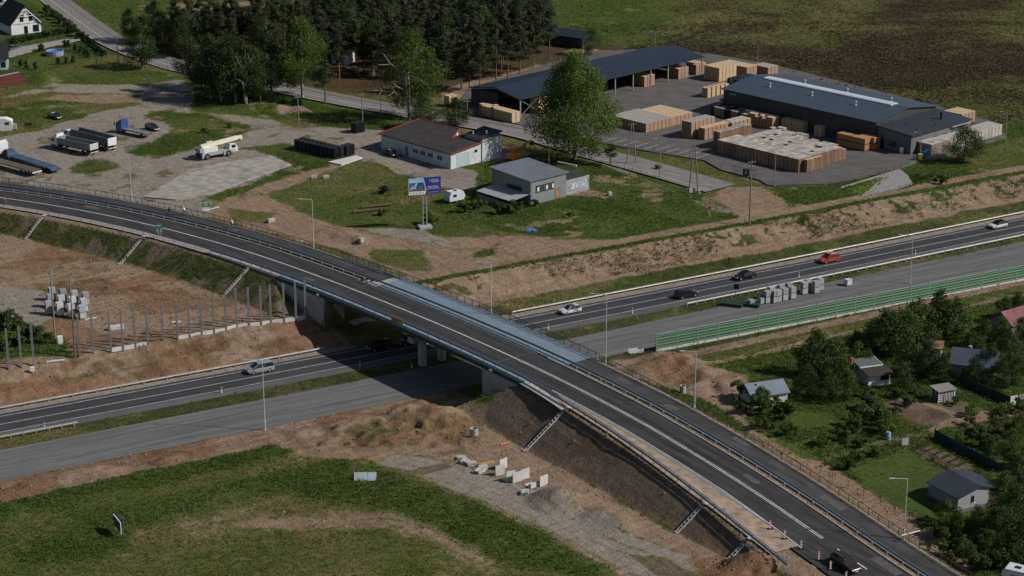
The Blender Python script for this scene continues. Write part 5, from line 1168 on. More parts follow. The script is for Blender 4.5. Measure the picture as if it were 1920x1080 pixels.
def tipper_box(th, x0, x1, z0, z1, w, side, gate):
    b = MB(); t = .08
    for s in (-1, 1):
        b.box(((x0 + x1) / 2, s * w / 2, (z0 + z1) / 2), (x1 - x0, t, z1 - z0))
    b.box((x1, 0, (z0 + z1) / 2 + .15), (t, w - t, z1 - z0 + .3)); b.box(((x0 + x1) / 2, 0, z0), (x1 - x0, w - t, t)); o = b.build('tipper_body', side, th)
    n = int((x1 - x0) / .8)
    for s in (-1, 1):
        for k in range(n + 1): q = MB(); q.box((x0 + (x1 - x0) * k / n, s * (w / 2 + .07), (z0 + z1) / 2), (.09, .06, z1 - z0)); q.build('rib', side, o)
        q = MB(); q.box(((x0 + x1) / 2, s * (w / 2 + .03), z1 + .04), (x1 - x0, .16, .08)); q.build('rim_rail', side, o)
    q = MB(); q.box((x0, 0, (z0 + z1) / 2), (t, w - t, z1 - z0)); g = q.build('tailgate', gate, th)
    for s in (-1, 1): q = MB(); q.box((x0 - .08, s * w * .44, z0 - .45), (.08, .35, .16)); q.build('tail_light', LAMPR, g)
    q = MB(); q.box((x0 - .05, 0, z0 - .62), (.1, w, .12)); q.build('bumper', WHITE, th)
def lorry(name, label, fr, re, cat='lorry', z=None):
    z = ZN if z is None else z; x, y = at(*re, z); return thing(name, label, cat, (x, y, gz(x, y) + .05), heading(fr, re, z))
def span(fr, re, z=ZN): a, c = at(*fr, z), at(*re, z); return math.hypot(a[0] - c[0], a[1] - c[1])
A = ((103, 276), (178, 292))
t1 = lorry('tipper_lorry', 'white cab lorry with open grey tipper body, the nearer of the two tippers', *A); Lg = span(*A)
cab(t1, WCAB, Lg - 2.2); chassis(t1, .3, Lg - .4); axles(t1, (1.4, 2.75, Lg - 1.2)); axles(t1, (Lg - 3.0,)); tipper_box(t1, .1, Lg - 2.7, 1.35, 2.75, 2.5, GRYP, PALEP)
b = MB(); b.box((Lg - 2.45, 0, 1.9), (.25, 2.2, 1.6)); b.build('bulkhead', GRYP, t1)
A = ((128, 262), (212, 284))
t2 = lorry('tipper_lorry', 'lorry with tall grey tipper trailer and white tailgate, parked behind the nearer tipper', *A); Lg = span(*A)
cab(t2, WCAB, Lg - 2.2, 2.7, deflector=False); chassis(t2, .3, Lg - .4); axles(t2, (1.3, 2.6, 3.9, Lg - 1.2)); tipper_box(t2, .1, Lg - 3.0, 1.4, 3.2, 2.5, M('tipper_dark_grey', (.13,.14,.15), .5, .2, 1), WCAB)
A = ((224, 247), (279, 259))
t3 = lorry('recovery_lorry', 'blue cab flatbed recovery lorry parked by the grass island', *A); Lg = span(*A)
cab(t3, BCAB, Lg - 2.0, 2.75, 2.2, 2.0); chassis(t3, .3, Lg - .4, .8); axles(t3, (1.5, Lg - 1.0), 2.2, .42)
b = MB(); b.box(((Lg - 2.2) / 2, 0, 1.08), (Lg - 2.2, 2.2, .12)); d_ = b.build('flatbed', M('steel_deck', (.17,.165,.16), .6, .3, 1.5), t3)
for s in (-1, 1): b = MB(); b.box(((Lg - 2.2) / 2, s * 1.12, 1.14), (Lg - 2.2, .08, .16)); b.build('side_rail', STEEL_D, d_)
b = MB(); b.box((.0, 0, .8), (.3, 2.1, .3)); b.build('underrun_bar', RIM_D, t3)
A = ((-2, 291), (104, 324))
t4 = lorry('lowloader_lorry', 'white cab lorry with blue low loader trailer at the left edge', *A); Lg = span(*A)
cab(t4, WCAB, Lg - 2.2, 3.3); chassis(t4, Lg - 5.5, Lg - .4); axles(t4, (1.0, 2.3, 3.6, Lg - 4.6, Lg - 1.2), 2.5, .45)
b = MB(); b.sweep([[(x_, s * 1.25, z_) for x_, z_ in ((-.6, .55), (.8, .95), (Lg - 5.6, .95), (Lg - 4.9, 1.35), (Lg - 2.9, 1.35), (Lg - 2.9, 1.6), (Lg - 5.2, 1.6), (Lg - 5.9, 1.15), (.8, 1.15), (-.6, .7))] for s in (-1, 1)]); d_ = fixn(b.build('trailer_bed', LBL, t4))
for k in range(7): b = MB(); b.box((1.2 + k * 1.05, 0, 1.18), (.1, 2.4, .05)); b.build('deck_strip', LBL, d_)
b = MB(); b.box((Lg - 4.3, 0, 1.85), (1.6, 1.9, .5)); b.build('gooseneck_box', LBL, t4); 
for s in (-1, 1): b = MB(); b.box((-.65, s * 1.0, .75), (.08, .3, .3)); b.build('marker_board', LAMPR, t4)
A = ((-60, 296), (70, 331))
t5 = lorry('flatbed_trailer', 'long brown decked flatbed trailer cut by the left edge', *A, cat='trailer'); Lg = span(*A)
chassis(t5, .3, Lg - .4, .95); axles(t5, (1.6, 2.9, 4.2), 2.5, .48); b = MB(); b.box((Lg / 2, 0, 1.22), (Lg, 2.5, .18)); d_ = b.build('deck', DECKM, t5)
for k in range(int(Lg / 1.0)):
    for s in (-1, 1): b = MB(); b.box((.4 + k, s * 1.24, 1.12), (.12, .08, .3)); b.build('stake_pocket', TRIM, d_)
b = MB(); b.box((-.05, 0, .95), (.1, 2.5, .25)); b.build('underrun_bar', WHITE, t5)
# ---- mobile crane
A = ((440, 287), (372, 299)); Lg = span(*A)
cr = lorry('mobile_crane', 'white two axle mobile crane with cream telescopic boom lowered forward', *A, cat='crane')
CRW = paintm('crane_white', (.64,.64,.63), .4, 0); CRG = M('crane_grey', (.30,.31,.32), .55, .15, 1); CREAM = M('boom_cream', (.70,.67,.54), .5, .1, 1); YEL = M('crane_yellow', (.52,.33,.03), .5, .1, 1)
b = MB(); b.box((Lg / 2, 0, 1.15), (Lg * .92, 2.4, .7)); b.build('carrier', CRG, cr); axles(cr, (1.7, Lg - 2.2), 2.6, .68)
b = MB(); b.sweep([[(Lg - 2.0, s, .9), (Lg + .2, s, .8), (Lg + .25, s, 1.6), (Lg - .25, s, 2.6), (Lg - 1.7, s, 2.6), (Lg - 2.0, s, 1.6)] for s in (-1.2, 1.2)]); c_ = fixn(b.build('driver_cab', CRW, cr)); b = MB(); b.box((Lg - .85, -1.21, 2.1), (1.0, .03, .7)); b.build('side_window', CGL, c_); b = MB(); b.add([(Lg + .27, -1.1, 1.65), (Lg + .27, 1.1, 1.65), (Lg - .2, 1.1, 2.55), (Lg - .2, -1.1, 2.55)], [(0, 1, 2, 3)]); b.build('windscreen', CGL, c_)
b = MB(); b.box((2.6, 0, 2.1), (3.8, 2.2, 1.1)); b.build('superstructure', CRW, cr); b = MB(); b.box((.4, 0, 2.2), (1.0, 2.4, .9)); b.build('counterweight', CRG, cr); b = MB(); b.box((3.4, .75, 2.9), (1.5, .8, 1.3)); oc = b.build('operator_cab', CRW, cr); b = MB(); b.box((3.6, .75, 3.1), (1.3, .84, .7)); b.build('side_window', CGL, oc)
b = MB(); b.beam((.6, -.3, 2.9), (Lg + .6, -.3, 3.7), .8, .85); bm = b.build('boom', CREAM, cr); b = MB(); b.beam((Lg + .5, -.3, 3.7), (Lg + 1.5, -.3, 3.8), .6, .62); b.build('boom_section', CREAM, bm); b = MB(); b.box((Lg + 1.6, -.3, 3.6), (.5, .5, .9)); b.build('boom_head', CRW, bm); b = MB(); b.tube([(3.2, -.3, 2.2), (5.6, -.3, 3.1)], .16, 8); b.build('luffing_cylinder', YEL, cr)
for s in (-1, 1):
    for x_ in (.5, Lg - 3.3): b = MB(); b.box((x_, s * 1.2, .85), (.45, .4, .9)); b.build('outrigger', CRG, cr)
b = MB(); b.box((.15, 0, 1.0), (.4, 2.5, .7)); b.build('rear_bumper', TRIM, cr)
# ---- excavator behind the metal workshop
x, y = at(966, 303, ZN); exc = thing('excavator', 'orange excavator with raised arm behind the metal workshop', 'excavator', (x, y, gz(x, y)), math.radians(48))
for s in (-1, 1):
    b = MB(); b.sweep([[(r_ * math.cos(t) * 1.9, s * .95 + e, .45 + .42 * math.sin(t)) for e in (-.25, .25)] for t in np.linspace(0, 2 * PI, 15) for r_ in (1,)], closed=False); b.build('track', TRIM, exc)
b = MB(); b.box((-.5, 0, 1.5), (3.0, 2.3, 1.0)); b.build('upper_body', ORG, exc); b = MB(); b.box((.7, .75, 2.0), (1.3, .9, 1.8)); b.build('operator_cab', ORG, exc); b = MB(); b.beam((1.0, -.2, 1.8), (3.2, -.2, 3.6), .4, .5); b.build('boom', ORG, exc); b = MB(); b.beam((3.1, -.2, 3.6), (5.2, -.2, 3.9), .32, .4); b.build('stick', ORG, exc); b = MB(); b.box((5.3, -.2, 3.3), (.6, 1.0, .9)); b.build('bucket', TRIM, exc)
# ---- caravan
x, y = at(852, 378, ZN); cv = thing('caravan', 'small white caravan with one window standing by the shrubs', 'caravan', (x, y, gz(x, y)), math.radians(38))
b = MB(); b.sweep([[(-1.9, s, .5), (1.7, s, .5), (2.1, s, 1.3), (1.6, s, 2.3), (-1.5, s, 2.45), (-1.95, s, 1.6)] for s in (-1.05, 1.05)]); fixn(b.build('body', M('caravan_white', (.52,.55,.56), .5, .1, 1), cv)); opening(cv, 'window', (-.6, -1.05, 1.35), (1, 0), .8, .55, FRAME_D); b = MB(); b.box((.2, 0, 2.46), (.6, .6, .1)); b.build('roof_hatch', TRIM, cv); wheel(cv, 0, -.95, .3, .18, RIM_D); wheel(cv, 0, .95, .3, .18, RIM_D); b = MB(); b.beam((1.9, 0, .55), (3.0, 0, .5), .12, .1); b.build('drawbar', TRIM, cv)
# ---- trailer cut by the right edge at the bottom
x, y = at(1885, 1092, 1.2); tr = thing('camper', 'white camper roof at the bottom right corner', 'camper', (x, y, 1.0), math.radians(-30))
b = MB(); b.sweep([[(-.2, s, .6), (4.0, s, .6), (4.2, s, 2.0), (3.8, s, 2.7), (.1, s, 2.7), (-.3, s, 2.2)] for s in (-1.1, 1.1)]); fixn(b.build('body', M('caravan_white', (.52,.55,.56)), tr)); b = MB(); b.box((1.5, 0, 2.74), (.8, .6, .1)); b.build('roof_hatch', TRIM, tr); opening(tr, 'window', (1.6, -1.1, 1.4), (1, 0), 1.2, .6, FRAME_D)
# ---- cyclists
def person(kind, shirt, legs, parent):
    """one continuous figure riding: skeleton grown with a skin modifier"""
    V = [(0,0,.98),(.10,0,1.2),(.26,0,1.46),(.33,0,1.58),(.37,0,1.70),   # pelvis, waist, chest, neck, head
         (.22,.17,1.42),(.42,.22,1.22),(.62,.2,1.08),(.22,-.17,1.42),(.42,-.22,1.22),(.62,-.2,1.08),
         (.02,.09,.93),(.36,.11,.80),(.16,.11,.38),(.28,.11,.32),(.02,-.09,.93),(.34,-.11,.62),(.10,-.11,.22),(.24,-.11,.18)]
    E = [(0,1),(1,2),(2,3),(3,4),(2,5),(5,6),(6,7),(2,8),(8,9),(9,10),(0,11),(11,12),(12,13),(13,14),(0,15),(15,16),(16,17),(17,18)]
    Rr = [.13,.12,.145,.06,.10,.07,.048,.036,.07,.048,.036,.09,.075,.048,.04,.09,.075,.048,.04]
    me = bpy.data.meshes.new('body'); me.from_pydata(V, E, []); o = bpy.data.objects.new('body', me); COL.objects.link(o)
    o.modifiers.new('skin', 'SKIN'); ss = o.modifiers.new('sub', 'SUBSURF'); ss.levels = 1; ss.render_levels = 1
    for i, r in enumerate(Rr): me.skin_vertices[0].data[i].radius = (r, r)
    me.skin_vertices[0].data[0].use_root = True
    bm_ = bpy.data.meshes.new_from_object(o.evaluated_get(bpy.context.evaluated_depsgraph_get())); bpy.data.objects.remove(o); bm_.name = 'body'
    SKN = M('skin', (.42,.25,.18), .6); 
    for m in (shirt, legs, SKN): bm_.materials.append(m)
    for p in bm_.polygons:
        c = p.center; p.material_index = 2 if (c.z > 1.52 or c.x > .45) else (0 if c.z > 1.02 and c.x > -.2 else (1 if c.z > .6 else 2)); p.use_smooth = True
    b_ = link('body', bm_, parent); h = MB(); h.lathe([(.02, .13), (.09, .10), (.125, .03), (.12, -.03)], 10, (.36, 0, 1.74)); link('helmet', h.mesh('helmet', M('helmet_' + kind, (.3,.3,.3) if kind != 'b' else (.5,.5,.5))), parent); return b_
def bicycle(name, label, x, y, z, rz):
    th = thing(name, label, 'bicycle', (x, y, z), rz)
    for xx in (-.5, .55):
        b = MB(); b.sweep([[(xx + r_ * math.cos(t), e, .34 + r_ * math.sin(t)) for r_, e in ((.34, -.02), (.34, .02), (.30, .02), (.30, -.02))] for t in np.linspace(0, 2 * PI, 17)], cap=False); w_ = b.build('wheel', TYRE, th)
        b = MB()
        for k in range(6): t = PI * k / 6; b.beam((xx - .3 * math.cos(t), 0, .34 - .3 * math.sin(t)), (xx + .3 * math.cos(t), 0, .34 + .3 * math.sin(t)), .008, .008)
        b.build('spokes', STEEL, w_)
    b = MB()
    for p, q in (((-.5, 0, .34), (-.12, 0, .85)), ((-.5, 0, .34), (0, 0, .3)), ((0, 0, .3), (-.12, 0, .85)), ((-.1, 0, .8), (.42, 0, .85)), ((0, 0, .3), (.42, 0, .78)), ((.42, 0, .85), (.55, 0, .34))): b.tube([p, q], .022, 6)
    b.build('frame', DARK, th); b = MB(); b.box((-.14, 0, .92), (.24, .12, .06)); b.build('saddle', TRIM, th); b = MB(); b.tube([(.55, -.24, 1.04), (.42, 0, 1.0), (.55, .24, 1.04)], .018, 6); b.tube([(.42, 0, .85), (.42, 0, 1.0)], .018, 6); b.build('handlebar', TRIM, th); return th
for px, py, k, sh_, lg_, lab, lab2, sg in ((317,401,'a',M('dark_jersey', (.03,.03,.035)), M('dark_shorts', (.02,.02,.022)),'person in dark clothes riding the leftmost bicycle on the path','bicycle under the leftmost rider on the path',1),
                                      (347,404,'b',M('white_jersey', (.66,.66,.66)), M('dark_shorts', (.02,.02,.022)),'person in a white top riding the middle bicycle on the path','bicycle under the middle rider in white',-1),
                                      (437,430,'c',M('pale_jersey', (.58,.60,.62)), M('grey_shorts', (.10,.10,.11)),'person in a pale top riding the bicycle nearest the bridge','bicycle under the rider nearest the bridge',-1)):
    x, y = at(px, py, 7.1); s_, o_ = ov_so(np.array([x]), np.array([y])); s_ = float(s_[0]); o_ = float(np.clip(o_[0], 6.4, 8.8)); x, y = ov_xy(s_, o_); tx, ty = ov_tan(s_); z = float(ov_z(s_)) + .06; a = math.atan2(ty, tx) + (0 if sg > 0 else PI)
    bicycle('bicycle', lab2, x, y, z, a); p_ = thing('person', lab, 'person', (x, y, z), a); person(k, sh_, lg_, p_)
# ================================================================== stacks of pallets
WD_F = objvar(M('pallet_wood_fresh', (.50,.375,.225), .85, .2, 2.5), .8, 1.15); WD_G = objvar(M('pallet_wood_grey', (.33,.305,.28), .9, .25, 2.5), .7, 1.2)
WD_B = objvar(M('pallet_wood_brown', (.34,.218,.14), .85, .25, 2.5), .75, 1.2); WD_K = objvar(M('black_plastic_crate', (.022,.023,.026), .6, .3, 2), .7, 1.4)
WD_W = objvar(M('pallet_top_pale', (.44,.405,.365), .9, .25, 1.5), .62, 1.15); WD_O = M('sawn_timber', (.40,.22,.09), .85, .25, 3)
def stack_mesh(nm, n, lx, ly, mat, top, lh=.15, gap_tier=None):
    b = MB(); z = 0
    for k in range(n):
        jx, jy = random.uniform(-.02, .02), random.uniform(-.02, .02); last = k == n - 1
        for s in (-1, 0, 1): b.box((jx + s * (lx / 2 - .06), jy, z + lh * .42), (.11, ly * .97, lh * .60))
        if last:
            nb = 6
            for q in range(nb): b.box((jx, jy + ly * ((q + .5) / nb - .5), z + lh * .86), (lx, ly / nb * .80, lh * .22), mi=1)
        else: b.box((jx, jy, z + lh * .86), (lx, ly, lh * .22))
        z += lh
        if gap_tier and k == gap_tier: z += .06
    return b.mesh(nm, [mat, top])
SM = dict(low=stack_mesh('pallet_stack', 16, 1.24, .94, WD_B, WD_G), pale=stack_mesh('pallet_stack', 16, 1.24, .94, WD_B, WD_F), tall=stack_mesh('pallet_stack', 26, 1.24, .94, WD_B, WD_G, gap_tier=12), mid=stack_mesh('pallet_stack', 19, 1.24, .94, WD_B, WD_F), midg=stack_mesh('pallet_stack', 20, 1.24, .94, WD_B, WD_W),
          fresh=stack_mesh('pallet_stack', 17, 1.24, .94, WD_F, WD_F), fall=stack_mesh('pallet_stack', 24, 1.24, .94, WD_F, WD_F, gap_tier=11), short=stack_mesh('pallet_stack', 8, 1.24, .94, WD_F, WD_F), white=stack_mesh('pallet_stack', 17, 1.24, .94, objvar(M('pallet_wood_pinkish', (.37,.29,.235), .88, .22, 2.5), .75, 1.15), WD_W), black=stack_mesh('crate_stack', 12, 1.2, 1.0, WD_K, WD_K, lh=.2))
STK = []
ORD = ['first', 'second', 'third', 'fourth', 'fifth', 'sixth', 'seventh', 'eighth', 'ninth', 'tenth', 'eleventh', 'twelfth', 'thirteenth', 'fourteenth', 'fifteenth', 'sixteenth', 'seventeenth', 'eighteenth', 'nineteenth', 'twentieth', 'twenty first', 'twenty second', 'twenty third']
def block(corner, n1, n2, typ, label, group, d1=1.08, d2=1.40, z=None, miss=0.0, a1=E1, mix=None, name='pallet_stack', cat='pallet stack', hz=0.0, off2=0, off1=0):
    z0 = ZY if z is None else z; cx, cy = at(*corner, z0 + hz); c1, s1 = math.cos(a1), math.sin(a1)
    for i in range(n1):
        for j in range(n2):
            if random.random() < miss: continue
            p1, p2 = -(i + off1 + .5) * d1, (j + off2 + .5) * d2
            x = cx + p1 * c1 - p2 * s1; y = cy + p1 * s1 + p2 * c1; t = typ if not mix or random.random() > mix[1] else mix[0]
            STK.append((math.hypot(x, y), x, y, z0, a1 + PI / 2 + random.uniform(-.03, .03), t, '%s, %s rank back, %s from its right corner' % (label, ORD[j + off2], ORD[i + off1]), group, name, cat))
block((1211,249), 11, 7, 'low', 'grey topped pallet stack by the poplar', 'grey pallet block by the poplar')
block((1262,236), 10, 5, 'pale', 'pale topped pallet stack in mid yard', 'pale pallet block in mid yard')
block((1296,261), 3, 6, 'tall', 'tall grey pallet stack in mid yard', 'tall grey stacks in mid yard')
block((1321,263), 2, 7, 'mid', 'pale stack beside the tall grey ones', 'pale stacks in mid yard')
block((1349,280), 2, 8, 'tall', 'tall stack left of the great block', 'tall stacks left of the front block')
block((1497,324), 22, 5, 'midg', 'pallet stack in the great front block', 'great pallet block')
block((1497,324), 20, 7, 'midg', 'pallet stack in the great front block', 'great pallet block', mix=('low', .10), off2=5)
block((1497,324), 9, 3, 'low', 'pallet stack in the great front block', 'great pallet block', off1=13, off2=12, mix=('midg', .3))
block((1513,324), 1, 4, 'mid', 'stack proud of the great block corner', 'corner stacks of the great block')
block((1746,292), 4, 20, 'white', 'whitish stack beside the annex', 'white pallet row by the annex')
block((1803,236), 5, 4, 'mid', 'brown stack behind the annex', 'stacks behind the annex')
block((1448,243), 9, 2, 'mid', 'brown stack at the warehouse wall', 'left stacks at the warehouse wall', mix=('low', .3))
block((1503,250), 6, 3, 'fresh', 'fresh stack at the warehouse wall', 'middle stacks at the warehouse wall')
block((1539,257), 2, 3, 'fresh', 'small fresh group at warehouse wall', 'right stacks at the warehouse wall')
block((1372,252), 3, 5, 'midg', 'stack linking mid yard and great block', 'linking stacks')
block((1388,228), 9, 3, 'low', 'dark topped stack behind the pale ones', 'stacks before the warehouse', mix=('black', .4))
block((1392,168), 5, 6, 'black', 'dark low stack left of warehouse', 'dark stacks left of warehouse', miss=.1)
block((1348,154), 5, 5, 'fall', 'tall fresh stack at shed end', 'tall stacks at the shed end')
block((1400,146), 9, 3, 'mid', 'stack behind shed and warehouse', 'back row stacks'); block((1440,142), 5, 3, 'low', 'low stack at far back row', 'far back row stacks')
block((1326,184), 2, 5, 'fresh', 'fresh stack left of warehouse', 'stacks left of the warehouse', d2=1.7); block((1352,205), 1, 3, 'fresh', 'fresh stack by the warehouse corner', 'stacks by the warehouse corner', d2=2.0); block((1366,199), 1, 2, 'short', 'low fresh stack by the warehouse corner', 'low stacks by the warehouse corner', d2=1.9)
block((960,231), 11, 2, 'fresh', 'fresh stack left of open shed', 'stacks left of the open shed', mix=('mid', .3)); block((1010,214), 3, 3, 'fall', 'tall stack under shed end', 'stacks under the shed end', a1=E1); block((842,199), 2, 2, 'fresh', 'fresh stack at wood side corner', 'stacks at the wood corner')
for a, c in ((1186, 170), (1250, 155), (1283, 147)): block((a + 22, c - 6), 4, 3, 'mid', 'stack inside the open shed', 'stacks inside the shed', a1=E1 + .03)
STK.sort(key=lambda t: t[0])
rest = MB(); RT = dict(pale=1, fresh=1, fall=1, mid=1, short=1, low=2, tall=2, midg=3, white=3, black=4)
for i, (d, x, y, z, a, t, lb_, gp, nm, ct) in enumerate(STK):
    me_ = SM[t]
    if i < 300: tag(link(nm, me_, None, (x, y, z + .01), a), lb_, ct, gp)
    else:
        H_ = max(v.co.z for v in me_.vertices)
        for k in range(int(H_ / .3)): 
            sd = 4 if t == 'black' else 1 if t in ('fresh', 'fall', 'short') else 3 if t == 'white' else 0; rest.box((x, y, z + .02 + k * .3 + .12), (1.22, .92, .22), a, sd); rest.box((x, y, z + .02 + k * .3 + .265), (1.1, .84, .07), a, sd)
        for q in (-.36, -.12, .12, .36): rest.box((x - math.sin(a) * q, y + math.cos(a) * q, z + .02 + int(H_ / .3) * .3 + .03), (1.22, .19, .05), a, RT[t])
if rest.v: stuff(rest.build('pallet_stacks', [WD_B, WD_F, WD_G, WD_W, WD_K]), 'farther stacks of brown pallets beside and behind the shed', 'pallet stack')
# sawn timber packs by the warehouse
def timber(px, py, lab):
    x, y = at(px, py, ZY); t = thing('timber_pack', lab, 'timber', (x, y, ZY + .02), E1)
    for k in range(2):
        b = MB()
        for q in range(9):
            for r in range(7): b.box((random.uniform(-.04, .04), (q - 4) * .26, .18 + k * 1.5 + r * .18), (4.2, .23, .15))
        stuff(b.build('boards', WD_O, t)); b = MB(); b.box((-1.2, 0, .06 + k * 1.5), (.1, 2.2, .1)); b.box((1.2, 0, .06 + k * 1.5), (.1, 2.2, .1)); b.build('bearer', WD_B, t)
timber(1588, 273, 'pack of sawn timber near the warehouse, left one'); timber(1613, 279, 'pack of sawn timber with bright orange board ends'); timber(1630, 277, 'pack of sawn timber closest to the annex')
# black crates in the lorry yard
STK.clear(); block((628,297), 10, 2, 'black', '', '', z=ZN + .2, a1=E1 + .12, d1=1.35, d2=1.7); block((650,292), 2, 2, 'black', '', '', z=ZN + .2, a1=E1 + .12); block((668,250), 2, 2, 'black', '', '', z=ZN + .2)
for i, (d, x, y, z, a, t, lb_, gp, nm, ct) in enumerate(STK): tag(link('crate_stack', SM['black'], None, (x, y, gz(x, y)), a), ORD[i % 23] + (' black crate stack in the lorry yard row, counted from the camera' if i < 23 else ' more black crate stack in the lorry yard row') if i < 24 else ORD[i - 24] + ' black crate stack by the hedge behind the lorry yard', 'crate stack', 'black crates in the lorry yard' if i < 24 else 'black crates by the hedge')
# ------------------------------------------------------------------ pallets of paving blocks
BLK_G = objvar(M('grey_paving_blocks', (.33,.35,.36), .85, .2, 3), .75, 1.15); BLK_W = objvar(M('white_wrapped_blocks', (.52,.54,.56), .5, .25, 2), .75, 1.1); PALW = M('pallet_wood_plain', (.30,.20,.12), .9, .2, 3)
def pave_mesh(mat, hgt, wrap=False):
    b = MB(); n = 4; lz = (hgt - .15) / 4
    for k in range(4):
        for i in range(3):
            for j in range(3): b.box(((i - 1) * .37, (j - 1) * .34, .15 + lz * (k + .5)), (.355 - .01 * (k % 2), .325, lz * .94))
    for s in (-1, 0, 1): b.box((s * .48, 0, .06), (.1, 1.0, .11), mi=1)
    b.box((0, 0, .13), (1.15, 1.0, .03), mi=1); 
    if wrap: b.box((0, 0, hgt + .01), (1.16, 1.06, .02)); b.box((0, 0, .15 + (hgt - .15) / 2), (1.125, 1.03, hgt - .17))
    return b.mesh('block_pallet', [mat, PALW])
PG, PWh = pave_mesh(BLK_G, 1.15), pave_mesh(BLK_W, 1.2, True)
def pave(px, py, z, me_, rz, label, group, tiers=2):
    x, y = at(px, py, z)
    for k in range(tiers): tag(link('block_pallet', me_, None, (x, y, z + k * 1.18 + .02), rz + random.uniform(-.06, .06)), label + (', upper tier' if k else ', lower tier' if tiers > 1 else ''), 'block pallet', group)
for px, py in ((1438,568),(1452,567),(1445,560),(1458,566),(1470,563),(1485,560),(1478,553),(1463,556)): pave(px, py, .02, PG, EA, ORD[[1438,1445,1452,1458,1463,1470,1478,1485].index(px)] + ' grey paving pallet from the left in the carriageway cluster', 'paving pallets on the carriageway')
for px, py, lb_ in ((1507,551,'front'),(1514,546,'rear')): pave(px, py, .02, PG, EA, 'grey paving block pallet of the middle pair on the carriageway, %s one' % lb_, 'middle paving pallets', 2)
for px, py, lb_ in ((1529,549,'front'),(1537,544,'rear')): pave(px, py, .02, PG, EA, 'grey paving block pallet of the right pair on the carriageway, %s one' % lb_, 'right paving pallets', 2)
pave(1590, 535, .02, PWh, EA, 'single white wrapped pallet standing apart on the carriageway', None, 1); pave(1408, 573, .02, PG, EA, 'low grey pallet beside the green rail bundles, left', None, 1); pave(1428, 569, .02, PG, EA, 'low grey pallet beside the cluster of paving pallets', None, 1)
for r in range(3):
    for c in range(4):
        wht = c >= 1 and r <= 1
        px, py = 92 + c * 21 + r * 3, 588 + c * 3.0 - r * 13
        pave(px, py, ZN - .05, PWh if wht else PG, .5, ('white wrapped' if wht else 'grey') + ' block pallet behind the pylons, %s row, %s from left' % (ORD[r], ORD[c]), 'white pallets behind the pylons' if wht else 'grey pallets behind the pylons', 2)
# bundles of green rails
for px, py, lb_ in ((1372,574,'left'),(1404,574,'right')):
    x, y = at(px, py, 0); t = thing('rail_bundle', 'bundle of dark green rails lying on the carriageway, %s one' % lb_, 'rail bundle', (x, y, .02), EA - .9)
    for k in range(4):
        b = MB(); b.box((0, (k - 1.5) * .33, .35), (4.0, .26, .5)); b.build('rail', M('dark_green_rail', (.02,.055,.05), .5), t)
    for k in (-1, 1): b = MB(); b.box((k * 1.3, 0, .05), (.15, 1.5, .1)); b.build('bearer', PALW, t)
# ------------------------------------------------------------------ noise barrier, finished
NB0, NB1 = exu(1229, 661), exu(1920, 527) + 30
NBV = ex_uv(*at(1229, 661, .1))[1]; NBV2 = ex_uv(*at(1900, 531, .1))[1]
nbv = lambda u: NBV + (NBV2 - NBV) * (u - NB0) / (exu(1900, 531) - NB0)
nb = thing('noise_barrier', 'long green ribbed noise barrier with grey posts along the carriageway', 'noise barrier', (*ex_xy(NB0, NBV), 0)); og = Vector(nb.location)
GP = [M('barrier_green_a', (.030,.105,.045), .5, .15, 1), M('barrier_green_b', (.045,.145,.062), .5, .15, 1)]
us = np.arange(NB0, NB1, 4.2); HB = 3.3
pm = MB().box((0, 0, HB / 2 + .1), (.16, .2, HB + .5)).mesh('post', STEEL_D)
for i, u in enumerate(us):
    p = Vector((*ex_xy(u, nbv(u)), 0)) - og; q = Vector((*ex_xy(u + 4.2, nbv(u + 4.2)), 0)) - og; d = (q - p).normalized(); n = Vector((d.y, -d.x, 0)); az = math.atan2(d.y, d.x)
    link('post', pm, nb, p, az)
    if i == len(us) - 1: break
    a, c = p + d * .1, q - d * .1; b = MB(); b.beam((a + Vector((0, 0, .3))), (c + Vector((0, 0, .3))), .14, .75); b.build('plinth', CONC_L, nb)
    for k in range(5):
        z0 = .69 + k * .52; b = MB(); prof = [(-.06, 0), (.07, .06), (.11, .18), (.05, .26), (.11, .34), (.07, .46), (-.06, .51)]
        b.sweep([[e + n * o_ + Vector((0, 0, z0 + h_)) for o_, h_ in prof] for e in (a, c)]); fixn(b.build('panel', GP[k % 2], nb))
    b = MB(); b.beam(a + Vector((0, 0, HB + .06)), c + Vector((0, 0, HB + .06)), .2, .1); b.build('coping', STEEL, nb)
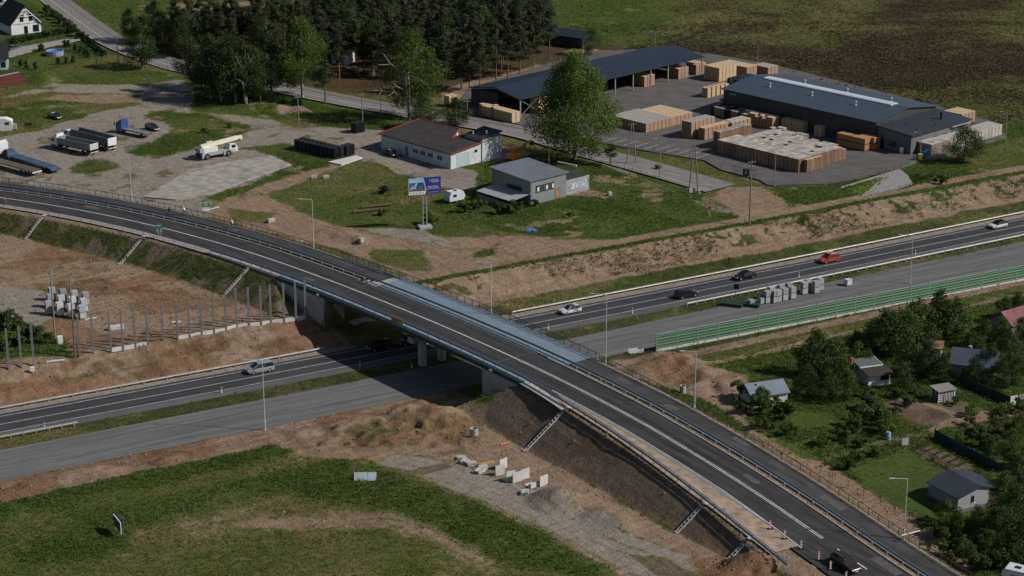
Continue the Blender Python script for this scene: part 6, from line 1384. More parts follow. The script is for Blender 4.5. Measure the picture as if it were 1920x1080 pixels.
# ------------------------------------------------------------------ noise barrier, bare posts only
PXS = [(20,695,613),(44,691,610),(67,687,606),(150,668,588),(173,661,583),(205,655,577),(227.5,651,570),(250,646,566),(273,642,562),(302,637,558),(328.6,632,554),(352,629,550),(376,626,545),(399,622,542),(422,618,539),(444,614,536),(467,611,534),(490,608,531),(508,605,527),(533,602,523),(555,599,519),(573,596,517)]
STP = MB().box((0, 0, 3.3), (.03, .24, 7.6)); STP.box((.13, 0, 3.3), (.03, .28, 7.6)); STP.box((-.13, 0, 3.3), (.03, .28, 7.6)); STPm = STP.mesh('steel_post', M('bare_steel_post', (.34,.35,.37), .55, .15, 2, metal=.1))
prev = None
for i, (px, py, pt) in enumerate(PXS):
    u, v = ex_uv(*at(px, py, ZN - .3)); x, y = ex_xy(u, 12.6 if i < 15 else v); z = gz(x, y)
    if i >= 16: z = ZN - .4
    t = tag(link('steel_post', STPm, None, (x, y, z), EA), ['leftmost bare steel post above the slope', 'second bare steel post from the left edge', 'third bare steel post, beside a small white box', 'bare steel post just right of the lattice pylon'][i] if i < 4 else ORD[i] + ' bare steel post from the left above the sandy slope', 'post', 'bare barrier posts' if i >= 4 else None)
    if prev and (i in (6, 7, 8) or i >= 11):
        p, q = prev, Vector((x, y, z)); b = MB(); d = (q - p); L_ = d.length; b.box((0, 0, .2), (L_ - .2, .14, .75))
        tag(b.build('plinth_panel', CONC_L, None, (p + q) / 2, math.atan2(d.y, d.x)), 'pale concrete plinth panel left of the ' + ORD[i] + ' bare post', 'plinth', 'plinths between bare posts')
    prev = Vector((x, y, z))
# ------------------------------------------------------------------ street lamps
LAMPH = M('lamp_head_grey', (.40,.42,.44), .5); LPW = M('lamp_pole_pale', (.50,.54,.56), .45, .1, 2, metal=.3)
def lamp(px, py, h, label, z, arm=1.8, az=PI, mat=LPW):
    x, y = at(px, py, z); t = thing('street_lamp', label, 'street lamp', (x, y, z), az)
    b = MB(); b.tube([(0, 0, -.4), (0, 0, 1.6), (0, 0, 1.62), (0, 0, h - .3)], [.13, .12, .085, .06], 8); b.build('pole', mat, t)
    b = MB(); b.tube([(0, 0, h - .35), (.05, 0, h - .08), (.25, 0, h), (arm, 0, h + .08)], .045, 6); b.build('arm', mat, t); b = MB(); b.box((arm + .3, 0, h + .09), (.7, .28, .1)); b.build('lamp_head', LAMPH, t); b = MB(); b.box((0, 0, -.1), (.4, .4, .3)); b.build('foot', CONC, t); return t
def ovl(px, py): 
    z = 7.0
    for _ in range(6): x, y = at(px, py, z); s, o = ov_so(np.array([x]), np.array([y])); z = float(ov_z(float(s[0])))
    return z
for px, py, h, lb_ in ((247,376,9,'street lamp on the path beside the lorry yard'), (588,463,9.3,'street lamp on the path below the billboard plot'), (1302,763,9,'street lamp on the path above the concrete ring'), (1694,1013,9,'street lamp nearest the grey garden house')): lamp(px, py, h, lb_, ovl(px, py) - .1, az=PI * 1.02)
lamp(921,595,9.8,'street lamp behind the bridge railing beside the sandy slope', ovl(921,595) - .5, az=PI); lamp(1135.5,683,12.4,'tall street lamp on the unfinished carriageway at the bridge ramp', .2, 2.2, PI * .95); lamp(497,806,11.6,'tall street lamp at the edge of the near carriageway', .1, 2.2, PI); lamp(1706,531,9.5,'street lamp in front of the green noise barrier', .05, 2.0, PI)
for px, py, h, lb_ in ((714,219,10,'street lamp beside the local road behind the white workshop'), (1237,333,8.5,'lamp post by the local road beside the parking bays'), (1452,349,7.5,'lamp post at the yard edge below the great pallet block'), (1725,294,5.5,'lamp post in front of the white pallet row'), (1885,262,6.5,'slim lamp post at the end of the white pallet row'), (1228,100,6,'slim lamp post behind the open shed'), (1420,124,6,'slim lamp post behind the back row of stacks'), (136,48,9,'lamp post by the road at the upper left')): lamp(px, py, h, lb_, ZN + .1, 1.0, PI * .9, STEEL_D)
# ------------------------------------------------------------------ electricity poles
def pole(px, py, h, label, aframe=False, z=None, lattice=False, arms=1, rz=.3):
    z = ZN if z is None else z; x, y = at(px, py, z); t = thing('utility_pole', label, 'utility pole', (x, y, gz(x, y)), rz); CP = M('old_concrete_pole', (.21,.19,.17), .9, .25, 2)
    if aframe:
        for s in (-1, 1): b = MB(); b.tube([(s * 1.1, 0, -.2), (s * .12, 0, h)], [.16, .1], 6); b.build('leg', CP, t)
        b = MB(); b.beam((-.75, 0, h * .35), (.75, 0, h * .35), .12, .12); b.build('tie', CP, t)
    else: b = MB(); b.tube([(0, 0, -.2), (0, 0, h)], [.17, .1], 6); b.build('shaft', CP, t)
    for k in range(arms):
        b = MB(); b.box((0, 0, h - .4 - k * .9), (1.8, .1, .12)); a_ = b.build('crossarm', STEEL_D, t)
        for s in (-.8, 0, .8): b = MB(); b.lathe([(.06, 0), (.09, .1), (.05, .25)], 6, (s, 0, h - .34 - k * .9)); b.build('insulator', M('insulator_brown', (.08,.05,.04), .3), a_)
    if lattice:
        for k in range(9): b = MB(); b.beam((-.3, 0, k * h / 9), (.3, 0, (k + 1) * h / 9), .06, .06); b.build('lattice_bar', CP, t)
    return t
pole(1300,364,10.5,'leaning double legged electricity pole on the lawn edge by the road', True, arms=3); pole(1184,308,9.5,'double legged wooden pole beside the young spruce', True, rz=.1); pole(1405,421,13.5,'concrete electricity pole at the end of the local road', arms=2)
pole(104,641,13,'dark electricity pole with transformer at the left works plot', z=ZN, arms=2); pole(141,667,14,'tall pale pylon shaft right of the dark pole', z=ZN - .2, lattice=True, arms=2); pole(222,124,8.5,'brown wooden pole beside the road bend'); pole(560,237,7.5,'thin wooden pole on the grass before the roadside clump'); pole(680,240,8.5,'thin pole with white lamp before the local road'); pole(876,236,6.5,'thin pole behind the white workshop'); pole(181,125,3.2,'short dark post at the plot corner', arms=0)
x, y = at(113, 643, ZN); t = thing('electric_cabinet', 'white electric cabinet at the foot of the dark pole', 'cabinet', (x, y, gz(x, y)), .3); b = MB(); b.box((0, 0, .7), (.9, .5, 1.4)); b.build('cabinet_box', WHITE, t); b = MB(); b.box((0, -.26, .75), (.78, .03, 1.1)); b.build('door', FRAME_W, t)
x, y = at(108, 628, ZN); b = MB(); b.box((0, 0, 4.2), (.9, .7, 1.0)); b.lathe([(.12, 4.7), (.1, 5.1)], 6, (.2, 0, 0)); b.lathe([(.12, 4.7), (.1, 5.1)], 6, (-.2, 0, 0))
# ================================================================== allotments
GZ = .8
WOODG = M('grey_timber', (.17,.15,.13), .9, .3, 2); WOODD = M('dark_timber', (.045,.038,.033), .9, .3, 2); BRICK = M('red_brick', (.25,.09,.06), .85, .3, 4); SLATE = corr('blue_grey_sheet_roof', (.075,.095,.125), math.radians(25), .3, .5, .2)
def base(px, py, z=GZ): x, y = at(px, py, z); return x, y, gz(x, y)
# grey garden house
x, y, z = base(1742, 932, 1.0); ga = math.radians(-61.5)
gh = thing('garden_house', 'grey rendered garden house with dark seamed roof on a mown lawn', 'garden house', (x, y, z), ga); footprint(x, y, ga, 6.2, 7.6)
GR = M('grey_render_wall', (.26,.27,.285), .85, .08, 1); ROOFG = corr('dark_seamed_roof', (.052,.060,.075), math.radians(28), .42, .45, .3, .05)
b = MB(); b.sweep([[(x_, 0, -.4), (x_, 0, 2.3), (x_, 3.7, 3.25), (x_, 5.6, 2.75), (x_, 5.6, -.4)] for x_ in (0, 6.1)]); fixn(b.build('wall', GR, gh))
b = MB(); b.sweep([[(x_, -.45, 2.22), (x_, 3.7, 3.3), (x_, 7.6, 2.3), (x_, 7.6, 2.42), (x_, 3.7, 3.45), (x_, -.45, 2.36)] for x_ in (-.35, 6.45)]); fixn(b.build('roof', ROOFG, gh))
b = MB(); b.box((3.05, -.02, .05), (6.16, .06, .7)); b.box((6.12, 2.8, .05), (.06, 5.6, .7)); b.build('plinth', M('dark_plinth', (.11,.115,.12), .9), gh)
opening(gh, 'window', (6.1, 2.6, 1.0), (0, 1), .5, 1.1, FRAME_D); b = MB(); b.box((6.16, 2.75, 1.0), (.12, .8, .06)); b.build('window_sill', WHITE, gh)
for x_ in (.2, 5.9): b = MB(); b.box((x_, 7.3, 1.1), (.14, .14, 2.6)); b.build('porch_post', WOODD, gh)
for k in range(8): b = MB(); b.box((6.05, 5.8 + k * .2, .6), (.04, .15, .9)); b.build('porch_board', M('porch_timber', (.26,.15,.07), .8, .2, 3), gh)
b = MB(); b.box((3, 6.5, -.05), (6.3, 1.9, .2)); b.build('porch_floor', CONC, gh); b = MB(); b.tube([(-.1, -.12, 2.2), (-.1, -.12, 0)], .05, 6); b.build('downpipe', STEEL, gh)
# bungalow with flat dark roof and brick chimney
x, y, z = base(1628, 727); sa_ = math.radians(20)
sb = thing('allotment_shed', 'white fronted allotment shed with black flat roof and brick chimney', 'shed', (x, y, z), sa_); footprint(x, y, sa_, 4.2, 5)
b = MB(); b.prism([(0, 0), (4.0, 0), (4.0, 4.6), (0, 4.6)], -.3, [2.0, 2.0, 2.7, 2.7]); b.build('wall', WHITE, sb); b = MB(); b.prism([(-.4, -.7), (4.4, -.7), (4.4, 2.2), (-.4, 2.2)], [1.95, 1.95, 2.42, 2.42], [2.1, 2.1, 2.55, 2.55]); b.build('porch_roof', TAR, sb)
b = MB(); b.prism([(-.6, 2.0), (3.6, 2.0), (3.6, 5.0), (-.6, 5.0)], [2.62, 2.62, 3.0, 3.0], [2.78, 2.78, 3.15, 3.15]); b.build('roof', M('felt_roof', (.10,.105,.11), .9), sb); edge(sb, (-.6, 1.98, 2.72), (3.6, 1.98, 2.72), WHITE, .08, .2); edge(sb, (3.64, 2, 2.75), (3.64, 5, 3.1), WHITE, .08, .2)
b = MB(); b.box((-.9, 4.2, 1.7), (.55, .55, 4.0)); b.build('chimney', BRICK, sb); opening(sb, 'window', (2.9, 0, .9), (1, 0), 1.5, .8, FRAME_D, mull=1); opening(sb, 'door', (1.2, 0, 0), (1, 0), .8, 1.85, FRAME_W, WHITE, leaf='door_leaf'); b = MB(); b.box((4.2, -.6, 1.0), (.16, .16, 2.2)); b.build('post', WOODD, sb)
# slatted white pallet hut
x, y, z = base(1759, 758); ca_ = math.radians(22)
hu = thing('slatted_hut', 'small white slatted hut with grey mono pitch roof', 'hut', (x, y, z), ca_)
for px_, py_ in ((0, 0), (3.0, 0), (3.0, 2.0), (-.2, 2.0), (0, 1.0)): b = MB(); b.box((px_, py_, .95), (.1, .1, 1.95)); b.build('post', WHITE, hu)
for k in range(5): b = MB(); b.box((.45, -.02, .3 + k * .36), (.85, .04, .13)); b.build('slat', WHITE, hu)
for k in range(7): b = MB(); b.box((1.15 + k * .29, -.02, .95), (.10, .04, 1.85)); b.build('slat', WHITE, hu)
for k in range(5): b = MB(); b.box((-.03, .25 + k * .36, .9), (.04, .10, 1.75)); b.build('slat', WOODG, hu)
b = MB(); b.box((1.5, 1.0, .9), (2.85, 1.8, 1.7)); b.build('inner_wall', WOODD, hu); b = MB(); b.prism([(-.3, -.3), (3.3, -.3), (3.3, 2.3), (-.3, 2.3)], [1.98, 1.98, 2.2, 2.2], [2.06, 2.06, 2.28, 2.28]); b.build('roof', corr('grey_board_roof', (.22,.20,.19), math.radians(22), .2, .7, 0), hu)
# blue roofed house, pale shed and others
def simple_shed(px, py, rz, L, Wd, e, r, wallm, roofm, label, name='allotment_shed', ridge='x', door=True):
    x, y, z = base(px, py); t = thing(name, label, 'shed', (x, y, z), rz); gable(t, L, Wd, e, r, wallm, roofm, .35, .12, ridge=ridge); footprint(x, y, rz, L, Wd)
    if door: opening(t, 'door', (L * .3, 0, 0), (1, 0), .85, 1.9, FRAME_W, WOODD, leaf='door_leaf'); opening(t, 'window', (L * .7, 0, .9), (1, 0), .9, .8, FRAME_W)
    return t
t = simple_shed(1782, 706, math.radians(-20), 7, 5.5, 2.4, 1.7, M('grey_plaster', (.30,.30,.29)), SLATE, 'garden house with slate blue pitched roof among the trees'); b = MB(); b.box((2.5, 3.2, 4.0), (.5, .5, 1.2)); b.build('chimney', CONC, t)
simple_shed(1410, 768, math.radians(20), 6.2, 4.6, 1.9, 1.2, M('hut_white', (.5,.5,.48)), corr('pale_sheet_roof', (.20,.23,.27), math.radians(110), .3, .5, .3), 'low hut with pale blue sheet roof half hidden by bushes')
simple_shed(1896, 634, math.radians(35), 8, 5, 2.3, 1.7, M('grey_plaster', (.3,.3,.29)), corr('pink_tile_roof', (.19,.075,.085), math.radians(125), .3, .7, 0, .04, .35), 'garden house with dusty pink tiled roof at the right edge')
simple_shed(1716, 668, math.radians(-15), 4.2, 3.6, 1.8, .5, WHITE, M('rubble_roof', (.22,.12,.08), .9, .4, 2), 'tumbledown white hut with broken reddish roof')
simple_shed(1876, 628, math.radians(-12), 4, 2.4, 1.7, .2, WOODD, M('dark_tarp', (.06,.075,.085), .6), 'low dark lean to in front of the pink roofed house', door=False)
# fences of boards and mesh
def board_fence(P, h, mat, label, name='board_fence', step=.16, cat='fence'):
    W_ = [base(*p) for p in P]; t = thing(name, label, cat, W_[0]); o = Vector(W_[0])
    for a, c in zip(W_, W_[1:]):
        a, c = Vector(a) - o, Vector(c) - o; d = c - a; n = max(1, int(d.length / 1.6))
        for k in range(n):
            p, q = a + d * (k / n), a + d * ((k + 1) / n); b = MB(); b.beam(p + Vector((0, 0, h / 2)), q + Vector((0, 0, h / 2)) - d.normalized() * .03, .05, h); b.build('panel', mat, t); b = MB(); b.box((p.x, p.y, p.z + h / 2 + .05), (.1, .1, h + .3)); b.build('post', WOODD, t)
    return t
board_fence([(1800,722),(1850,742),(1893,762)], 1.5, WOODD, 'dark board fence right of the slatted hut'); board_fence([(1908,760),(1940,750)], 1.6, WOODG, 'grey board gate at the right edge of the allotments'); board_fence([(1893,762),(1907,760)], 1.6, WHITE, 'white gate panel between the board fences')
GNET = M('green_windbreak', (.018,.050,.045), .8, .2, 2)
board_fence([(1752,822),(1800,850),(1845,872),(1872,886)], 1.4, GNET, 'dark green windbreak fence beside the vegetable bed'); board_fence([(1888,893),(1925,912)], 1.4, GNET, 'dark green windbreak fence at the far right')
for P, lb_ in (([(1718,845),(1786,882)], 'low dark picket rail on the left of the vegetable bed'), ([(1718,845),(1742,832)], 'low dark picket rail at the back of the vegetable bed')):
    W_ = [base(*p) for p in P]; t = thing('picket_rail', lb_, 'fence', W_[0]); d = Vector(W_[1]) - Vector(W_[0]); n = int(d.length / .45)
    for k in range(n + 1): q = d * (k / n); b = MB(); b.box((q.x, q.y, q.z + .4), (.07, .07, .9)); b.build('picket', WOODD, t)
    for h in (.3, .7): b = MB(); b.beam(Vector((0, 0, h)), d + Vector((0, 0, h)), .04, .07); b.build('rail', WOODD, t)
x, y, z = base(1697, 838); t = thing('garden_gate', 'pale metal garden gate at the corner of the lawn', 'gate', (x, y, z), .2); b = MB(); [b.box((s * .55, 0, .8), (.07, .07, 1.7)) for s in (-1, 1)]; b.build('gate_post', STEEL, t); b = MB(); b.box((0, 0, .75), (1.0, .03, 1.2)); b.build('gate_leaf', M('gate_pale', (.42,.43,.44)), t)
x, y, z = base(1822, 856); t = thing('water_tank', 'dark green water tank beside the windbreak', 'tank', (x, y, z)); b = MB(); b.lathe([(.5, 0), (.55, .9), (.4, 1.05)], 12); b.build('tank_body', M('tank_green', (.02,.09,.07), .4), t); b = MB(); b.lathe([(.2, 1.05), (.2, 1.15)], 10); b.build('lid', TRIM, t)
x, y, z = base(1665, 826); t = thing('water_butt', 'pale blue water butt by the garden track', 'tank', (x, y, z)); b = MB(); b.lathe([(.35, 0), (.4, .6), (.36, 1.2)], 10); b.build('tank_body', M('butt_blue', (.22,.42,.48), .5), t); b = MB(); b.lathe([(.38, 1.2), (.36, 1.27)], 10); b.build('lid', STEEL, t)
for k in range(5):
    a = at(1738 + k * 14, 848 + k * 7, GZ); c = at(1762 + k * 14, 838 + k * 7, GZ); b = MB(); r_ = np.random.default_rng(50 + k)
    n = 260; tt = r_.uniform(0, 1, n); P = np.stack([a[0] + (c[0] - a[0]) * tt + r_.normal(0, .12, n), a[1] + (c[1] - a[1]) * tt + r_.normal(0, .12, n), np.full(n, gz(*a)) + r_.uniform(.03, .3, n)], 1)
    tag(link('vegetable_row', leaf_mesh('vegetable_row', P, r_.normal(0, .6, (n, 3)) + [0, 0, 1], .09, LF_BRT, r_)), ['first', 'second', 'third', 'fourth', 'last'][k] + ' row of vegetables from the garden gate', 'vegetables')
# trees and bushes of the allotments
FV = [broadleaf('fruit', 6, 5.2, 26, 3000, .145, LF_MID, BARK, 500 + k, .16, .62) for k in range(3)]; FD = [broadleaf('fruit', 6, 5.0, 26, 3000, .145, LF_MID if k else LF_DARK, BARK, 510 + k, .14, .62) for k in range(3)]
ALL = [(1530,700,8,1),(1562,706,7,0),(1512,742,5.5,1),(1548,752,5.5,1),(1588,748,5,1),(1606,700,5.5,0),(1576,722,5,1),(1655,668,8.5,1),(1688,664,8.5,1),(1722,640,8,0),(1760,628,8.5,0),(1792,636,8,0),(1700,702,6.5,1),(1735,708,6.5,1),(1766,716,5,1),(1826,722,5,1),(1858,706,5.5,0),(1890,690,6.5,1),(1912,655,6,1),(1846,652,5,1),(1880,604,5,1),(1876,640,4.6,0),(1908,596,5,1),(1640,650,5.5,0),(1604,664,4.5,1),(1668,640,6,0),(1740,662,6,1),(1872,728,5,1),(1905,722,5,0),(1822,672,5,1),(1690,728,4.5,1),
       (1772,985,4,0),(1795,1008,4.5,0),(1832,1010,5,1),(1872,1022,6,1),(1902,996,7,1),(1850,1042,4,0),(1884,944,5,0),(1908,915,5,1),(1893,880,4,0),(1805,1048,3.5,1),(1918,1045,6,1),(1912,820,4,0),(1872,812,4,0),(1895,850,4,1),(1858,862,3.6,1),(1915,880,4,0)]
WHERE = lambda px, py: ('behind the slatted hut' if px > 1640 and py < 730 and px < 1780 else 'at the left end of the allotments' if px < 1620 and py < 760 else 'beside the grey garden house' if py > 890 else 'near the right edge of the allotments')
CNT = {}
for i, (px, py, H, k) in enumerate(sorted(ALL)):
    CNT[(WHERE(px, py), k)] = CNT.get((WHERE(px, py), k), -1) + 1
    x, y, z = base(px, py); plant('fruit_tree', (FV if k == 0 else FD)[i % 3], ('lighter green ' if k == 0 else 'dark green ') + 'fruit tree ' + WHERE(px, py) + ', ' + ORD[CNT[(WHERE(px, py), k)]] + ' from the left', 'tree', x, y, z - .1, H / 6 * rg.uniform(.95, 1.1), rg.uniform(0, 6), 'allotment trees ' + WHERE(px, py) + (' light' if k == 0 else ' dark'), zs=H / 6)
BS = [(1400,756,1.6,3),(1422,772,1.7,0),(1466,790,1.6,0),(1440,808,1.2,2),(1602,815,1.3,3),(1640,800,1.8,3),(1662,812,1.3,2),(1582,832,1.0,2),(1630,770,1.3,1),(1660,790,1.2,3),(1700,760,.9,2),(1822,780,.9,2),(1480,822,1.0,3),(1545,838,.9,2),(1610,842,.8,3),(1450,750,1.4,1),(1395,780,1.0,3),(1620,745,1.0,1),(1680,745,.9,2),(1845,838,1.2,0),(1836,818,1.0,3),(1800,828,.8,2),(1818,800,.8,3),(1588,885,.9,1),(1762,1016,1.2,0),(1740,990,.7,3),(1780,1046,1.3,3),(1830,1066,1.4,0),(1870,1068,1.4,1),(1900,1062,1.4,0),(1720,740,.8,2),(1790,760,.7,1),(1880,778,1.0,2),(1910,775,1.1,0),(1605,868,.9,3),(1640,858,.8,0)]
for i, (px, py, s, k) in enumerate(sorted(BS)):
    wh_ = 'around the pale roofed hut' if px < 1560 and py < 830 else 'on the beds below the white fronted shed' if py < 850 and px < 1700 else 'by the lawn hedge corner' if py < 900 and px < 1700 else 'in the thicket below the grey garden house' if py > 900 else 'on the right hand plots'
    kk_ = ('b', wh_, k in (1, 4), k == 2); CNT[kk_] = CNT.get(kk_, -1) + 1
    bush(px, py, k, s, ('pale green ' if k == 2 else 'dark ' if k in (1, 4) else 'mid green ') + 'garden shrub ' + wh_ + ', ' + ORD[CNT[kk_]] + ' from the left', 'garden shrubs ' + wh_ + ' kind %d' % k if False else 'garden shrubs ' + wh_, GZ)
# ================================================================== plots at the upper left
x, y = at(103, 103, ZN); t = thing('pool', 'round blue above ground swimming pool in the garden', 'swimming pool', (x, y, gz(x, y))); b = MB(); b.lathe([(2.35, 0), (2.4, 1.3), (2.28, 1.3), (2.26, 1.05)], 28, cap=False); b.build('pool_wall', M('pool_liner_wall', (.28,.30,.36), .5, .15, 1), t); b = MB(); b.lathe([(2.27, 1.05), (.01, 1.06)], 28, cap=False); b.build('water', M('pool_water', (.03,.16,.42), .08, .2, 1, spec=.7), t); b = MB(); b.lathe([(2.42, 1.26), (2.48, 1.32), (2.26, 1.34), (2.24, 1.28)], 28, cap=False); b.build('rim', M('pool_rim', (.10,.25,.5), .4), t)
for k in range(10): b = MB(); a = k * .628; b.tube([(2.43 * math.cos(a), 2.43 * math.sin(a), 0), (2.43 * math.cos(a), 2.43 * math.sin(a), 1.3)], .04, 5); b.build('support', STEEL, t)
slab('paved_drive', [(-10,96),(60,84),(140,70),(152,74),(90,87),(30,103),(-10,112)], ZN + .28, M('drive_pavers', (.27,.255,.24), .9, .15, 2))
TH = shrub(420, LF_BLU, 900, .10, 2.4, 1.0)
for i in range(9):
    px, py = 88 + i * 8.2, 24 + i * 6.3; bush(px, py, 1, 1.3, ORD[i] + ' hedge bush from the top along the road by the white house', 'hedge along the road')
for i in range(14):
    px, py = 16 + i * 9.2, 84 - i * 1.9; bush(px, py, [1, 4, 3][i % 3], .95, ORD[i] + ' hedge bush from the left before the white house', 'hedge before the white house')
for i in range(10): bush(152 + i * 4.6, 70 + i * 3.9, 4, .9, ORD[i] + ' dark thuja from the top between pool garden and road', 'thuja hedge by the pool')
for i, (px, py) in enumerate(((75,97),(80,95),(122,88),(128,88),(140,96),(150,100),(158,104),(165,108),(50,128),(66,130),(38,125),(136,118),(124,120),(110,121))): x, y = at(px, py, ZN); plant('thuja', TH, ORD[i] + ' small columnar thuja counted round the pool garden', 'shrub', x, y, gz(x, y), 1.0, i, 'thujas in the pool garden', ('stem', 'foliage'))
for i, (px, py, s) in enumerate(((8,622,2.0),(27,634,1.9),(47,640,1.7),(66,642,1.7),(4,655,1.6))): bush(px, py, 1 if i < 4 else 2, s, ['dark clipped round bush at the left edge', 'second clipped round bush from the left edge', 'third clipped round bush from the left', 'fourth clipped round bush beside the bare posts', 'light green bush below the round bushes'][i])
# ================================================================== small site objects
# drainage chutes on the embankments
CH = []
def chute(sx, side, label, n=None):
    s = sx; o0 = float(ov_sw(s)); z0 = float(ov_z(s)); t = thing('drain_chute', label, 'drain chute', (*ov_xy(s, o0), z0)); org = Vector(t.location)
    k = 0; pm_ = [MB().box((0, 0, 0), (.40, .38, .16)).mesh('step', CONC_D)]
    tx, ty = ov_tan(s); az = math.atan2(tx, -ty)
    while True:
        o = o0 - .2 - k * .55; x, y = ov_xy(s, o); zs_ = z0 - .22 - (k * .55 + .2) / 1.5; g = gz(float(x), float(y))
        if zs_ < g - .45 or k > 22: break
        link('step', pm_[0], t, Vector((x, y, max(zs_, g) + .12)) - org, math.atan2(ty, tx) + PI / 2); k += 1
    for e in (-.24, .24):
        a = Vector((*ov_xy(s + e, o0 - .1), z0 - .12)) - org; c = Vector((*ov_xy(s + e, o0 - .2 - (k - 1) * .55), z0 - .12 - (k - 1) * .55 / 1.5)) - org; b = MB(); b.beam(a, c, .07, .22); b.build('side_curb', CONC_D, t)
    b = MB(); p = Vector((*ov_xy(s, o0 + .7), z0 + .03)) - org; b.box(p, (.7, 1.4, .08), math.atan2(ty, tx)); b.build('inlet', CONC, t)
def st_at(px, py, z=7.0):
    for _ in range(6): x, y = at(px, py, z); s, o = ov_so(np.array([x]), np.array([y])); z = float(ov_z(float(s[0])))
    return float(s[0])
for px, py, lb_ in ((88,402,'concrete drain chute on the grassy embankment, leftmost'), (270,443,'concrete drain chute on the embankment near the green sign'), (472,499,'concrete drain chute on the embankment next to the bare posts'), (1066,763,'concrete drain chute on the dark slope beside the bridge'), (1324,944,'concrete drain chute low on the dark slope'), (1402,1011,'concrete drain chute at the lower end of the dark slope')): chute(st_at(px, py), -1, lb_)
# curved kerb round the grass cone
# fences with posts and wires
def wire_fence(P, label, h=1.5, step=2.5, mat=None, name='wire_fence', z=None, wires=3, mesh=False, pw=.07):
    mat = mat or WOODD; pts_ = [hit(*p) if z is None else (*at(*p, z), gz(*at(*p, z))) for p in P]; t = thing(name, label, 'fence', pts_[0]); org = Vector(pts_[0]); pm_ = MB().box((0, 0, h / 2 - .1), (pw, pw, h + .2)).mesh('post', mat); line = []
    for a, c in zip(pts_, pts_[1:]):
        L_ = math.hypot(c[0] - a[0], c[1] - a[1]); n = max(1, int(L_ / step))
        for k in range(n): f = k / n; x = a[0] + (c[0] - a[0]) * f; y = a[1] + (c[1] - a[1]) * f; line.append(Vector((x, y, gz(x, y))))
    line.append(Vector(pts_[-1]))
    for p in line: link('post', pm_, t, p - org)
    for w_ in range(wires):
        b = MB(); b.tube([p - org + Vector((0, 0, h * (w_ + .6) / wires)) for p in line], .008, 3); b.build('wire', DARK, t)
    return t
GREENP = M('green_fence_post', (.03,.06,.045), .6)
wire_fence([(868,222),(960,240),(1060,258),(1160,281),(1315,303)], 'dark fence along the front of the pallet yard', 1.8, 2.6, DARK, z=ZN)
wire_fence([(1315,303),(1352,322),(1380,330)], 'dark fence right of the leaning pole', 1.8, 2.4, DARK, z=ZN); wire_fence([(1570,354),(1690,317),(1712,302)], 'short fence above the stone lined basin', 1.5, 2.6, DARK, z=ZN)
wire_fence([(960,522),(1130,488),(1300,460),(1400,443),(1520,425),(1700,385),(1920,340)], 'thin wire fence along the top of the cutting', 1.9, 4.0, STEEL_D, z=ZN, wires=4)
wire_fence([(480,172),(560,189),(650,208),(780,236)], 'row of fence posts along the near side of the local road', 1.7, 2.6, WOODD, z=ZN); wire_fence([(1115,300),(1200,330),(1330,385),(1395,420)], 'fence posts between the lawn and the local road', 1.6, 2.6, WOODD, z=ZN); wire_fence([(925,262),(960,275),(1110,300)], 'fence posts between the excavator and the road', 1.6, 2.8, WOODD, z=ZN)
wire_fence([(250,978),(390,950),(560,915),(690,908),(800,925),(920,972),(1040,1035),(1130,1085)], 'wire fence with thin posts across the front meadow', 1.5, 3.4, STEEL_D, z=1.3); wire_fence([(232,985),(270,1030),(330,1090)], 'wire fence running down to the bottom left', 1.4, 2.2, STEEL_D, z=1.2)
wire_fence([(1385,805),(1470,850),(1560,905),(1650,945),(1760,1010)], 'garden wire fence beside the dirt strip', 1.3, 3.0, GREENP, z=1.0); wire_fence([(1545,880),(1590,868),(1660,846),(1700,835)], 'hedge fence at the top of the mown lawn', 1.2, 2.0, WOODD, z=GZ); wire_fence([(1540,860),(1660,826),(1755,806)], 'rail fence along the garden track', 1.0, 2.5, WOODG, z=GZ, wires=2)
wire_fence([(20,132),(120,122),(200,110)], 'garden fence below the pool', 1.2, 2.2, WOODD, z=ZN); wire_fence([(33,105),(62,101)], 'short dark posts in front of the pool', 1.1, 1.6, WOODD, z=ZN); wire_fence([(180,125),(225,118),(330,135)], 'fence posts by the lone birch', 1.3, 2.6, WOODD, z=ZN); wire_fence([(1130,88),(1180,98),(1225,102)], 'wire fence behind the open shed', 1.8, 3.0, DARK, z=ZN)
x, y = at(1352, 318, ZN)
gt = thing('yard_gate', 'dark steel sliding gate at the yard entrance', 'gate', (*at(1372, 326, ZN), ZN + .1), heading((1425, 336), (1372, 326), ZN)); b = MB()
for k in range(9): q = MB(); q.beam((k * .75, 0, .15), (k * .75, 0, 1.7), .05, .05); q.build('bar', DARK, gt)
for h in (.15, 1.7): q = MB(); q.beam((0, 0, h), (6.1, 0, h), .08, .1); q.build('rail', DARK, gt)
q = MB(); q.beam((0, 0, .2), (3, 0, 1.6), .05, .05); q.beam((3, 0, 1.6), (6, 0, .2), .05, .05); q.build('brace', DARK, gt)
def board(name, label, px, py, z, rz, w, h, hz, mat, cat='sign', posts=2, back=None, th=.06, sp=.6):
    x, y = at(px, py, z); t = thing(name, label, cat, (x, y, z), rz)
    for k in range(posts):
        o = 0 if posts == 1 else (k / (posts - 1) - .5) * w * sp; b = MB(); b.tube([(o, .06, -.3), (o, .06, hz + h * .9)], .045, 6); b.build('post', STEEL, t)
    b = MB(); b.box((0, 0, hz + h / 2), (w, th, h)); b.build('panel', mat, t); return t
board('yard_sign', 'black notice board with white letter by the yard gate', 1398, 340, ZN, -.2, 1.4, 1.5, 1.2, DARK); text3d('F', 1.1, FRAME_W, bpy.data.objects['yard_sign'], (0, -.04, 1.55), (PI / 2, 0, 0))
